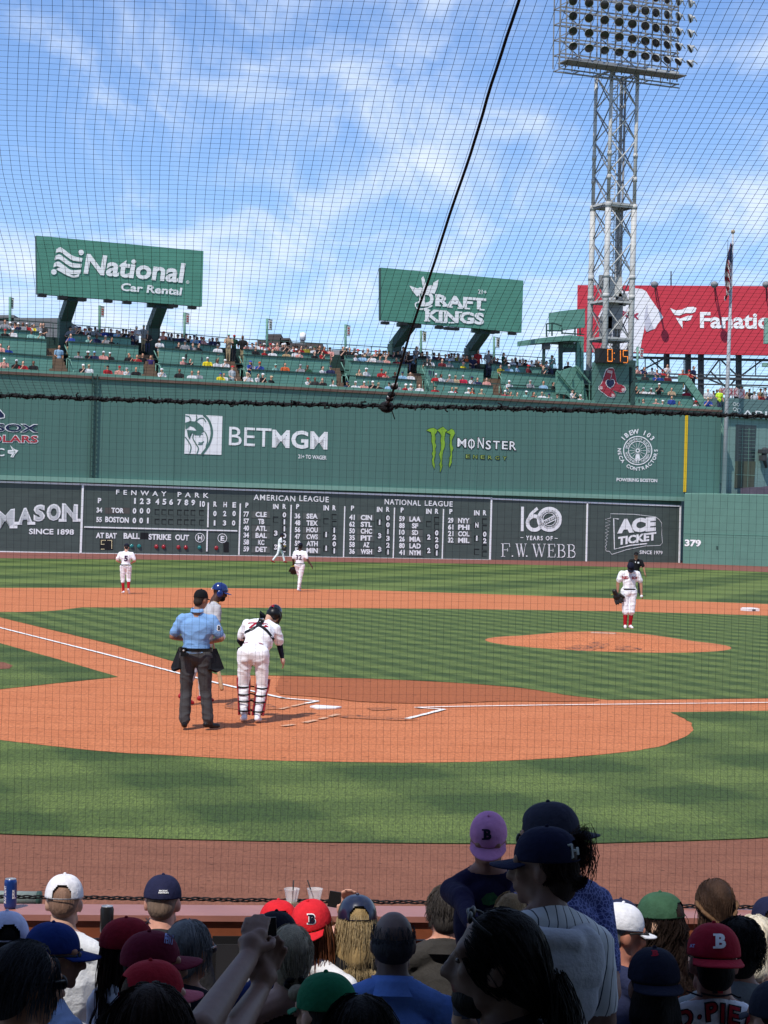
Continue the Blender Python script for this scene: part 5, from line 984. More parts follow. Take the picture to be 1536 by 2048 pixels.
def head_prims(f, c, M, m, k=1.0, jaw=1.0, lip=None):
    g = lambda x, y, z: Vector(c) + M @ Vector((x * k, y * k, z * k)); E_ = lambda p, r, mm=m: f.e(g(*p), [q * k for q in r], mm, M)
    E_((0, -.012, .025), (.077, .098, .095)); E_((0, .028, -.045), (.060 * jaw, .066, .080)); f.c(g(0, .06, -.095), g(0, .066, -.100), .028 * k * jaw, .024 * k, m); f.c(g(-.038 * jaw, .02, -.08), g(.038 * jaw, .02, -.08), .03 * k, .03 * k, m)
    f.c(g(0, .090, .012), g(0, .114, -.034), .011 * k, .016 * k, m); f.c(g(-.014, .1, -.036), g(.014, .1, -.036), .011 * k, .011 * k, m)
    f.c(g(-.045, .072, .028), g(.045, .072, .028), .020 * k, .020 * k, m); f.c(g(-.045, .06, -.02), g(-.04, .055, -.03), .024 * k, .022 * k, m); f.c(g(.045, .06, -.02), g(.04, .055, -.03), .024 * k, .022 * k, m)
    f.c(g(-.022, .088, -.066), g(.022, .088, -.066), .010 * k, .010 * k, lip if lip is not None else m)
    for s_ in (-1, 1): E_((.077 * s_, -.012, -.012), (.013, .022, .034))
def YAW(a): return Matrix.Rotation(rad(a), 3, 'Z')
def human(J, mi=dict(skin=0, shirt=1, pants=2, sock=3, shoe=4), k=1.0, bulk=1.0, sleeve='short', pantlen='full', loose=1.0, headM=None, hands=None, jaw=1.0, arm=None):
    """J: joints; sL sR shoulders, eL eR elbows, wL wR wrists, hL hR hips, kL kR knees, aL aR ankles, neck, head, tL tR toe directions"""
    f = Fig(); V = {n: Vector(p) for n, p in J.items()}; V['sL'].z -= .03; V['sR'].z -= .03; S_, A, Pn, So, Sh = mi['skin'], mi['shirt'], mi['pants'], mi['sock'], mi['shoe']
    hip = (V['hL'] + V['hR']) / 2; sh = (V['sL'] + V['sR']) / 2; spine = (sh - hip); ax = (V['sR'] - V['sL']).normalized(); fwd = spine.normalized().cross(ax) * -1; up = spine.normalized(); M = Matrix((ax, fwd, up)).transposed()
    q = lambda t, y=0, x=0: hip + spine * t + fwd * y + ax * x
    hw = (V['sR'] - V['sL']).length / 2
    f.e(q(.72, .01), (hw * 1.02 * bulk, .128 * bulk, .20), A, M); f.e(q(.42), (.165 * bulk, .125 * bulk, .20), A, M); f.e(q(.58, .005), (.172 * bulk, .130 * bulk, .20), A, M); f.e(q(.20), (.170 * bulk, .130 * bulk, .13), A, M)
    f.e(q(-.02, -.015), (.178 * bulk, .132 * bulk, .125), Pn, M); f.e(q(-.10, -.05, -.08), (.09 * bulk, .095 * bulk, .11), Pn, M); f.e(q(-.10, -.05, .08), (.09 * bulk, .095 * bulk, .11), Pn, M)
    for s_ in ('L', 'R'):
        f.c(V['neck'] - up * .05, V['s' + s_], .060, .062, A); f.e(V['s' + s_], .070 * bulk ** .5, A)
        e_ = V['e' + s_]; mid = V['s' + s_].lerp(e_, .72)
        AS = S_ if arm is None else arm; f.c(V['s' + s_], mid, .070 * bulk ** .5, .064 * loose * bulk ** .5, A); f.c(V['s' + s_], e_, .056, .045, AS if sleeve == 'short' else A)
        if sleeve == 'long': f.c(e_, V['w' + s_].lerp(e_, .1), .052, .040, A)
        f.c(e_, e_.lerp(V['w' + s_], .4), .044, .042, AS); f.c(e_.lerp(V['w' + s_], .4), V['w' + s_], .042, .029, AS)
        hp_, kn, an = V['h' + s_], V['k' + s_], V['a' + s_]
        f.c(hp_, kn, .098 * bulk * loose, .070 * loose, Pn)
        if pantlen == 'full': f.c(kn, an + (kn - an) * .08, .070 * loose, .060 * loose * loose, Pn)
        elif pantlen == 'knee': f.c(kn, kn.lerp(an, .18), .074 * loose, .066 * loose, Pn); f.c(kn.lerp(an, .2), kn.lerp(an, .45), .056, .058, So); f.c(kn.lerp(an, .45), an, .058, .042, So)
        else: f.c(kn, kn.lerp(an, .5), .070 * loose, .062 * loose, Pn); f.c(kn.lerp(an, .5), an + (kn - an) * .1, .062, .052, Pn)
        t_ = V['t' + s_].normalized() if ('t' + s_) in V else Vector((0, 1, 0)); f.c(an - t_ * .04 - ZV * .03, an + t_ * .06 - ZV * .035, .040, .040, Sh); f.c(an + t_ * .05 - ZV * .045, an + t_ * .17 - ZV * .055, .042, .030, Sh)
        f.c(an + ZV * .03, an, .045, .046, So if pantlen == 'knee' else Sh)
        hd = (hands or {}).get(s_)
        d_ = (V['w' + s_] - e_).normalized()
        if hd != 'none': hand(f, V['w' + s_], hd['d'] if hd else d_, hd['side'] if hd else (fwd + (ax if s_ == 'L' else -ax) * .3), S_, 1.0, hd.get('curl', .5) if hd else .5)
    f.c(V['neck'] - up * .04, V['head'] - (V['head'] - V['neck']) * .3, .064 * bulk ** .5, .060 * bulk ** .5, S_)
    head_prims(f, V['head'], headM or Matrix.Identity(3), S_, 1.0, jaw)
    return f
# ---- caps and lettering wrapped on surfaces
def cap(parent, c, M, m, brim_m=None, opening=False, k=1.0, fit=1.0, high=0.0, button=True, name='cap', brim_len=.072, brim=True, hard=False):
    g = lambda p: Vector(c) + M @ (Vector(p) * k)
    RX, RY, RZ = .090 * fit, .110 * fit, .100 * fit + high; c0 = Vector((0, -.010, .032)); mb = MB(); n, h = 84, 18
    vs = []
    for j in range(h + 1):
        t = j / h; el = -.10 + (math.pi / 2 + .10) * t
        for i in range(n):
            a = 2 * math.pi * i / n; seam = 1 - .010 * max(0, math.cos(a * 6)) ** 18 * (1 if not hard else 0); rr = math.cos(el) ** (.80); x = RX * rr * math.cos(a) * seam; y = RY * rr * math.sin(a) * seam; z = RZ * (math.sin(el) if el > 0 else el * .6); vs.append(g(c0 + Vector((x, y, z))))
    fs = []
    for j in range(h):
        for i in range(n):
            am = 2 * math.pi * (i + .5) / n; dev = abs(((am - 1.5 * math.pi) + math.pi) % (2 * math.pi) - math.pi); tj = (j + .5) / h
            if opening and 1 <= j and dev < .52 and (dev / .56) ** 2 + ((tj - .10) / .36) ** 2 < 1: continue
            fs.append((j * n + i, j * n + (i + 1) % n, (j + 1) * n + (i + 1) % n, (j + 1) * n + i))
    mb.add(vs, fs, 0, True)
    inner = [g(c0 + Vector((RX * .96 * math.cos(2 * math.pi * i / n), RY * .96 * math.sin(2 * math.pi * i / n), -.006))) for i in range(n)]; k0 = len(mb.v); mb.v += [tuple(v) for v in inner]
    for i in range(n): mb.f.append((i, k0 + i, k0 + (i + 1) % n, (i + 1) % n)); mb.m.append(0); mb.sm.append(True)
    if button: mb.ell(g(c0 + Vector((0, 0, RZ + .001))), .008 * k, n=8, h=5)
    t = mb.build(name, [m], parent)
    if brim:
        mb = MB(); na, nr = 20, 6; top = []; B0 = 1.12
        for r in range(nr + 1):
            for a_ in range(na + 1):
                a = math.pi / 2 + (a_ / na - .5) * 2 * B0; s_ = r / nr; e_ = math.cos((a_ / na - .5) * 2 * 1.25) ** .6; x = RX * math.cos(a) * (1 + .08 * s_); y = RY * math.sin(a) + s_ * brim_len * e_; z = -.010 - .024 * s_ * e_ * .7 - .9 * x * x * (.4 + s_ * 1.1); top.append(c0 + Vector((x, y, z)))
        for dz, fl in ((0, False), (-.004, True)):
            mb.add([g(p + Vector((0, 0, dz))) for p in top], [((r * (na + 1) + a_, r * (na + 1) + a_ + 1, (r + 1) * (na + 1) + a_ + 1, (r + 1) * (na + 1) + a_) if not fl else (r * (na + 1) + a_, (r + 1) * (na + 1) + a_, (r + 1) * (na + 1) + a_ + 1, r * (na + 1) + a_ + 1)) for r in range(nr) for a_ in range(na)], 0, True)
        e = [nr * (na + 1) + a_ for a_ in range(na + 1)]; k2 = (nr + 1) * (na + 1)
        for u_, v_ in zip(e, e[1:]): mb.f.append((u_, v_, v_ + k2, u_ + k2)); mb.m.append(0); mb.sm.append(True)
        mb.build('brim', [brim_m or m], t)
    return t
def grid_cut(vs, fs, step):
    me = bpy.data.meshes.new('t'); me.from_pydata([(x, y, 0) for x, y in vs], [], fs); b = bmesh.new(); b.from_mesh(me); bmesh.ops.remove_doubles(b, verts=b.verts, dist=1e-5)
    xs = [v.co.x for v in b.verts]; ys = [v.co.y for v in b.verts]
    for ax_, lo, hi in ((0, min(xs), max(xs)), (1, min(ys), max(ys))):
        p = lo + step
        while p < hi:
            bmesh.ops.bisect_plane(b, geom=b.verts[:] + b.edges[:] + b.faces[:], plane_co=(p, 0, 0) if ax_ == 0 else (0, p, 0), plane_no=(1, 0, 0) if ax_ == 0 else (0, 1, 0)); p += step
    b.verts.index_update(); out = ([(v.co.x, v.co.y) for v in b.verts], [tuple(q.index for q in f_.verts) for f_ in b.faces]); b.free(); bpy.data.meshes.remove(me); return out
def decal(name, s, body, O, X, Zv, D, m, parent, bold=.03, off=.005, slab=None):
    """lettering s laid on the surface of body: rectangle O + X*[0,1] + Zv*[0,1] thrown along D"""
    bs = body if isinstance(body, (list, tuple)) else [body]
    trees = []
    for b in bs:
        vv = [tuple(v.co + ORG[b]) for v in b.data.vertices]; trees.append(BVHTree.FromPolygons(vv, [tuple(p.vertices) for p in b.data.polygons]))
    if isinstance(s, str): g = text_geo(s, bold); vs, fs, w_, h_ = g
    else: vs, fs = s; w_ = h_ = 1
    vs, fs = grid_cut(vs, fs, .22 * (w_ / max(1, len(s))) if isinstance(s, str) else .12); D = Vector(D).normalized(); P = []
    for x, y in vs:
        o = Vector(O) + Vector(X) * (x / w_) + Vector(Zv) * (y / h_) - D * .4; hit = None
        for t in trees:
            r = t.ray_cast(o, D, 1.0)
            if r[0] and (hit is None or r[3] < hit[3]): hit = r
        P.append((hit[0] - D * off) if hit else o + D * .4)
    mb = MB(); mb.add(P, fs, 0, True); return mb.build(name, m, parent)
def serifB():
    g = text_geo('B', .05); vs = [(x / g[2], y / g[3]) for x, y in g[0]]; fs = list(g[1])
    for x0, x1, y0, y1 in [(-.22, .22, 0, .15), (-.22, .22, .85, 1)]: k = len(vs); vs += [(x0, y0), (x1, y0), (x1, y1), (x0, y1)]; fs.append((k, k + 1, k + 2, k + 3))
    return vs, fs
def shirt_decal(body, s, centre, w_, h_, D, m, parent, bold=.03, off=.005, right=None, name='lettering'):
    D = Vector(D).normalized(); X = (right or D.cross(ZV)).normalized() * w_; Zv = (X.cross(D).normalized()) * h_
    if Zv.z < 0: Zv = -Zv
    return decal(name, s, body, Vector(centre) - X / 2 - Zv / 2, X, Zv, D, m, parent, bold, off)
m_jw = cloth((236, 236, 240), var=.05); m_jg = cloth((172, 172, 176)); m_gpant = cloth((66, 66, 68)); m_ublue = cloth((120, 158, 204), var=.05); m_ublk = cloth((26, 26, 29)); m_sockr = cloth((165, 24, 36)); m_shw = cmat('shoe', (225, 225, 230), rough=.5, var=.08); m_shk = cmat('shoe', (20, 20, 22), rough=.35, var=.1); m_shr = cmat('shoe', (150, 24, 34), rough=.5)
m_nvc = cloth((24, 27, 44)); m_capb = cloth((22, 22, 25)); m_glv = cmat('leather', (28, 24, 22), rough=.4, var=.2, scale=20, bump=.3); m_num = cloth((150, 24, 44)); m_numn = cloth((52, 26, 60)); m_belt = cmat('leather', (16, 16, 18), rough=.4)
SKL, SKM, SKD = skin((200, 156, 134)), skin((160, 114, 90)), skin((72, 46, 36))
def player(label, foot, yaw, k=1.0): return thing('person', foot, label, 'person')
def XF(foot, yaw, k=1.0): return Matrix.Translation(foot) @ Matrix.Rotation(rad(yaw), 4, 'Z') @ Matrix.Scale(k, 4)
def loc2(T, p): return T @ Vector(p)
def glove(label, c, M, m, k=1.0, lace=True):
    """fielder's glove: deep webbed pocket with four fingers and a thumb; local z up to the finger tips, y is the back"""
    f = Fig(); f.e((0, 0, 0), (.085, .045, .085), 0); f.c((0, .0, -.07), (0, 0, -.13), .05, .055, 0)
    for x in (-.065, -.022, .022, .062): f.c((x, .0, .05), (x * 1.25, -.035, .16 - abs(x) * .3), .026, .022, 0)
    f.c((-.08, 0, -.03), (-.14, -.04, .07), .032, .026, 0); f.c((-.115, -.03, .06), (-.075, -.035, .12), .016, .014, 0)
    T = Matrix.Translation(c) @ M.to_4x4() @ Matrix.Scale(k, 4); t = thing('baseball_glove', c, label, 'glove'); o = f.build('glove_shell', [m], T, t, .010, 2)
    mb = MB(); mb.tube([T @ Vector((-.10 + .02 * i, .052 * (1 if i % 2 else .8), -.085)) for i in range(11)], .007 * k, 6); mb.box(T @ Vector((0, .05, -.10)), (.05 * k, .02 * k, .03 * k), (M @ Vector((1, 0, 0)), M @ Vector((0, 1, 0)), M @ Vector((0, 0, 1)))); mb.build('wrist_strap', cmat('leather', (190, 170, 60), rough=.5) if lace else m_belt, t)
    return t
def ring_belt(parent, body_c, rx, ry, z0, z1, T, m, name='belt', tilt=(0, 0)):
    mb = MB(); n = 40; P = [[T @ Vector((body_c[0] + rx * math.cos(2 * math.pi * i / n), body_c[1] + ry * math.sin(2 * math.pi * i / n), z + tilt[0] * math.cos(2 * math.pi * i / n) + tilt[1] * math.sin(2 * math.pi * i / n))) for i in range(n)] for z in (z0, z1)]
    for i in range(n): j = (i + 1) % n; mb.quad(P[0][i], P[0][j], P[1][j], P[1][i])
    return mb.build(name, m, parent)
def headmat(pitch=0, yaw=0, roll=0): return (Matrix.Rotation(rad(yaw), 3, 'Z') @ Matrix.Rotation(rad(roll), 3, 'Y') @ Matrix.Rotation(rad(-pitch), 3, 'X'))   # pitch > 0 looks down
def bodycap(t, T, head, hM, m, k=1.0, **kw):
    R3 = T.to_3x3().normalized(); return cap(t, T @ Vector(head), R3 @ hM, m, **kw)
def short_hair(t, T, head, hM, m, name='hair', k=1.0):
    f = Fig(); g = lambda x, y, z: Vector(head) + hM @ Vector((x, y, z)); f.e(g(0, -.022, .030), (.081, .096, .094), 0, hM); f.e(g(0, -.06, -.03), (.068, .058, .062), 0, hM); return f.build(name, [m], T, t, .010, 2)

# ---- plate umpire
F0 = gp(388, 1461); T = XF(F0, -4, 1.03); t = thing('person', F0, 'umpire in a light blue shirt and dark grey trousers seen from behind', 'person')
J = dict(hL=(-.105, 0, .99), hR=(.105, 0, .99), sL=(-.20, .02, 1.50), sR=(.20, .02, 1.50), neck=(0, .0, 1.57), head=(.045, .03, 1.735), eL=(-.325, .02, 1.235), eR=(.325, .03, 1.225), wL=(-.17, .26, 1.19), wR=(.17, .28, 1.17), kL=(-.125, .03, .53), kR=(.135, .06, .53), aL=(-.125, -.03, .11), aR=(.18, .04, .11), tL=(-.15, 1, 0), tR=(.75, .75, 0))
hM = headmat(4, -32); f = human(J, bulk=1.09, loose=1.12, headM=hM, jaw=1.08); f.e((0, .10, 1.12), (.17, .12, .16), 1)
B = f.build('body', [SKM, m_ublue, m_gpant, m_gpant, m_shk], T, t, .011, 9, .009)
bodycap(t, T, J['head'], hM, m_capb, high=.01); short_hair(t, T, J['head'], hM, hairm((52, 44, 40)))
ring_belt(t, (0, -.005), .222, .182, 1.055, 1.10, T, m_belt)
for s_, ang in ((-1, 22), (1, -24)):
    mb = MB(); o = Vector((.20 * s_, .05, 1.075)); a = [o + Vector((-.035 * s_, -.07, 0)), o + Vector((.02 * s_, .09, 0)), o + Vector((.125 * s_, .12, -.27)), o + Vector((.075 * s_, -.10, -.30)), o + Vector((-.02 * s_, -.12, -.26))]
    mb.poly([T @ p for p in a], T.to_3x3() @ Vector((.035 * s_, -.012, .015))); mb.build('ball_bag', m_ublk, t, True)
mb = MB(); mb.box(T @ Vector((-.135, -.185, 1.05)), (.07, .05, .12), (T.to_3x3() @ Vector((1, 0, 0)), T.to_3x3() @ Vector((0, 1, 0)), ZV)); mb.build('radio_pouch', m_belt, t); mb = MB(); mb.ell(T @ Vector((-.13, -.215, 1.07)), .014); mb.build('clip', MATS['clamp_grey'], t)
mb = MB(); mb.lathe([(.088, 0), (.080, .03), (.078, .05), (.092, .006)], T @ Vector((.0, .0, 1.575)), Matrix.Rotation(.15, 3, 'X'), 26); mb.build('collar', m_ublue, t)
shirt_decal(B, '8', T @ Vector((.285, .0, 1.37)), .062, .085, (-.35, .94, .0), m_jw, t, .07, .004, name='sleeve_number_outline'); shirt_decal(B, '8', T @ Vector((.285, .0, 1.37)), .040, .062, (-.35, .94, .0), m_capb, t, .02, .007, name='sleeve_number')
# ---- catcher
F0 = gp(503, 1446); T = XF(F0, 0, 1.04); t = thing('person', F0, 'catcher in white uniform with black straps bending forward beside the umpire', 'person')
J = dict(hL=(-.11, -.02, .95), hR=(.11, -.02, .95), sL=(-.115, .33, 1.36), sR=(.285, .36, 1.30), neck=(.13, .42, 1.40), head=(.24, .52, 1.455), eL=(-.22, .42, 1.10), eR=(.335, .42, 1.05), wL=(-.14, .60, .95), wR=(.375, .44, .87), kL=(-.125, .05, .52), kR=(.135, .04, .51), aL=(-.10, -.02, .10), aR=(.085, -.06, .10), tL=(-.25, 1, 0), tR=(.12, 1, 0))
hM = headmat(48, -18, 8); f = human(J, bulk=1.04, loose=1.12, headM=hM, pantlen='pants', hands=dict(L='none'), arm=3); f.e((.10, .18, 1.14), (.17, .15, .2), 1); f.c((-.05, .28, 1.30), (-.12, .36, 1.18), .07, .06, 1); f.c((.335, .42, 1.05), (.37, .44, .89), .047, .034, 3); f.c((.30, .39, 1.17), (.335, .42, 1.05), .052, .047, 3)
f.c((-.17, .38, 1.21), (-.22, .42, 1.10), .052, .047, 3); f.c((-.22, .42, 1.10), (-.15, .57, .97), .047, .034, 3)
B = f.build('body', [SKL, m_jw, m_jw, m_nvc, m_shw], T, t, .011, 8, .008)
H = T @ Vector(J['head']); HM = T.to_3x3() @ hM
cap(t, H, HM, cmat('helmet', (22, 24, 34), rough=.2, var=.05, spec=.6), name='helmet', fit=1.12, hard=True, brim_len=.03)
mb = MB(); gq = lambda x, y, z: H + HM @ Vector((x, y, z))
for z in (-.10, -.06, -.02, .03): mb.tube([gq(.105 * math.cos(a), .13 * math.sin(a) + .005, z) for a in np.linspace(-.2, math.pi + .2, 12)], .006, 5)
for x in (-.06, 0, .06): mb.tube([gq(x, .125 - abs(x) * .4, .04), gq(x, .14 - abs(x) * .4, -.04), gq(x, .115 - abs(x) * .4, -.115)], .006, 5)
for s_ in (-1, 1): mb.ell(gq(.085 * s_, .07, -.09), (.02, .03, .025)); mb.ell(gq(.098 * s_, .0, -.01), (.014, .035, .06))
mb.ell(gq(0, -.035, -.005), (.098, .098, .10), HM); mb.build('face_mask', m_belt, t); short_hair(t, T, J['head'], hM, hairm((120, 92, 66)))
shirt_decal([o for o in COL.objects if o.parent == t and o.name.startswith('helmet')], '5', gq(-.02, -.13, .04), .05, .06, HM @ Vector((.05, .75, -.6)), m_num, t, .05, .004, right=HM @ Vector((1, 0, 0)))
def strap(mbx, pts, w_, body, D, off=.008):
    vv = [tuple(v.co + ORG[body]) for v in body.data.vertices]; tr_ = BVHTree.FromPolygons(vv, [tuple(p.vertices) for p in body.data.polygons]); D = Vector(D).normalized(); L = []
    P = [Vector(p) for p in pts]; Q = []
    for a, b in zip(P, P[1:]): Q += [a.lerp(b, i / 8) for i in range(8)]
    Q.append(P[-1]); 
    for i, p in enumerate(Q):
        d_ = (Q[min(i + 1, len(Q) - 1)] - Q[max(i - 1, 0)]).normalized(); s_ = d_.cross(D).normalized() * w_ / 2; r_ = []
        for q in (p - s_, p + s_): h_ = tr_.ray_cast(q - D * .5, D, 1.2); r_.append((h_[0] - D * off) if h_[0] else q)
        L.append(r_)
    for (a, b), (c, d) in zip(L, L[1:]): mbx.quad(a, b, d, c)
Dc = Vector((0, .86, -.5)); mb = MB(); TT = lambda *p: T @ Vector(p)
strap(mb, [TT(.10, .3, 1.52), TT(.07, .2, 1.40), TT(.055, .15, 1.32)], .085, B, Dc); strap(mb, [TT(.055, .15, 1.33), TT(-.05, .14, 1.255), TT(-.17, .16, 1.21)], .042, B, Dc); strap(mb, [TT(.055, .15, 1.33), TT(.17, .12, 1.245), TT(.27, .12, 1.14)], .042, B, Dc)
mb.build('protector_straps', m_belt, t)
shirt_decal(B, '75', TT(.045, .13, 1.36), .30, .125, Dc, m_num, t, .02, .006)
shirt_decal(B, 'VIN', TT(.10, -.02, 1.085), .07, .022, Dc, m_num, t, .05, .006, name='belt_patch'); shirt_decal(B, 'OX', TT(-.10, -.02, 1.10), .06, .022, Dc, m_num, t, .05, .006, name='belt_patch')
mb = MB(); strap(mb, [TT(.04, -.1, 1.0), TT(.05, -.12, .92), TT(.06, -.12, .83)], .09, B, (0, 1, 0), .012); mb.build('hanging_towel', m_jw, t)
for s_, kn, an in ((-1, J['kL'], J['aL']), (1, J['kR'], J['aR'])):
    kn, an = Vector(kn), Vector(an); sg = MB(); n = 10; rows = []
    for j in range(9):
        f_ = -.22 + 1.2 * j / 8; c = kn.lerp(an, f_); w_ = (.080 if j < 3 else .070) ; rows.append([T @ (c + Vector((w_ * math.cos(a), w_ * math.sin(a) * 1.0 + .005, 0))) for a in np.linspace(-.45, math.pi + .45, n)])
    for r0, r1 in zip(rows, rows[1:]):
        for a in range(n - 1): sg.quad(r0[a], r0[a + 1], r1[a + 1], r1[a])
    k0 = len(sg.f); gd = sg.build('shin_guard', cmat('guard', (140, 20, 34), rough=.35, var=.1, spec=.5), t); md = gd.modifiers.new('s', 'SOLIDIFY'); md.thickness = .018
    for f_ in (.06, .30, .52, .82):
        c = kn.lerp(an, f_); sb_ = MB(); P = [T @ (c + Vector((.085 * math.cos(a), .085 * math.sin(a), .01 * math.sin(a)))) for a in np.linspace(math.pi - .3, 2 * math.pi + .4, 12)]
        for a, b in zip(P, P[1:]): sb_.quad(a - ZV * .011, b - ZV * .011, b + ZV * .011, a + ZV * .011)
        e_ = P[-1] if s_ < 0 else P[0]; sb_.quad(e_ - ZV * .011, e_ + Vector((.075 if s_ < 0 else -.02, -.015, -.02)), e_ + Vector((.075 if s_ < 0 else -.02, -.015, .002)), e_ + ZV * .011); sb_.build('guard_strap', m_belt, gd)
glove('dark catcher mitt hidden in front of the bending catcher', TT(-.10, .66, .88), headmat(20), m_glv, 1.1, False)
# ---- batter
F0 = gp(394, 1409); T = XF(F0, -72, 1.02); t = thing('person', F0, 'batter in grey uniform and blue helmet half hidden behind the umpire', 'person')
J = dict(hL=(-.105, .06, 1.0), hR=(.105, .06, 1.0), sL=(-.20, .22, 1.50), sR=(.20, .22, 1.50), neck=(0, .23, 1.575), head=(0, .31, 1.705), eL=(-.27, .20, 1.23), eR=(.27, .20, 1.23), wL=(-.12, .30, 1.10), wR=(.11, .30, 1.08), kL=(-.16, .12, .54), kR=(.14, -.10, .55), aL=(-.22, .12, .10), aR=(.17, -.26, .16), tL=(0, 1, 0), tR=(0, 1, -.4))
hM = headmat(12, -8); f = human(J, bulk=1.12, loose=1.1, headM=hM, pantlen='pants'); f.c(Vector(J['neck']), Vector(J['head']), .07, .066, 0); f.e(Vector(J['head']) + hM @ Vector((0, .05, -.085)), (.062, .058, .05), 5, hM)
B = f.build('body', [SKD, m_jg, m_jg, m_nvc, m_shr, hairm((16, 13, 12))], T, t, .012, 7, .008)
bodycap(t, T, J['head'], hM, cmat('helmet', (22, 44, 104), rough=.18, var=.03, spec=.6), name='helmet', fit=1.15, hard=True, brim_len=.075, high=.005)
H = T @ Vector(J['head']); HM = T.to_3x3().normalized() @ hM; mb = MB(); mb.ell(H + HM @ Vector((.1, -.005, -.02)), (.018, .05, .055), HM); mb.ell(H + HM @ Vector((-.1, -.005, -.02)), (.018, .05, .055), HM); mb.build('ear_flap', cmat('helmet', (22, 44, 104)), t); mb = MB(); mb.box(H + HM @ Vector((0, .112, .05)), (.04, .01, .045), tuple(HM.col)); mb.box(H + HM @ Vector((0, -.135, .03)), (.035, .01, .03), tuple(HM.col)); mb.build('helmet_badge', m_wt, t)
mb = MB(); mb.tube([T @ Vector((.075 * math.cos(a), .075 * math.sin(a) + .25, 1.555 - .03 * math.sin(a))) for a in np.linspace(0, 6.283, 24)], .006, 6); mb.build('necklace', cmat('gold', (180, 140, 70), rough=.3), t)
for c_ in ((.10, .34, 1.04), (-.10, .35, 1.06)): mb = MB(); mb.ell(T @ Vector(c_), (.052, .06, .06)); mb.build('batting_glove', m_shw, t)
a, b = at(424, 1272, 30.3), at(444, 1381, 30.1); mb = MB(); mb.tube([a.lerp(b, f_) for f_ in (-.12, -.10, 0, .3, .55, .8, .97, 1)], [.022, .022, .013, .014, .022, .032, .034, .022], 14); tag(mb.build('baseball_bat', cmat('wood', (176, 140, 104), rough=.35, var=.15, scale=8)), 'pale wooden bat held point down between the umpire and the catcher', 'bat')
# ---- pitcher
F0 = gp(1256, 1258, .25); T = XF(F0, 181, .985); t = thing('person', F0, 'pitcher in white uniform and red socks with bowed head on the mound', 'person')
J = dict(hL=(-.10, 0, .98), hR=(.10, 0, .98), sL=(-.205, .03, 1.47), sR=(.205, .03, 1.47), neck=(0, .07, 1.53), head=(.0, .17, 1.60), eL=(-.305, .01, 1.20), eR=(.295, .02, 1.20), wL=(-.315, .08, .94), wR=(.305, .08, .95), kL=(-.08, .04, .53), kR=(.085, .03, .53), aL=(-.055, -.03, .10), aR=(.08, .02, .10), tL=(-.25, 1, 0), tR=(.1, 1, 0))
hM = headmat(52, 0); f = human(J, bulk=1.04, loose=1.18, headM=hM, pantlen='knee', hands=dict(R='none')); f.c((-.075, .03, .45), (-.07, .03, .44), .09, .088, 2); f.c((.08, .03, .45), (.082, .03, .44), .09, .088, 2)
B = f.build('body', [SKM, m_jw, m_jw, m_sockr, m_shw], T, t, .013, 6, .009)
bodycap(t, T, J['head'], hM, m_nvc, m_nvc); short_hair(t, T, J['head'], hM, hairm((60, 36, 30)))
ring_belt(t, (0, 0), .198, .150, 1.02, 1.05, T, m_belt)
for s_, x0 in (('RED', -.20), ('SOX', .045)): decal('lettering', s_, B, T @ Vector((-x0, .0, 1.295)), T.to_3x3() @ Vector((-.155, 0, 0)), Vector((0, 0, .075)), T.to_3x3() @ Vector((0, -1, 0)), m_num, t, .05, .008)
mb = MB(); strap(mb, [T @ Vector((0, .2, 1.45)), T @ Vector((0, .2, 1.28)), T @ Vector((0, .2, 1.06))], .022, B, T.to_3x3() @ Vector((0, -1, 0)), .006); mb.build('jersey_placket', cloth((200, 196, 206)), t)
glove('black glove with yellow trim hanging from the pitcher right hand', T @ Vector((.325, .10, .83)), Matrix.Rotation(rad(181), 3, 'Z') @ Matrix.Rotation(math.pi, 3, 'X') @ Matrix.Rotation(rad(-25), 3, 'Y'), m_glv, 1.15)
mb = MB(); mb.ell(T @ Vector((-.31, .13, .86)), .038); tag(mb.build('baseball', m_shw), 'white baseball held in the hand of the pitcher', 'ball')
# ---- infielders and outfielder seen from behind
F0 = gp(250, 1188); T = XF(F0, 3, .98); t = thing('person', F0, 'infielder with number 5 and red socks seen from behind on the infield dirt', 'person')
J = dict(hL=(-.10, 0, .97), hR=(.10, 0, .97), sL=(-.205, .03, 1.46), sR=(.205, .03, 1.46), neck=(0, .04, 1.53), head=(.01, .09, 1.66), eL=(-.32, .02, 1.19), eR=(.32, .02, 1.19), wL=(-.17, .25, 1.10), wR=(.17, .25, 1.10), kL=(-.10, .05, .52), kR=(.11, .07, .54), aL=(-.06, .02, .10), aR=(.125, -.08, .17), tL=(-.35, 1, 0), tR=(.15, .7, -.7))
hM = headmat(24); f = human(J, loose=1.14, headM=hM, pantlen='knee'); B = f.build('body', [SKL, m_jw, m_jw, m_sockr, m_shw], T, t, .015, 3, .009)
bodycap(t, T, J['head'], hM, m_nvc); short_hair(t, T, J['head'], hM, hairm((40, 30, 26))); ring_belt(t, (0, -.005), .19, .145, 1.02, 1.05, T, m_belt)
shirt_decal(B, '5', T @ Vector((.01, -.1, 1.27)), .13, .20, (0, 1, 0), m_numn, t, .04, .012)
F0 = gp(598, 1183); T = XF(F0, -10, 1.0); t = thing('person', F0, 'infielder with number 32 seen from behind walking with a glove in his left hand', 'person')
J = dict(hL=(-.10, 0, .99), hR=(.10, 0, .99), sL=(-.20, .03, 1.50), sR=(.20, .0, 1.50), neck=(0, .02, 1.57), head=(.0, .05, 1.72), eL=(-.26, .0, 1.20), eR=(.30, -.04, 1.22), wL=(-.25, .10, .96), wR=(.46, -.06, 1.01), kL=(-.02, .16, .56), kR=(.04, -.02, .52), aL=(-.04, .30, .20), aR=(-.01, -.06, .10), tL=(0, 1, -.2), tR=(.25, 1, 0))
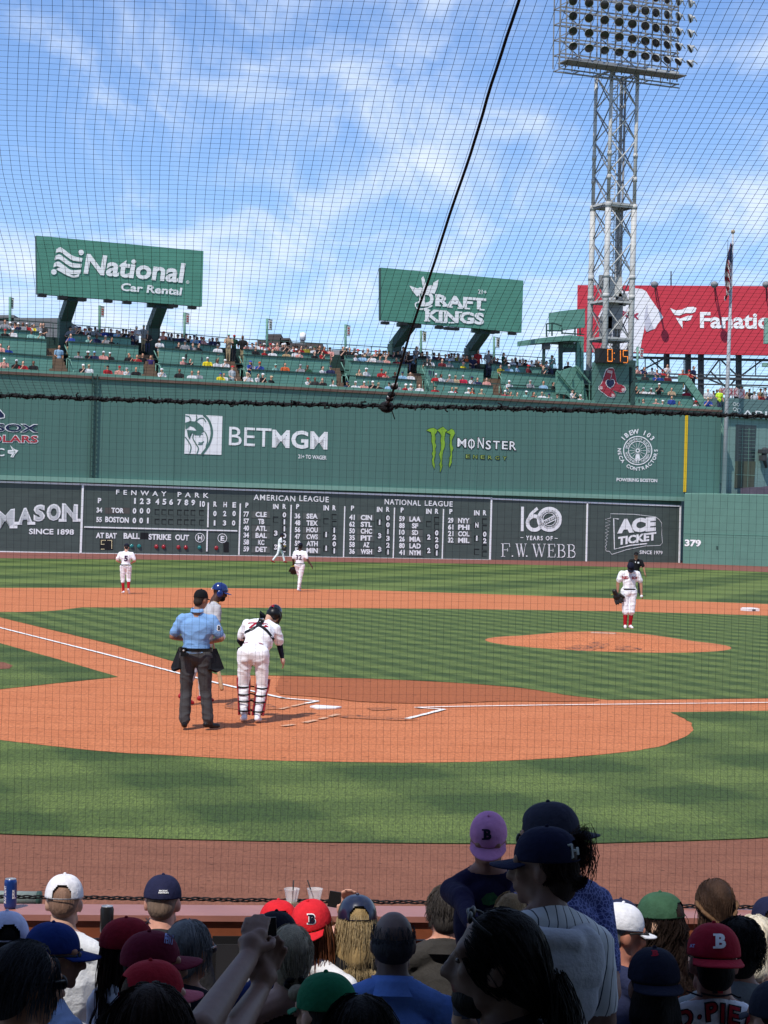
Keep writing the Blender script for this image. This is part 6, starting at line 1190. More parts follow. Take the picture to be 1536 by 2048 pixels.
hM = headmat(6, 6); f = human(J, loose=1.1, headM=hM, pantlen='pants', hands=dict(L='none')); B = f.build('body', [SKD, m_jw, m_jw, m_jw, m_shw], T, t, .015, 3, .008)
bodycap(t, T, J['head'], hM, m_nvc); short_hair(t, T, J['head'], hM, hairm((18, 14, 13))); ring_belt(t, (0, -.005), .188, .143, 1.04, 1.07, T, m_belt)
shirt_decal(B, '32', T @ Vector((-.02, -.1, 1.30)), .24, .19, T.to_3x3() @ Vector((0, 1, 0)), m_numn, t, .02, .012)
glove('black glove hanging from the left hand of infielder 32', T @ Vector((-.25, .12, .84)), Matrix.Rotation(math.pi, 3, 'X'), m_glv, 1.25)
F0 = gp(558, 1126); T = XF(F0, -82, .96); t = thing('person', F0, 'distant outfielder in white striding sideways in front of the scoreboard', 'person')
J = dict(hL=(-.09, 0, .95), hR=(.09, 0, .95), sL=(-.19, .06, 1.48), sR=(.19, .06, 1.48), neck=(0, .09, 1.55), head=(0, .15, 1.68), eL=(-.23, .0, 1.22), eR=(.23, .08, 1.22), wL=(-.2, -.10, 1.02), wR=(.2, .25, 1.02), kL=(-.08, .22, .55), kR=(.08, -.10, .54), aL=(-.08, .34, .11), aR=(.08, -.42, .13), tL=(0, 1, 0), tR=(0, 1, -.3))
hM = headmat(14); f = human(J, headM=hM, pantlen='pants'); B = f.build('body', [SKD, m_jw, m_jw, m_jw, m_shr], T, t, .02, 3, .006); bodycap(t, T, J['head'], hM, m_nvc); short_hair(t, T, J['head'], hM, hairm((18, 14, 13)))
glove('dark glove on the distant outfielder in front of the scoreboard', T @ Vector((.2, .30, .92)), Matrix.Rotation(2.6, 3, 'X'), m_glv, 1.15)
# ---- base umpire beyond the pitcher
F0 = gp(1270, 1191); T = XF(F0, 176, 1.0); t = thing('person', F0, 'base umpire in black standing on the grass just behind the pitcher', 'person')
J = dict(hL=(-.11, 0, .92), hR=(.11, 0, .92), sL=(-.21, .05, 1.42), sR=(.21, .05, 1.42), neck=(0, .06, 1.49), head=(0, .10, 1.63), eL=(-.31, .05, 1.15), eR=(.29, .05, 1.15), wL=(-.37, .12, .90), wR=(.32, .14, .9), kL=(-.17, .08, .5), kR=(.17, .08, .5), aL=(-.2, 0, .1), aR=(.2, 0, .1))
hM = headmat(0); f = human(J, loose=1.15, headM=hM); f.build('body', [SKM, m_ublk, cloth((58, 58, 60)), m_ublk, m_shk], T, t, .016, 3, .006); bodycap(t, T, J['head'], hM, m_capb)
mb = MB(); mb.tube([T @ Vector((x, .20 - abs(x) * .5, 1.655)) for x in (-.07, -.03, 0, .03, .07)], [.02, .024, .014, .024, .02], 8); mb.build('sunglasses', m_black, t)
mb = MB(); mb.box(T @ Vector((-.09, .205, 1.33)), (.07, .01, .06)); mb.box(T @ Vector((.03, .215, 1.35)), (.03, .01, .05)); mb.build('chest_badge', m_wt, t)
# ------------------------------------------------------------------ spectators on the wall
PAL = dict(w=('white', (225, 225, 228)), k=('black', (28, 28, 32)), n=('navy', (34, 42, 82)), b=('blue', (44, 74, 160)), r=('red', (176, 34, 42)), p=('pink', (226, 160, 150)), g=('grey', (150, 152, 158)), t=('teal', (140, 190, 180)), y=('yellow', (236, 214, 40)), o=('orange', (214, 100, 50)), l=('light blue', (150, 190, 222)), d=('dark green', (34, 78, 58)), a=('tan', (190, 164, 134)), m=('maroon', (110, 32, 40)), v=('olive', (150, 140, 40)), u=('purple', (60, 44, 110)), c=('crimson', (190, 40, 70)), j=('khaki', (176, 150, 110)), s=('dark', (52, 50, 52)))
ROWS = {
 3: '10:gk 30:rk 46:gk 65:yg 141:gk 160:pr 177:wg 190:gk 209:bk 222:nk 238:kk 246:kk 252:kk 273:ww+ 287:gt+ 294:sk 325:ok 343:kk 355:nk 364:nk 380:kk 394:nk 407:pk 425:ns 457:at+ 468:dr+ 485:kk+ 494:pk 512:wk 528:ww 554:pk 576:ns 602:rk 612:vk 629:wd 639:kk 648:rk 686:kk 699:kk 715:kr 736:ns 735:gs 751:pr 759:kk 777:kd 806:gk+ 833:gk+ 845:kk 854:gs 868:nk 878:mk 891:kk 903:kk 908:wk 915:vk 926:kk 933:ok 956:rk+ 977:gk+ 980:gk 1007:dk+ 1024:wk 1040:wk 1051:kk 1063:wg 1072:kw 1084:pa 1093:wk 1103:tk+ 1136:ks 1269:wk 1334:wk+ 1365:rk 1378:rr 1387:nk+',
 2: '10:kr 26:ww 63:tk 81:tw 142:bk 177:tg 193:nk 211:gg 223:ks 319:ww 357:kk 370:gg 386:gs 397:ks 436:wg 511:kk 529:rw 545:wk 573:jk 592:ww 598:pk 629:kk 643:rk 711:ww 725:lw 728:la 744:wt 760:gk 772:pk 793:mk 854:sk 860:ww 884:mk 898:gl 926:yp 1001:vk 1018:lw 1034:lk 1056:mr 1086:sa 1266:kk 1290:sk 1311:bn 1320:bn 1335:mk',
 1: '1:pk 17:bk 157:gk 175:kw 189:nl 207:pw 220:kw 258:kk 258:kk 274:rk 366:pw 380:kk 415:yw 434:wk 450:ww 502:ww 500:bb 519:bo 551:tt 570:ok 601:gg 615:dk 645:wk 661:nn 718:as 732:ww 763:rr 771:pk 790:kk 805:ln 821:wk 872:rw 882:wk 899:gw 911:aa 926:cw 943:wn 955:nk 973:pk 1018:ww 1060:gg 1087:lk 1106:kk 1272:kk 1287:ww 1302:ww 1318:kw+ 1343:ak 1373:ck',
 0: '8:pw 33:kw 46:rk 67:kk 166:kw 178:wa 215:rk 239:pr 253:wg 272:kk 323:ww 359:kk 384:wk 397:gk 441:yb 448:wk 464:wr+ 494:wa 497:wa 516:wk 525:kw 542:ka 615:wr 630:sk 645:kk 666:wk 694:nn 711:ww 728:pw 745:kw 757:ka 778:lk 794:gk 811:rw 821:ww 839:wk 870:rd 904:wa 911:ra 937:ww 944:ok 963:aa 1010:cw 1021:rs 1034:kk 1052:tw 1067:mk 1084:wa 1098:wn 1114:kk 1128:kk 1144:wk+ 1160:ww 1286:wk 1312:pk 1325:ww 1343:bs+ 1358:sk 1391:wr 1416:ba+'}
VAR = {}
def spectator_mesh(pose, shirt, top, sk_):
    key = (pose, shirt, top, sk_)
    if key in VAR: return VAR[key]
    if pose not in VAR:
        f = Fig(); st_ = pose[0] == 'S'; dz = .30 if st_ else 0; q = lambda x, y, z: Vector((x, y, z + dz)); ln_ = .06 if pose in ('a', 'c') else 0
        f.e(q(0, ln_, .02), (.205, .135, .27), 1); f.e(q(0, .0, -.26), (.18, .14, .2), 1); f.c(q(-.17, ln_, .19), q(.17, ln_, .19), .075, .075, 1); f.c(q(0, ln_, .22), q(0, ln_ + .02, .32), .06, .06, 0); f.e(q(0, ln_ + .03, .43), (.085, .10, .125), 0)
        capped = pose[-1] == 'C'
        if capped: f.e(q(0, ln_ + .02, .49), (.098, .115, .085), 2); f.e(q(0, ln_ + .15, .475), (.075, .085, .02), 2)
        else: f.e(q(0, ln_ - .005, .465), (.096, .105, .105), 2); f.e(q(0, ln_ - .05, .38), (.08, .05, .12 if pose[1] == 'b' else .06), 2)
        if pose[1] == 'b': a_ = [((-.24, .02, .17), (-.30, .10, -.06), (-.12, .26, -.02)), ((.24, .02, .17), (.27, .20, -.08), (.06, .28, .22))]
        elif st_: a_ = [((-.24, 0, .17), (-.29, -.02, -.12), (-.24, .16, -.32)), ((.24, 0, .17), (.29, .02, -.12), (.2, .22, -.2))]
        else: a_ = [((-.24, .02, .17), (-.30, .14, -.06), (-.14, .34, -.14)), ((.24, .02, .17), (.29, .16, -.06), (.12, .34, -.12))]
        for s_, e_, w_ in a_: s_, e_, w_ = q(*s_), q(*e_), q(*w_); f.c(s_, s_.lerp(e_, .7), .068, .062, 1); f.c(s_, e_, .05, .045, 0); f.c(e_, w_, .045, .035, 0); f.c(w_, w_ + (w_ - e_).normalized() * .08, .04, .035, 0)
        if st_:
            for x in (-.09, .09): f.c(q(x, 0, -.38), q(x, .02, -.82), .10, .07, 3); f.c(q(x, .02, -.82), q(x, 0, -1.20), .068, .05, 3); f.c(q(x, 0, -1.24), q(x, .12, -1.25), .05, .04, 3)
        else:
            for x in (-.1, .1): f.c(q(x, 0, -.40), q(x, .32, -.40), .09, .08, 3); f.c(q(x, .34, -.42), q(x, .32, -.85), .07, .05, 3)
        o = f.build('spectator', [m_wt] * 4, None, None, .034, 2, .0); VAR[pose] = o.data.copy(); bpy.data.objects.remove(o)
    me = VAR[pose].copy()
    for i_, m in enumerate((SPK[sk_], cmat('shirt', tuple(int(q * .86) for q in PAL[shirt][1]), rough=.85, var=.08), cmat('top', PAL[top][1] if top != 'k' else (30, 24, 22), rough=.8, var=.1), cmat('pants', ((54, 60, 84), (150, 134, 104), (40, 40, 44))[len(VAR) % 3], rough=.9))): me.materials[i_] = m
    VAR[key] = me; return me
SPK = [skin((206, 160, 136)), skin((190, 140, 112)), skin((120, 80, 62))]
SECT = [(105, 'far left section'), (296, 'left billboard section'), (468, 'section beside billboard'), (672, 'brick building section'), (838, 'section under banner'), (990, 'right billboard section'), (1180, 'light tower section'), (2000, 'tower right section')]
ORD = 'first second third fourth fifth sixth seventh eighth ninth tenth eleventh twelfth thirteenth fourteenth fifteenth sixteenth seventeenth eighteenth nineteenth twentieth twenty-first twenty-second twenty-third twenty-fourth twenty-fifth twenty-sixth twenty-seventh twenty-eighth twenty-ninth thirtieth'.split()
RN = {0: 'front row', 1: 'second row', 2: 'third row', 3: 'back row'}
rng = random.Random(3)
_fill = [x for x in list(range(6, 92, 8)) + list(range(148, 272, 7)) + list(range(322, 440, 8)) + list(range(490, 660, 8)) + list(range(692, 830, 8)) + list(range(840, 965, 8)) + list(range(990, 1095, 8)) + list(range(1265, 1335, 12))]
_have = [int(a.split(':')[0]) for a in ROWS[3].split()]
ROWS[3] += ''.join(' %d:%s%s' % (x + rng.randint(-3, 3), rng.choice('kkksnnggswrblpa'), rng.choice('kkknwgr')) for x in _fill if min(abs(x - h_) for h_ in _have) > 4)
for k, s_ in ROWS.items():
    items = sorted([(int(a.split(':')[0]), a.split(':')[1]) for a in s_.split()]); cnt = {}
    for px, cd in items:
        sec = next(n for lim, n in SECT if px < lim); cnt[sec] = cnt.get(sec, 0) + 1; stand = cd.endswith('+'); sh_, top = cd[0], cd[1]
        capd = top not in 'ks' or rng.random() < .25
        pose = ('S' if stand else 'a') + rng.choice(('a', 'b', 'a')) + ('C' if capd else 'H'); V_ = TV[k] + .42 + rng.uniform(-.05, .15)
        zc = wp(px, Y[k](px), TV[k])[1]; U_ = wp(px, Y[k](px) - 8, V_)[0]
        P = W(U_, zc + .05 + rng.uniform(-.10, .05) + (0 if not stand else .05), V_)
        o = bpy.data.objects.new('spectator', spectator_mesh(pose, sh_, top, rng.choice((0, 0, 0, 1, 1, 2)))); COL.objects.link(o); o.location = P; o.rotation_euler = (0, 0, rad(180 + 24 + rng.uniform(-40, 40))); s2 = rng.uniform(.94, 1.06); o.scale = (s2, s2, s2)
        hat = '%s cap' % PAL[top][0] if capd and top not in 'ks' else 'dark hair' if not capd else 'dark cap'
        tag(o, '%s in %s with %s, %s from left, %s, %s' % ('standing spectator' if stand else 'spectator', PAL[sh_][0], hat, ORD[cnt[sec] - 1], RN[k], sec), 'spectator', 'spectators on the terraces above the wall')
# people standing in the aisles
for px, py, cd, lab in [(118, 700, 'lkS', 'standing spectator in light blue and khaki at the top of the leftmost stairs'), (285, 716, 'kkS', 'standing spectator in black at the top of the stairs under the left billboard'), (301, 720, 'ukS', 'standing spectator in long purple beside the billboard post')]:
    V_ = TV[1] + 1.6; U_, z_ = wp(px, py, V_); o = bpy.data.objects.new('spectator', spectator_mesh('SaH', cd[0], cd[1], 1)); COL.objects.link(o); o.location = W(U_, z_ - .55, V_); o.rotation_euler = (0, 0, rad(204)); tag(o, lab, 'spectator', 'spectators on the terraces above the wall')
# bleacher crowd and strikeout cards at the right end
Vx = Vr + 2
MB().box(W((Ub0 + Ub1) / 2, zt - .3, Vx + 3), (Ub1 - Ub0, 7, .3), AXW).build('roof_terrace', m_conc, bd)
mb = MB(); zr = zt + 1.0
for dz in (0, .5): mb.tube([W(Ub0, zt + .45 + dz, Vr - .1), W(Ub1, zt + .45 + dz, Vr - .1)], .03, 5)
for i in range(14): u = Ub0 + (Ub1 - Ub0) * i / 13; mb.tube([W(u, zt, Vr - .1), W(u, zt + .95, Vr - .1)], .03, 5)
mb.build('roof_railing', m_dkg, bd)
L = [(1416, 778, 'wk', 'S'), (1427, 783, 'gk', 'a'), (1434, 780, 'kk', 'a'), (1456, 778, 'ak', 'a'), (1472, 776, 'kk', 'a'), (1482, 774, 'sk', 'a'), (1494, 784, 'ak', 'S'), (1501, 786, 'ok', 'S'), (1509, 783, 'wk', 'S'), (1517, 785, 'ok', 'S'), (1525, 787, 'rk', 'S'), (1533, 785, 'gw', 'S'), (1541, 786, 'nk', 'S'), (1499, 778, 'kk', 'S'), (1521, 777, 'jk', 'S'), (1530, 776, 'wk', 'S')]
for i, (px, py, cd, ps) in enumerate(sorted(L)):
    V_ = Vx + .3 + .5 * (i % 3); U_, z_ = wp(px, py, V_); o = bpy.data.objects.new('spectator', spectator_mesh(ps + 'a' + ('H', 'C')[i % 2], cd[0], cd[1], i % 3)); COL.objects.link(o); o.location = W(U_, z_ - (.85 if ps == 'S' else .5), V_); o.rotation_euler = (0, 0, rad(200 + 9 * (i % 7) - 25))
    tag(o, '%sspectator in %s, %s from left among the crowd behind the right roof railing' % ('standing ' if ps == 'S' else '', PAL[cd[0]][0], ORD[i]), 'spectator', 'crowd on the right building roof')
U_, z_ = wp(1439, 786, Vr - .5); o = bpy.data.objects.new('spectator', spectator_mesh('SaH', 'y', 'k', 1).copy()); COL.objects.link(o); o.data.materials[1] = cmat('shirt', (206, 240, 60), rough=.7); o.location = W(U_, z_ - .55, Vr - .5); o.rotation_euler = (0, 0, rad(200)); tag(o, 'standing person in a neon yellow vest left of the strikeout cards', 'person')
for i, (x0, y0, x1, y1, fl) in enumerate([(1441, 775, 1451.5, 790, 1), (1456, 775, 1465.5, 792, 0), (1467, 776, 1476.5, 793, 1), (1478, 778, 1490, 797, 0)]):
    lab = ['leftmost strikeout card beside the neon vest with a red K', 'strikeout card with a red K, just right of the flagpole', 'strikeout card with a red K, third of the four', 'rightmost and lowest strikeout card with a red K'][i]
    t = thing('strikeout_card', WP(x0, y1, Vr - .3), lab, 'sign', 'strikeout cards on the right railing'); mb = MB(); wbox(mb, [(x0, y0), (x1, y0 + .5), (x1, y1), (x0, y1 - .5)], Vr - .3, Vr - .26); mb.build('card', mat('card_pink', (.62, .50, .52), .6, .08), t)
    mb = MB(); xa, xb = (x0 + 2, x1 - 2); ym = (y0 + y1) / 2; s0_ = xa if fl else xb; s1_ = xb if fl else xa; wline(mb, [(s0_, y0 + 2), (s0_, y1 - 2)], 2, Vr - .3, .02); wline(mb, [(s1_, y0 + 2), (s0_, ym), (s1_, y1 - 2)], 1.7, Vr - .3, .02); mb.build('letter', m_red, t)
# ------------------------------------------------------------------ spectators in front of the camera
HE = (.080, .101, .099); HC = Vector((0, -.012, .025))
def strands(name, parent, c, M, m, n=400, L=.3, r=.0016, az=(70, 290), el=(-25, 88), curl=0.0, cf=30, drift=.0, wave=.004, seed=1, k=1.0, gather=None, comb=None, seg=9, side=1.04, lift=0.0):
    """hair: roots on the scalp (azimuth 0 = face, 180 = back), combed down, kept outside head, neck and back"""
    rg = random.Random(seed); mb = MB(); dn = M.inverted() @ Vector((0, 0, -1))
    for i in range(n):
        a = rad(rg.uniform(*az)); e = math.asin(rg.uniform(math.sin(rad(el[0])), math.sin(rad(el[1])))); d = Vector((math.sin(a) * math.cos(e), math.cos(a) * math.cos(e), math.sin(e)))
        s0 = 1.0 + rg.uniform(.0, .06); p = HC + Vector((d.x * HE[0], d.y * HE[1], d.z * HE[2])) * s0; nrm = d.normalized()
        t = (dn - nrm * dn.dot(nrm)); t = t.normalized() if t.length > .05 else Vector((rg.uniform(-1, 1), -1, 0)).normalized()
        if comb: cv = Vector(comb); t = (t * .3 + (cv - nrm * cv.dot(nrm))).normalized()
        t = (t + Vector((rg.uniform(-.25, .25), rg.uniform(-.2, .2), 0)) + nrm * lift).normalized(); Ls = L * rg.uniform(.75, 1.08); P = [p]; ph = rg.uniform(0, 6.3); ds = Ls / seg
        for j in range(seg):
            q = p + t * ds; rel = Vector(((q.x - HC.x) / HE[0], (q.y - HC.y) / HE[1], (q.z - HC.z) / HE[2]))
            if rel.length < side and q.z > -.14: rel = rel.normalized() * side; q = HC + Vector((rel.x * HE[0], rel.y * HE[1], rel.z * HE[2]))
            if gather: g = Vector(gather); w_ = min(1, (j + 1) / seg * 1.15) ** 2; q = q.lerp(g + Vector((rg.uniform(-.012, .012), rg.uniform(-.012, .012), rg.uniform(-.012, .012))), w_ * .55)
            elif q.z < -.09:
                rr = math.hypot(q.x, q.y + .03); lim = .062 + .35 * max(0, -q.z - .16)
                if rr < lim: q.x *= lim / max(rr, .01); q.y = -.03 + (q.y + .03) * lim / max(rr, .01)
                if q.z < -.2 and q.y < 0: q.y = min(q.y, -.105 - .12 * min(.3, -q.z - .2))
            t = (q - p).normalized().lerp(dn, .42).normalized() + Vector((rg.uniform(-1, 1), rg.uniform(-1, 1), 0)) * drift; p = q
            P.append(q + Vector((math.sin(ph + j * ds * cf), math.cos(ph * 1.3 + j * ds * cf), .3 * math.sin(j * ds * cf * 1.3 + ph))) * (wave if not curl else curl) * min(1, (j + 1) / 3))
        mb.tube([Vector(c) + M @ (q * k) for q in P], [r * k * (1.0 if j < seg * .6 else max(.3, 1 - (j / seg - .6) * 1.8)) for j in range(len(P))], 3, cap=False)
    return mb.build(name, m, parent)
def fan(label, px, py, D, yaw=0, hyaw=0, pitch=6, roll=0, sk=SKL, shirt=(60, 60, 64), k=1.0, capt=.132, stand=False, sleeve=1, wide=1.0, neckline=None, arms=None, lean=0.0, shirt_m=None, voxel=.0095, extra=None, jaw=1.0, mats=(), hide=None, seat_z=None, lips=None, hairm_=None):
    top = at(px, py, D); c = top - ZV * capt * k; base = Vector((c.x, c.y, c.z)); t = thing('person', base, label, 'person')
    B3 = YAW(yaw); HM = YAW(yaw + hyaw) @ Matrix.Rotation(rad(roll), 3, 'Y') @ Matrix.Rotation(rad(-pitch), 3, 'X'); f = Fig(); S_, A, Pn = 0, 1, 2
    g = lambda x, y, z: base + B3 @ (Vector((x * wide, y, z + .042)) * k)
    ln = lambda x, y, z: g(x, y + lean * (-.2 - z), z)
    head_prims(f, base, HM, S_, k, jaw, lips)
    f.c(base + HM @ Vector((0, -.02, -.06)) * k, ln(0, -.045, -.185), .058 * k, .064 * k, S_)
    f.c(ln(-.015, -.05, -.20), ln(-.14, -.045, -.262), .062 * k, .058 * k, A if neckline != 'tank' else S_); f.c(ln(.015, -.05, -.20), ln(.14, -.045, -.262), .062 * k, .058 * k, A if neckline != 'tank' else S_)
    f.e(ln(0, -.03, -.44), (.178 * wide * k, .125 * k, .23 * k), A, B3); f.e(ln(0, -.03, -.66), (.165 * wide * k, .125 * k, .18 * k), A, B3); f.e(ln(0, -.03, -.84), (.18 * wide * k, .14 * k, .13 * k), Pn, B3)
    am = arms or {}
    for s_, sx in (('L', -1), ('R', 1)):
        sh = ln(.180 * sx, -.035, -.292); P = am.get(s_)
        if P == 'none': f.e(sh, .066 * k, A); continue
        el, wr = (Vector(P[0]), Vector(P[1])) if P else (ln(.235 * sx, .0, -.56), ln(.12 * sx, .26, -.62))
        sm = A if (sleeve and neckline != 'tank') else S_
        f.e(sh, .064 * k, sm); f.c(sh, sh.lerp(el, .72 if sleeve == 1 else 1), .064 * k, .060 * k, sm); f.c(sh, el, .053 * k, .046 * k, S_); f.c(el, wr, .046 * k, .030 * k, A if sleeve == 2 else S_)
        if sleeve == 2: f.c(el, el.lerp(wr, .9), .052 * k, .040 * k, A)
        if P and len(P) > 2: hand(f, wr, P[2], P[3], S_, k, P[4] if len(P) > 4 else .5)
        else: hand(f, wr, (wr - el), B3 @ Vector((-sx, .2, .4)), S_, k)
    if stand:
        for x in (-.1, .1): f.c(g(x, -.02, -.86), g(x, .0, -1.25), .09 * k, .07 * k, Pn); f.c(g(x, 0, -1.25), g(x, -.02, -1.62), .068 * k, .05 * k, Pn)
    else:
        for x in (-.11, .11): f.c(g(x, .0, -.87), g(x, .42, -.84), .09 * k, .068 * k, Pn); f.c(g(x, .43, -.86), g(x, .40, -1.25), .06 * k, .045 * k, Pn)
    if extra: extra(f, ln, base, HM)
    if neckline == 'tank': voxel = .0068
    sm_ = shirt_m or cloth(shirt)
    if hide is None: B = f.build('body', [sk, sm_, cloth((46, 50, 66)), *mats], None, t, voxel, 3, .004 * k, (1,), neck=None if neckline == 'tank' else (base, B3.inverted(), k))
    P_ = dict(t=t, c=base, M=HM, B=B, g=ln, b3=B3, k=k)
    return P_
def fcap(P, rgb, back=False, opening=True, m=None, brim=None, fit=1.0, pitch=0, yaw=0, **kw):
    M = P['M'] @ Matrix.Rotation(rad(yaw + (180 if back else 0)), 3, 'Z') @ Matrix.Rotation(rad(pitch), 3, 'X'); t = cap(P['t'], P['c'] + P['M'] @ (Vector((0, -.022 if back else -.004, .002)) * P['k']), M, m or cloth(rgb, var=.14, scale=20), brim, opening, P['k'], fit, **kw); P['cap'] = t; return t
def fshell(P, m, dn=0.0, back=0.0, full=1.0, name='hair', bump=.0, low=-.03):
    full = min(full, 1.02) if full >= 1.01 else .95
    f = Fig(); g = lambda x, y, z: P['c'] + P['M'] @ (Vector((x, y, z)) * P['k']); k = P['k']; f.e(g(0, -.022, .030), (.082 * k * full, .100 * k * full, .097 * k * full), 0, P['M']); f.e(g(0, -.058, low), (.072 * k * full, .060 * k * full, .068 * k), 0, P['M'])
    if dn: f.c(g(0, -.05, -.04), g(0, -.075 - back, -dn), .068 * k, .06 * k, 0); f.c(g(-.045, -.03, -.04), g(-.05, -.05 - back, -dn), .04 * k, .045 * k, 0); f.c(g(.045, -.03, -.04), g(.05, -.05 - back, -dn), .04 * k, .045 * k, 0)
    return f.build(name, [m], None, P['t'], .011, 3, bump, (0,))
def collar(P, m, h=.05, r=.074, tilt=-.25, name='collar'):
    mb = MB(); M = P['b3'] @ Matrix.Rotation(tilt, 3, 'X'); k = P['k']; mb.lathe([(r * k * 1.22, -.012), (r * k * 1.05, h * .55), (r * k, h), (r * k * .97, h * .95), (r * k * .96, .0)], P['g'](0, -.048, -.225), M, 30); return mb.build(name, m, P['t'])
def pxdecal(P, body, s, x0, y0, x1, y1, D, m, bold=.03, off=.003, name='lettering', rot=0, parent=None):
    O = at(x0, y1, D); X = at(x1, y1 + rot, D) - O; Zv = at(x0 + rot * .6, y0, D) - O; bs = [body] + [o for o in body.children if o.name.startswith(('brim',))] if not isinstance(body, list) else body
    return decal(name, s, bs, O, X, Zv, (O + X / 2 + Zv / 2 - EYE).normalized(), m, parent or (body if not isinstance(body, list) else P['t']), bold, off)
def shades(P, m=None, name='sunglasses', z=.008, up=0.0):
    mb = MB(); k = P['k']; g = lambda x, y, zz: P['c'] + P['M'] @ (Vector((x, y, zz)) * k)
    if up: mb.tube([g(.080 * math.sin(a), .0 + .070 * math.cos(a), z + up - .02 + .040 * math.cos(a)) for a in np.linspace(-1.5, 1.5, 14)], .0035 * k, 6); [mb.ell(g(.034 * s_, .060, z + up + .010), (.024 * k, .007 * k, .014 * k), P['M']) for s_ in (-1, 1)]
    else:
        for s_ in (-1, 1): mb.ell(g(.034 * s_, .098, z), (.031 * k, .010 * k, .021 * k), P['M']); mb.tube([g(.064 * s_, .09, z + .01), g(.080 * s_, .045, z + .012), g(.086 * s_, -.01, z + .008)], .0045 * k, 5)
        mb.tube([g(-.012, .108, z + .006), g(.012, .108, z + .006)], .004 * k, 5)
    return mb.build(name, m or m_black, P['t'])
HBK, HDB, HBR, HGY, HSP, HBL, HWT, HAU = (hairm(c) for c in ((16, 14, 14), (40, 29, 25), (60, 43, 33), (112, 114, 116), (58, 54, 52), (188, 166, 126), (214, 204, 184), (112, 66, 42)))
R2 = 1.0
# --- first row
p = fan('man in a white cap and white t-shirt seen from behind in the front row', 130, 1749, 9.2, 2, 0, 4, sk=SKL, shirt=(228, 230, 234), wide=1.0); fshell(p, hairm((138, 108, 92)), name='hair', low=.0); fcap(p, (228, 226, 230), opening=True); collar(p, cloth((228, 230, 234)), .02, .072)
p = fan('man in a navy cap and charcoal polo collar seen from behind in the front row', 327, 1750, 9.35, -2, 0, 4, sk=skin((206, 150, 130)), shirt=(52, 52, 55)); fshell(p, hairm((128, 108, 94)), low=-.012); fcap(p, (36, 38, 66), opening=False); collar(p, cloth((44, 44, 47)), .06, .076)
pxdecal(p, p['cap'], 'SOX', 318, 1780, 336, 1783, 9.3, m_wt, .06); pxdecal(p, p['cap'], 'NATION', 317, 1784, 337, 1787, 9.3, m_wt, .06)
p = fan('spectator in a red cap, left of the red cap lettered B', 557, 1801, 9.0, 12, 0, 6, shirt=(120, 122, 130)); fshell(p, HDB, .1); fcap(p, (214, 38, 48))
pB = fan('woman in a backwards red cap lettered B with long auburn hair', 628, 1797, 8.9, -22, 0, -20, roll=-6, shirt=(225, 225, 228), sk=SKL); fshell(pB, HAU, .22); strands('hair_strands', pB['t'], pB['c'], pB['M'], HAU, 420, .42, .0018, az=(60, 300), el=(-30, 20), seed=3, seg=10); fcap(pB, (214, 40, 50), back=True, opening=False, pitch=8)
pxdecal(pB, pB['cap'], serifB(), 617, 1827, 632, 1849, 8.8, m_wt, off=.002); pxdecal(pB, pB['cap'], serifB(), 618.5, 1829, 630.5, 1847, 8.8, m_nvc, off=.0045)
ph = at(688, 1802, 9.35); wr_ = at(706, 1815, 9.2)
p = fan('blonde woman in a shiny navy cap and black top photographing the field', 715, 1790, 8.95, 6, 0, 4, shirt=(26, 26, 28), sk=skin((214, 160, 138)), arms=dict(L=(at(672, 1870, 9.2), wr_ - Vector((0, 0, .06)), Vector((-.2, .2, 1)), Vector((-1, 0, .2)), .6))); fshell(p, hairm((150, 126, 86)), .14); strands('hair_strands', p['t'], p['c'], p['M'], HBL, 1100, .235, .0013, az=(60, 300), el=(-32, 18), wave=.006, cf=22, seed=5, drift=.05)
fcap(p, (24, 30, 54), m=cmat('satin', (24, 30, 54), rough=.28, var=.1, spec=.6), opening=True)
mb = MB(); V_ = [p['g'](x, -.175, z) for x, z in ((-.075, -.235), (.075, -.235), (0, -.36))]; pxdecal(p, [p['B']], ([(0, 1), (1, 1), (.5, 0)], [(0, 2, 1)]), 694, 1868, 742, 1934, 8.9, skin((214, 160, 138)), off=.004, name='open_back', parent=p['t'])
X_, Y_, Z_ = (at(1, 0, 1) - at(0, 0, 1)).normalized(), Vector((0, 1, 0)), ZV
Rm = Matrix.Rotation(rad(8), 3, 'Y'); mb = MB(); mb.box(ph, (.150, .009, .076), (Rm @ Vector((1, 0, 0)), Vector((0, 1, 0)), Rm @ ZV)); tag(mb.build('smartphone', m_black), 'black phone held sideways above the first row by the blonde woman', 'phone')
mb = MB(); 
p = fan('man with wavy salt and pepper hair and dark grey polo in the front row', 893, 1768, 9.2, -3, 6, 5, shirt=(58, 56, 54), sk=skin((204, 146, 122)), wide=1.05, capt=.128); fshell(p, HSP, low=-.04); strands('hair_strands', p['t'], p['c'], p['M'], hairm((74, 69, 66)), 900, .062, .0016, az=(0, 360), el=(-32, 90), curl=.004, cf=70, seed=7, drift=.2, lift=.25, seg=6); collar(p, cloth((52, 50, 48)), .05, .078)
p = fan('woman with brown braided half up hair in the front row at the right', 1430, 1755, 9.2, 4, 4, 2, shirt=(44, 46, 62), capt=.130); fshell(p, HBR, .22, full=1.02); strands('hair_strands', p['t'], p['c'], p['M'], HBR, 420, .34, .0017, az=(95, 265), el=(-35, 5), wave=.006, cf=26, seed=8, drift=.02, side=1.02); strands('hair_strands', p['t'], p['c'], p['M'], HBR, 700, .22, .0016, az=(10, 350), el=(0, 90), comb=(0, -1, -.35), gather=(0, -.128, -.045), seed=28, seg=8, side=1.02)
mb = MB()
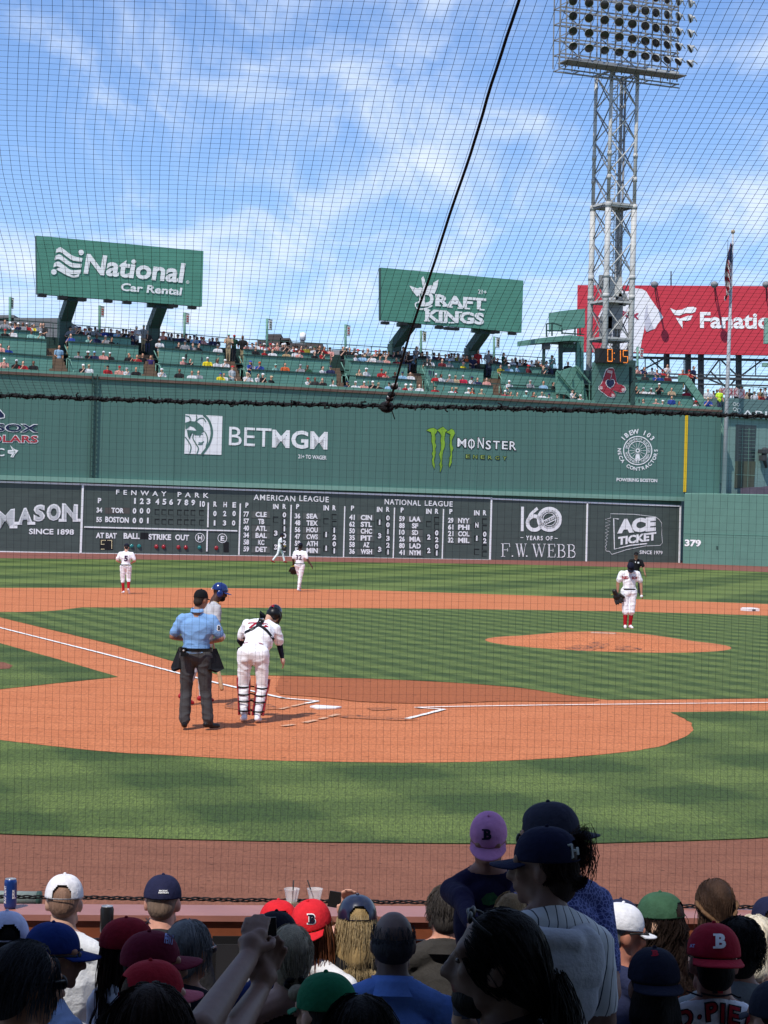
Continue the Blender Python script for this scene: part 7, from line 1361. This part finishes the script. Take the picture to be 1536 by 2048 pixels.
for s_ in (-1, 1):
    for q in (0, 1.6): mb.tube([p['c'] + p['M'] @ Vector((s_ * (.088 * math.cos(a) + .012 * math.sin(a * 9 + q)) * .98, -.03 - .088 * math.sin(a) + .008 * math.cos(a * 9 + q), .01 - .055 * a + .010 * math.sin(a * 9 + q))) for a in np.linspace(.0, 1.55, 26)], .010, 6)
mb.build('braid', hairm((104, 78, 56)), p['t'])
p = fan('spectator in a navy cap at the right edge of the front row', 1541, 1794, 9.3, 0, 0, 4, shirt=(60, 64, 90)); fcap(p, (30, 34, 62)); fshell(p, HDB)
p = fan('spectator in a navy cap behind the man in the white cap at the right', 1241, 1799, 9.0, 10, 0, 4, shirt=(180, 180, 190)); fcap(p, (40, 44, 70)); fshell(p, HBL, .2)
p = fan('woman in an olive green cap with long curly hair and bare shoulders', 1318, 1785, 8.75, 38, 22, 4, neckline='tank', shirt=(176, 26, 34), sk=skin((222, 178, 152)), wide=.98); fshell(p, HDB, .2, full=1.02); strands('hair_strands', p['t'], p['c'], p['M'], HDB, 620, .36, .0017, az=(60, 300), el=(-32, 15), curl=.014, cf=46, seed=9, drift=.10, seg=13); fcap(p, (52, 84, 62), m=cloth((56, 88, 66), var=.2, scale=16))
p = fan('white haired woman with bare shoulders at the right edge', 1510, 1828, 8.6, -6, 0, 4, neckline='tank', shirt=(40, 44, 66), sk=skin((214, 156, 134)), capt=.13); fshell(p, HWT, .10, full=1.05); strands('hair_strands', p['t'], p['c'], p['M'], HWT, 620, .15, .0018, az=(20, 340), el=(-25, 90), wave=.007, cf=40, seed=10, drift=.12, lift=.2)
mb = MB(); mb.tube([p['c'] + p['M'] @ Vector((s_, -.1, -.06)) for s_ in (-.05, -.02, .02, .05)], .004, 5); mb.build('eyeglass_strap', cmat('teal_bead', (40, 120, 130), rough=.4), p['t'])
p = fan('elderly man in a white cap looking right beside the patterned shirt', 1245, 1807, 8.5, -40, -28, 8, shirt=(40, 46, 74), sk=skin((170, 112, 92))); fshell(p, HGY, full=.985); fcap(p, (226, 226, 232), opening=False); shades(p)
# --- shaded rows
p = fan('man in a dark navy cap in front of the plain red cap', 553, 1823, 7.9, 6, 0, 4, shirt=(36, 52, 110)); fshell(p, HBK, .05); fcap(p, (20, 22, 34), opening=False)
p = fan('spectator in a pale lavender cap with a strap opening at the far left', 14, 1823, 7.8, 16, 0, 4, shirt=(40, 42, 50)); fshell(p, HBK, .12); fcap(p, (196, 200, 228))
p = fan('man in a blue cap and sunglasses looking right in a light blue shirt', 112, 1846, 7.7, -52, -34, 2, shirt=(150, 170, 208), sk=SKM); fshell(p, HDB, full=.985); fcap(p, (28, 50, 112), opening=False, brim_len=.085); shades(p); 
p = fan('man with swept dark greying hair, sunglasses and teal shirt at the lower left', 55, 1880, 5.7, -18, -38, 4, shirt=(60, 134, 138), sk=SKM, capt=.128); fshell(p, hairm((40, 40, 44)), full=1.04, low=-.04); strands('hair_strands', p['t'], p['c'], p['M'], hairm((64, 66, 72)), 900, .10, .0014, az=(0, 360), el=(-25, 90), comb=(0, -1, -.2), seed=11, drift=.08, lift=.12, seg=6); shades(p)
p = fan('woman in a dark red cap with long dark hair and a white shirt', 262, 1836, 7.8, -58, -20, -2, shirt=(200, 206, 220), sk=SKL); fshell(p, HDB, .28); strands('hair_strands', p['t'], p['c'], p['M'], HDB, 420, .44, .0018, az=(60, 300), el=(-30, 10), seed=12, seg=9); fcap(p, (134, 26, 40), opening=False); pxdecal(p, p['cap'], 'X', 290, 1836, 302, 1848, 7.7, cmat('thread', (190, 190, 190)), .02)
p = fan('man in a maroon cap with a pale patch looking right', 310, 1862, 7.1, -55, -14, -4, roll=3, shirt=(24, 24, 26), sk=SKM); fshell(p, HBK, full=.985); fcap(p, (98, 22, 44), opening=False, brim_len=.085); pxdecal(p, p['cap'], 'FEWT', 328, 1866, 346, 1886, 7.0, cmat('thread', (150, 160, 210)), .05, rot=4)
p = fan('grey haired man with glasses in a dark shirt', 380, 1838, 7.8, -22, -10, 4, shirt=(30, 32, 42), sk=SKM, capt=.128); fshell(p, HGY, full=1.02, low=-.045); strands('hair_strands', p['t'], p['c'], p['M'], HGY, 760, .085, .0015, az=(20, 340), el=(-30, 90), seed=13, lift=.06, seg=6); shades(p, cmat('wire', (120, 120, 124), rough=.3), 'glasses')
p = fan('woman in a faded red cap with a pink brim and long brown hair', 312, 1921, 6.4, -48, -14, -2, shirt=(50, 40, 44), sk=SKL); fshell(p, HBR, .25); strands('hair_strands', p['t'], p['c'], p['M'], HDB, 380, .40, .0018, az=(60, 300), el=(-30, 10), seed=14); fcap(p, (150, 30, 44), brim=cloth((168, 84, 100)))
E1, W1 = at(400, 2060, 5.0), at(497, 1915, 5.55); E2, W2 = at(452, 2090, 5.1), at(519, 1982, 5.6)
p = fan('person with parted dark hair at the bottom left raising a phone with both hands', 303, 1966, 4.9, -12, 0, 8, shirt=(70, 74, 88), sk=skin((118, 90, 78)), capt=.128, voxel=.0062, arms=dict(L=(E1, W1, at(514, 1838, 5.65) - W1, Vector((1, 0, 0)), .25), R=(E2, W2, at(540, 1915, 5.65) - W2, Vector((-.6, 0, .8)), .45))); fshell(p, HDB, .22, full=1.05); strands('hair_strands', p['t'], p['c'], p['M'], HDB, 900, .34, .0015, az=(15, 345), el=(-20, 90), seed=15, comb=None, drift=.02)
mb = MB(); mb.box(at(529, 1888, 5.74), (.074, .010, .155), (Matrix.Rotation(rad(-4), 3, 'Y') @ Vector((1, 0, 0)), Vector((0, 1, 0)), Matrix.Rotation(rad(-4), 3, 'Y') @ ZV)); tag(mb.build('smartphone', m_black), 'dark phone held upright in raised hands left of the blonde bun', 'phone')
HGB = hairm((150, 140, 118))
p = fan('woman with ash blonde hair in a low bun and a black sleeveless top', 582, 1847, 7.6, 2, 4, 3, neckline='tank', shirt=(22, 22, 24), sk=skin((176, 140, 124)), capt=.128); fshell(p, HGB, full=1.04, low=-.045); strands('hair_strands', p['t'], p['c'], p['M'], HGB, 900, .17, .0014, az=(15, 345), el=(-25, 90), seed=16, gather=(.015, -.125, -.085), seg=7)
mb = MB(); g_ = lambda x, y, z: p['c'] + p['M'] @ Vector((x, y, z)); mb.ell(g_(.022, -.135, -.115), (.036, .03, .034)); bn = mb.build('hair_bun', HGB, p['t']); mb = MB(); mb.tube([g_(.018 + .034 * math.cos(a) + .004 * math.sin(a * 7), -.118 + .01 * math.sin(a * 5), -.082 + .018 * math.sin(a)) for a in np.linspace(0, 6.283, 40)], .011, 6); mb.build('hair_tie', cloth((18, 18, 20)), p['t'])
p = fan('balding man in a bright blue collared shirt seen from behind', 788, 1819, 7.5, 0, 0, 3, shirt=(104, 142, 216), sk=skin((112, 92, 84)), wide=1.10, capt=.127, jaw=1.05); f = Fig(); g_ = lambda x, y, z: p['c'] + p['M'] @ Vector((x, y, z))
f.e(g_(0, -.030, -.012), (.084, .092, .072), 0, p['M']); f.build('hair', [hairm((54, 54, 58))], None, p['t'], .010, 2); collar(p, cloth((104, 142, 216)), .065, .08); strands('hair_strands', p['t'], p['c'], p['M'], hairm((70, 70, 74)), 420, .03, .0011, az=(60, 300), el=(-40, 30), seed=17, seg=4)
p = fan('spectator in a kelly green cap at the bottom centre', 652, 1946, 6.1, 24, 8, 6, shirt=(40, 42, 46)); fshell(p, HBK, .08); fcap(p, (18, 98, 66), opening=False)
p = fan('person with dark parted hair at the bottom right of the green cap', 722, 1988, 5.1, 0, 0, 6, shirt=(40, 40, 44), capt=.128); fshell(p, HBK, .24, full=1.05); strands('hair_strands', p['t'], p['c'], p['M'], HBK, 900, .34, .0015, az=(10, 350), el=(-20, 90), seed=18)
p = fan('bearded person with long black tied hair and sunglasses on the head, looking left', 992, 1814, 4.55, 52, 30, -2, shirt=(20, 22, 32), sk=skin((96, 74, 64)), capt=.128, wide=1.06, jaw=1.12, lips=3, mats=(skin((96, 56, 52)),)); fshell(p, HBK, full=1.06, low=-.045); strands('hair_strands', p['t'], p['c'], p['M'], HBK, 1500, .19, .0013, az=(30, 330), el=(-22, 90), comb=(0, -1, -.25), seed=19, gather=(0, -.150, -.095), seg=8)
strands('ponytail', p['t'], p['c'] + p['M'] @ Vector((0, -.06, -.085)), p['M'], HBK, 420, .36, .0017, az=(130, 230), el=(-40, 30), curl=.008, cf=24, drift=.10, seed=20); shades(p, None, 'sunglasses', .02, .075)
f = Fig(); g_ = lambda x, y, z: p['c'] + p['M'] @ Vector((x, y, z)); f.e(g_(0, .040, -.088), (.066, .058, .046), 0, p['M']); f.e(g_(0, .02, -.075), (.070, .05, .05), 0, p['M']); f.build('beard', [HBK], None, p['t'], .008, 2); collar(p, cmat('cloth', (150, 142, 134), rough=.9), .04, .085, -.1, 'shirt_collar')
mb = MB(); [mb.ell(g_(.034 * s_, .079, .004), (.010, .009, .007)) for s_ in (-1, 1)]; mb.build('eyes', cmat('eye', (60, 52, 48), rough=.15), p['t'])
# --- the standing family
def pattern(name, a_, b_, scale, lo, hi):
    m = bpy.data.materials.new(name); m.use_nodes = True; t = m.node_tree; b = t.nodes['Principled BSDF']; b.inputs['Roughness'].default_value = .85; tc = N(t, 'ShaderNodeTexCoord'); v = N(t, 'ShaderNodeTexVoronoi', Scale=scale); v.feature = 'DISTANCE_TO_EDGE'; t.links.new(tc.outputs['Object'], v.inputs['Vector']); r = N(t, 'ShaderNodeMapRange'); r.inputs[1].default_value = lo; r.inputs[2].default_value = hi; t.links.new(v.outputs[0], r.inputs[0]); mx = N(t, 'ShaderNodeMix', data_type='RGBA'); t.links.new(r.outputs[0], mx.inputs[0]); mx.inputs[6].default_value = (*lin(b_), 1); mx.inputs[7].default_value = (*lin(a_), 1); t.links.new(mx.outputs[2], b.inputs['Base Color']); return m
def stripes(name, a_, b_, n, wd):
    m = bpy.data.materials.new(name); m.use_nodes = True; t = m.node_tree; b = t.nodes['Principled BSDF']; b.inputs['Roughness'].default_value = .85; tc = N(t, 'ShaderNodeTexCoord'); s_ = N(t, 'ShaderNodeSeparateXYZ'); t.links.new(tc.outputs['Object'], s_.inputs[0]); ad = N(t, 'ShaderNodeMath', operation='MULTIPLY_ADD'); t.links.new(s_.outputs[1], ad.inputs[0]); ad.inputs[1].default_value = .8; t.links.new(s_.outputs[0], ad.inputs[2]); mu = N(t, 'ShaderNodeMath', operation='MULTIPLY'); t.links.new(ad.outputs[0], mu.inputs[0]); mu.inputs[1].default_value = n; fr = N(t, 'ShaderNodeMath', operation='FRACT'); t.links.new(mu.outputs[0], fr.inputs[0]); lt_ = N(t, 'ShaderNodeMath', operation='LESS_THAN'); t.links.new(fr.outputs[0], lt_.inputs[0]); lt_.inputs[1].default_value = wd; mx = N(t, 'ShaderNodeMix', data_type='RGBA'); t.links.new(lt_.outputs[0], mx.inputs[0]); mx.inputs[6].default_value = (*lin(a_), 1); mx.inputs[7].default_value = (*lin(b_), 1); t.links.new(mx.outputs[2], b.inputs['Base Color']); return m
m_pat = pattern('leaf_print', (38, 50, 110), (104, 116, 176), 62, .06, .11)
p = fan('man in a backwards grey navy cap, sunglasses and navy leaf print shirt holding a child', 1097, 1605, 7.1, 40, 34, 6, shirt_m=m_pat, sk=skin((158, 118, 100)), stand=True, wide=1.22, lean=-.10, arms=dict(R=(at(1218, 1985, 6.95), at(1130, 2030, 6.7)), L=(at(1025, 1905, 7.4), at(1000, 1850, 7.5)))); fshell(p, HDB, full=.985); fcap(p, (52, 54, 70), back=True, opening=True); shades(p)
p = fan('small child in a lilac cap lettered B facing the stands', 978, 1627, 7.5, 176, 0, 26, k=.80, shirt=(34, 30, 60), sk=skin((150, 108, 92)), wide=.92, sleeve=2, stand=True, arms=dict(L=(at(1042, 1790, 7.35), at(1020, 1840, 7.2)), R=(at(925, 1800, 7.4), at(945, 1850, 7.2)))); fshell(p, HBR); fcap(p, (204, 140, 188), opening=False, pitch=0, m=cloth((206, 142, 190), var=.12, scale=18))
pxdecal(p, p['cap'], serifB(), 967, 1658, 983, 1680, 7.3, m_nvc, off=.0025)
pxdecal(p, [p['B']], ([(.1, .1), (.45, 0), (.9, .2), (1, .6), (.7, 1), (.3, .9), (0, .5)], [(0, 1, 2, 3, 4, 5, 6)]), 962, 1784, 998, 1812, 7.2, cmat('print', (48, 100, 52), rough=.8, var=.5, scale=30), off=.004, name='shirt_print', parent=p['t'])
p = fan('baby with short sandy hair seen from behind below the child', 1023, 1783, 6.7, 0, 0, 4, k=.70, shirt=(90, 92, 104), sk=skin((186, 150, 124)), capt=.126, stand=True); f = Fig(); g_ = lambda x, y, z: p['c'] + p['M'] @ (Vector((x, y, z)) * p['k']); f.e(g_(0, -.016, .022), (.057, .072, .070), 0, p['M']); f.build('hair', [hairm((150, 124, 92))], None, p['t'], .007, 2); strands('hair_strands', p['t'], p['c'], p['M'], hairm((160, 134, 100)), 500, .03, .0010, az=(30, 330), el=(-30, 90), seed=22, k=.70, lift=.1, seg=4)
m_pin = stripes('pinstripe_grey', (206, 211, 216), (60, 64, 76), 26, .12)
p = fan('woman in a navy cap and pinstriped grey jersey with a claw clip looking left', 1088, 1654, 6.4, 18, 52, 2, shirt_m=m_pin, sk=skin((120, 92, 80)), stand=True, wide=.98, arms=dict(L=(at(1040, 1960, 6.3), at(990, 1990, 6.2)))); fshell(p, HDB, full=1.0, low=-.05); fcap(p, (22, 27, 54), opening=True, brim_len=.085)
strands('hair_strands', p['t'], p['c'], p['M'], HDB, 420, .13, .0015, az=(90, 270), el=(-35, 5), gather=(0, -.135, -.02), seed=23, seg=7); c_ = at(1148, 1700, 6.45)
f = Fig(); f.e(at(1135, 1690, 6.45), (.035, .04, .04), 0); f.e(at(1155, 1715, 6.5), (.03, .035, .04), 0); f.build('hair_twist', [HDB], None, p['t'], .009, 2)
mb = MB(); rg = random.Random(5)
for i in range(120): a0 = at(1150 + rg.uniform(-14, 10), 1690 + rg.uniform(-18, 22), 6.45); q1 = Vector((rg.uniform(.02, .055), rg.uniform(-.02, .03), rg.uniform(-.01, .05))); q2 = q1 + Vector((rg.uniform(-.01, .025), 0, rg.uniform(-.09, -.02))); mb.tube([a0, a0 + q1 * .6 + ZV * .012, a0 + q1, a0 + q2, a0 + q2 + Vector((rg.uniform(-.02, .0), 0, -.03))], .0012, 3, cap=False)
mb.build('loose_hair', HDB, p['t'])
mb = MB(); o_ = at(1137, 1704, 6.33); u_, v_ = Matrix.Rotation(rad(-8), 3, 'Y') @ Vector((1, 0, 0)), Matrix.Rotation(rad(-8), 3, 'Y') @ ZV; q = lambda x, z: o_ + u_ * x + v_ * z
for a, b in [((-.012, -.020), (-.012, .024)), ((.012, -.020), (.012, .024)), ((-.012, .022), (.014, .022)), ((-.012, -.019), (.012, -.019)), ((.012, .004), (.032, .002)), ((.030, -.012), (.030, .012))]: mb.beam(q(*a), q(*b), .0065)
mb.build('claw_clip', cmat('clip', (206, 214, 214), rough=.4), p['t'])
f = Fig(); g_ = p['g']; P_ = [g_(-.12, .05, -.20), g_(-.125, -.06, -.225), g_(-.05, -.14, -.245), g_(.05, -.15, -.26), g_(.125, -.07, -.24), g_(.12, .05, -.22)]; f.chain(P_, [.022, .032, .040, .042, .034, .022], 0); f.e(g_(.03, -.150, -.34), (.125, .045, .10), 0, p['b3']); f.e(g_(.10, -.135, -.33), (.07, .05, .12), 0, p['b3']); f.e(g_(.06, -.15, -.44), (.085, .035, .09), 0, p['b3']); f.build('hood', [cloth((178, 182, 190))], None, p['t'], .009, 3, .004, (0,))
# --- right hand shaded group
p = fan('spectator in a red cap lettered B and a white jersey with red letters', 1428, 1849, 6.9, 2, 0, 2, shirt_m=cloth((226, 230, 242), var=.04), sk=skin((150, 104, 88)), wide=1.12); fshell(p, HBK, full=.985); fcap(p, (150, 26, 46), back=True, opening=False, pitch=4, fit=1.04)
pxdecal(p, p['cap'], serifB(), 1431, 1867, 1452, 1897, 6.8, m_jw, off=.003); pxdecal(p, p['cap'], 'AT', 1379, 1888, 1390, 1895, 6.8, cmat('thread', (150, 160, 210)), .04)
for ch, x0, y0, x1, y1, r_ in [('D', 1360, 2028, 1390, 2062, -16), ('.', 1398, 2034, 1404, 2040, -6), ('P', 1413, 2007, 1437, 2044, -5), ('I', 1441, 2006, 1449, 2046, 2), ('E', 1455, 2009, 1478, 2048, 6), ('R', 1488, 2020, 1514, 2060, 14)]:
    pxdecal(p, [p['B']], ch, x0 - 2, y0 - 2, x1 + 2, y1 + 2, 6.75, m_nvc, .07, .004, 'letter_outline', r_, p['t']); pxdecal(p, [p['B']], ch, x0 + 1, y0 + 1, x1 - 1, y1 - 1, 6.75, m_num, .02, .008, 'letter', r_, p['t'])
pxdecal(p, [p['B']], ([(0, 0), (.5, 0), (.5, 1), (0, 1)], [(0, 1, 2, 3)]), 1425, 1976, 1446, 1987, 6.8, m_nvc, off=.004, name='neck_badge', parent=p['t']); pxdecal(p, [p['B']], ([(.5, 0), (1, 0), (1, 1), (.5, 1)], [(0, 1, 2, 3)]), 1425, 1976, 1446, 1987, 6.8, m_num, off=.004, name='neck_badge', parent=p['t'])
mb = MB(); strap(mb, [at(1372, 1982, 6.75), at(1400, 1992, 6.75), at(1440, 1997, 6.75), at(1482, 1995, 6.75)], .006, p['B'], (0, 1, -.1), .004); mb.build('collar_piping', m_nvc, p['t'])
p = fan('man with curly black hair in a grey shirt behind the white lettered jersey', 1480, 1832, 7.6, -8, 0, 5, shirt=(120, 126, 128), sk=skin((140, 98, 80)), wide=1.08, capt=.128); fshell(p, HBK, full=1.04, low=-.045); strands('hair_strands', p['t'], p['c'], p['M'], HBK, 900, .075, .0017, az=(0, 360), el=(-28, 90), curl=.011, cf=110, seed=25, lift=.6, drift=.2, seg=9)
p = fan('woman in a backwards navy cap with a dark braid and a red strap top', 1308, 1896, 6.8, 4, 0, 2, neckline='tank', shirt=(150, 24, 34), sk=skin((120, 88, 76))); fshell(p, HBK, .10, full=1.02); fcap(p, (24, 28, 46), back=True, opening=False, brim=False); pxdecal(p, p['cap'], serifB(), 1305, 1900, 1317, 1912, 6.7, m_num, off=.003)
mb = MB()
for q in (0, 2.1, 4.2): mb.tube([p['c'] + p['M'] @ Vector((.012 * math.sin(s_ * 60 + q), -.10 - .02 * math.sin(s_ * 9) + .008 * math.cos(s_ * 60 + q) - .1 * max(0, s_ - .14), -.02 - s_)) for s_ in np.linspace(0, .26, 30)], .013, 6)
mb.build('braid', HBK, p['t'])
p = fan('spectator in a dark cap cut off by the lower right edge', 1556, 1962, 6.2, 10, 10, 4, shirt=(44, 46, 52)); fshell(p, HBK); fcap(p, (34, 40, 54), opening=False)
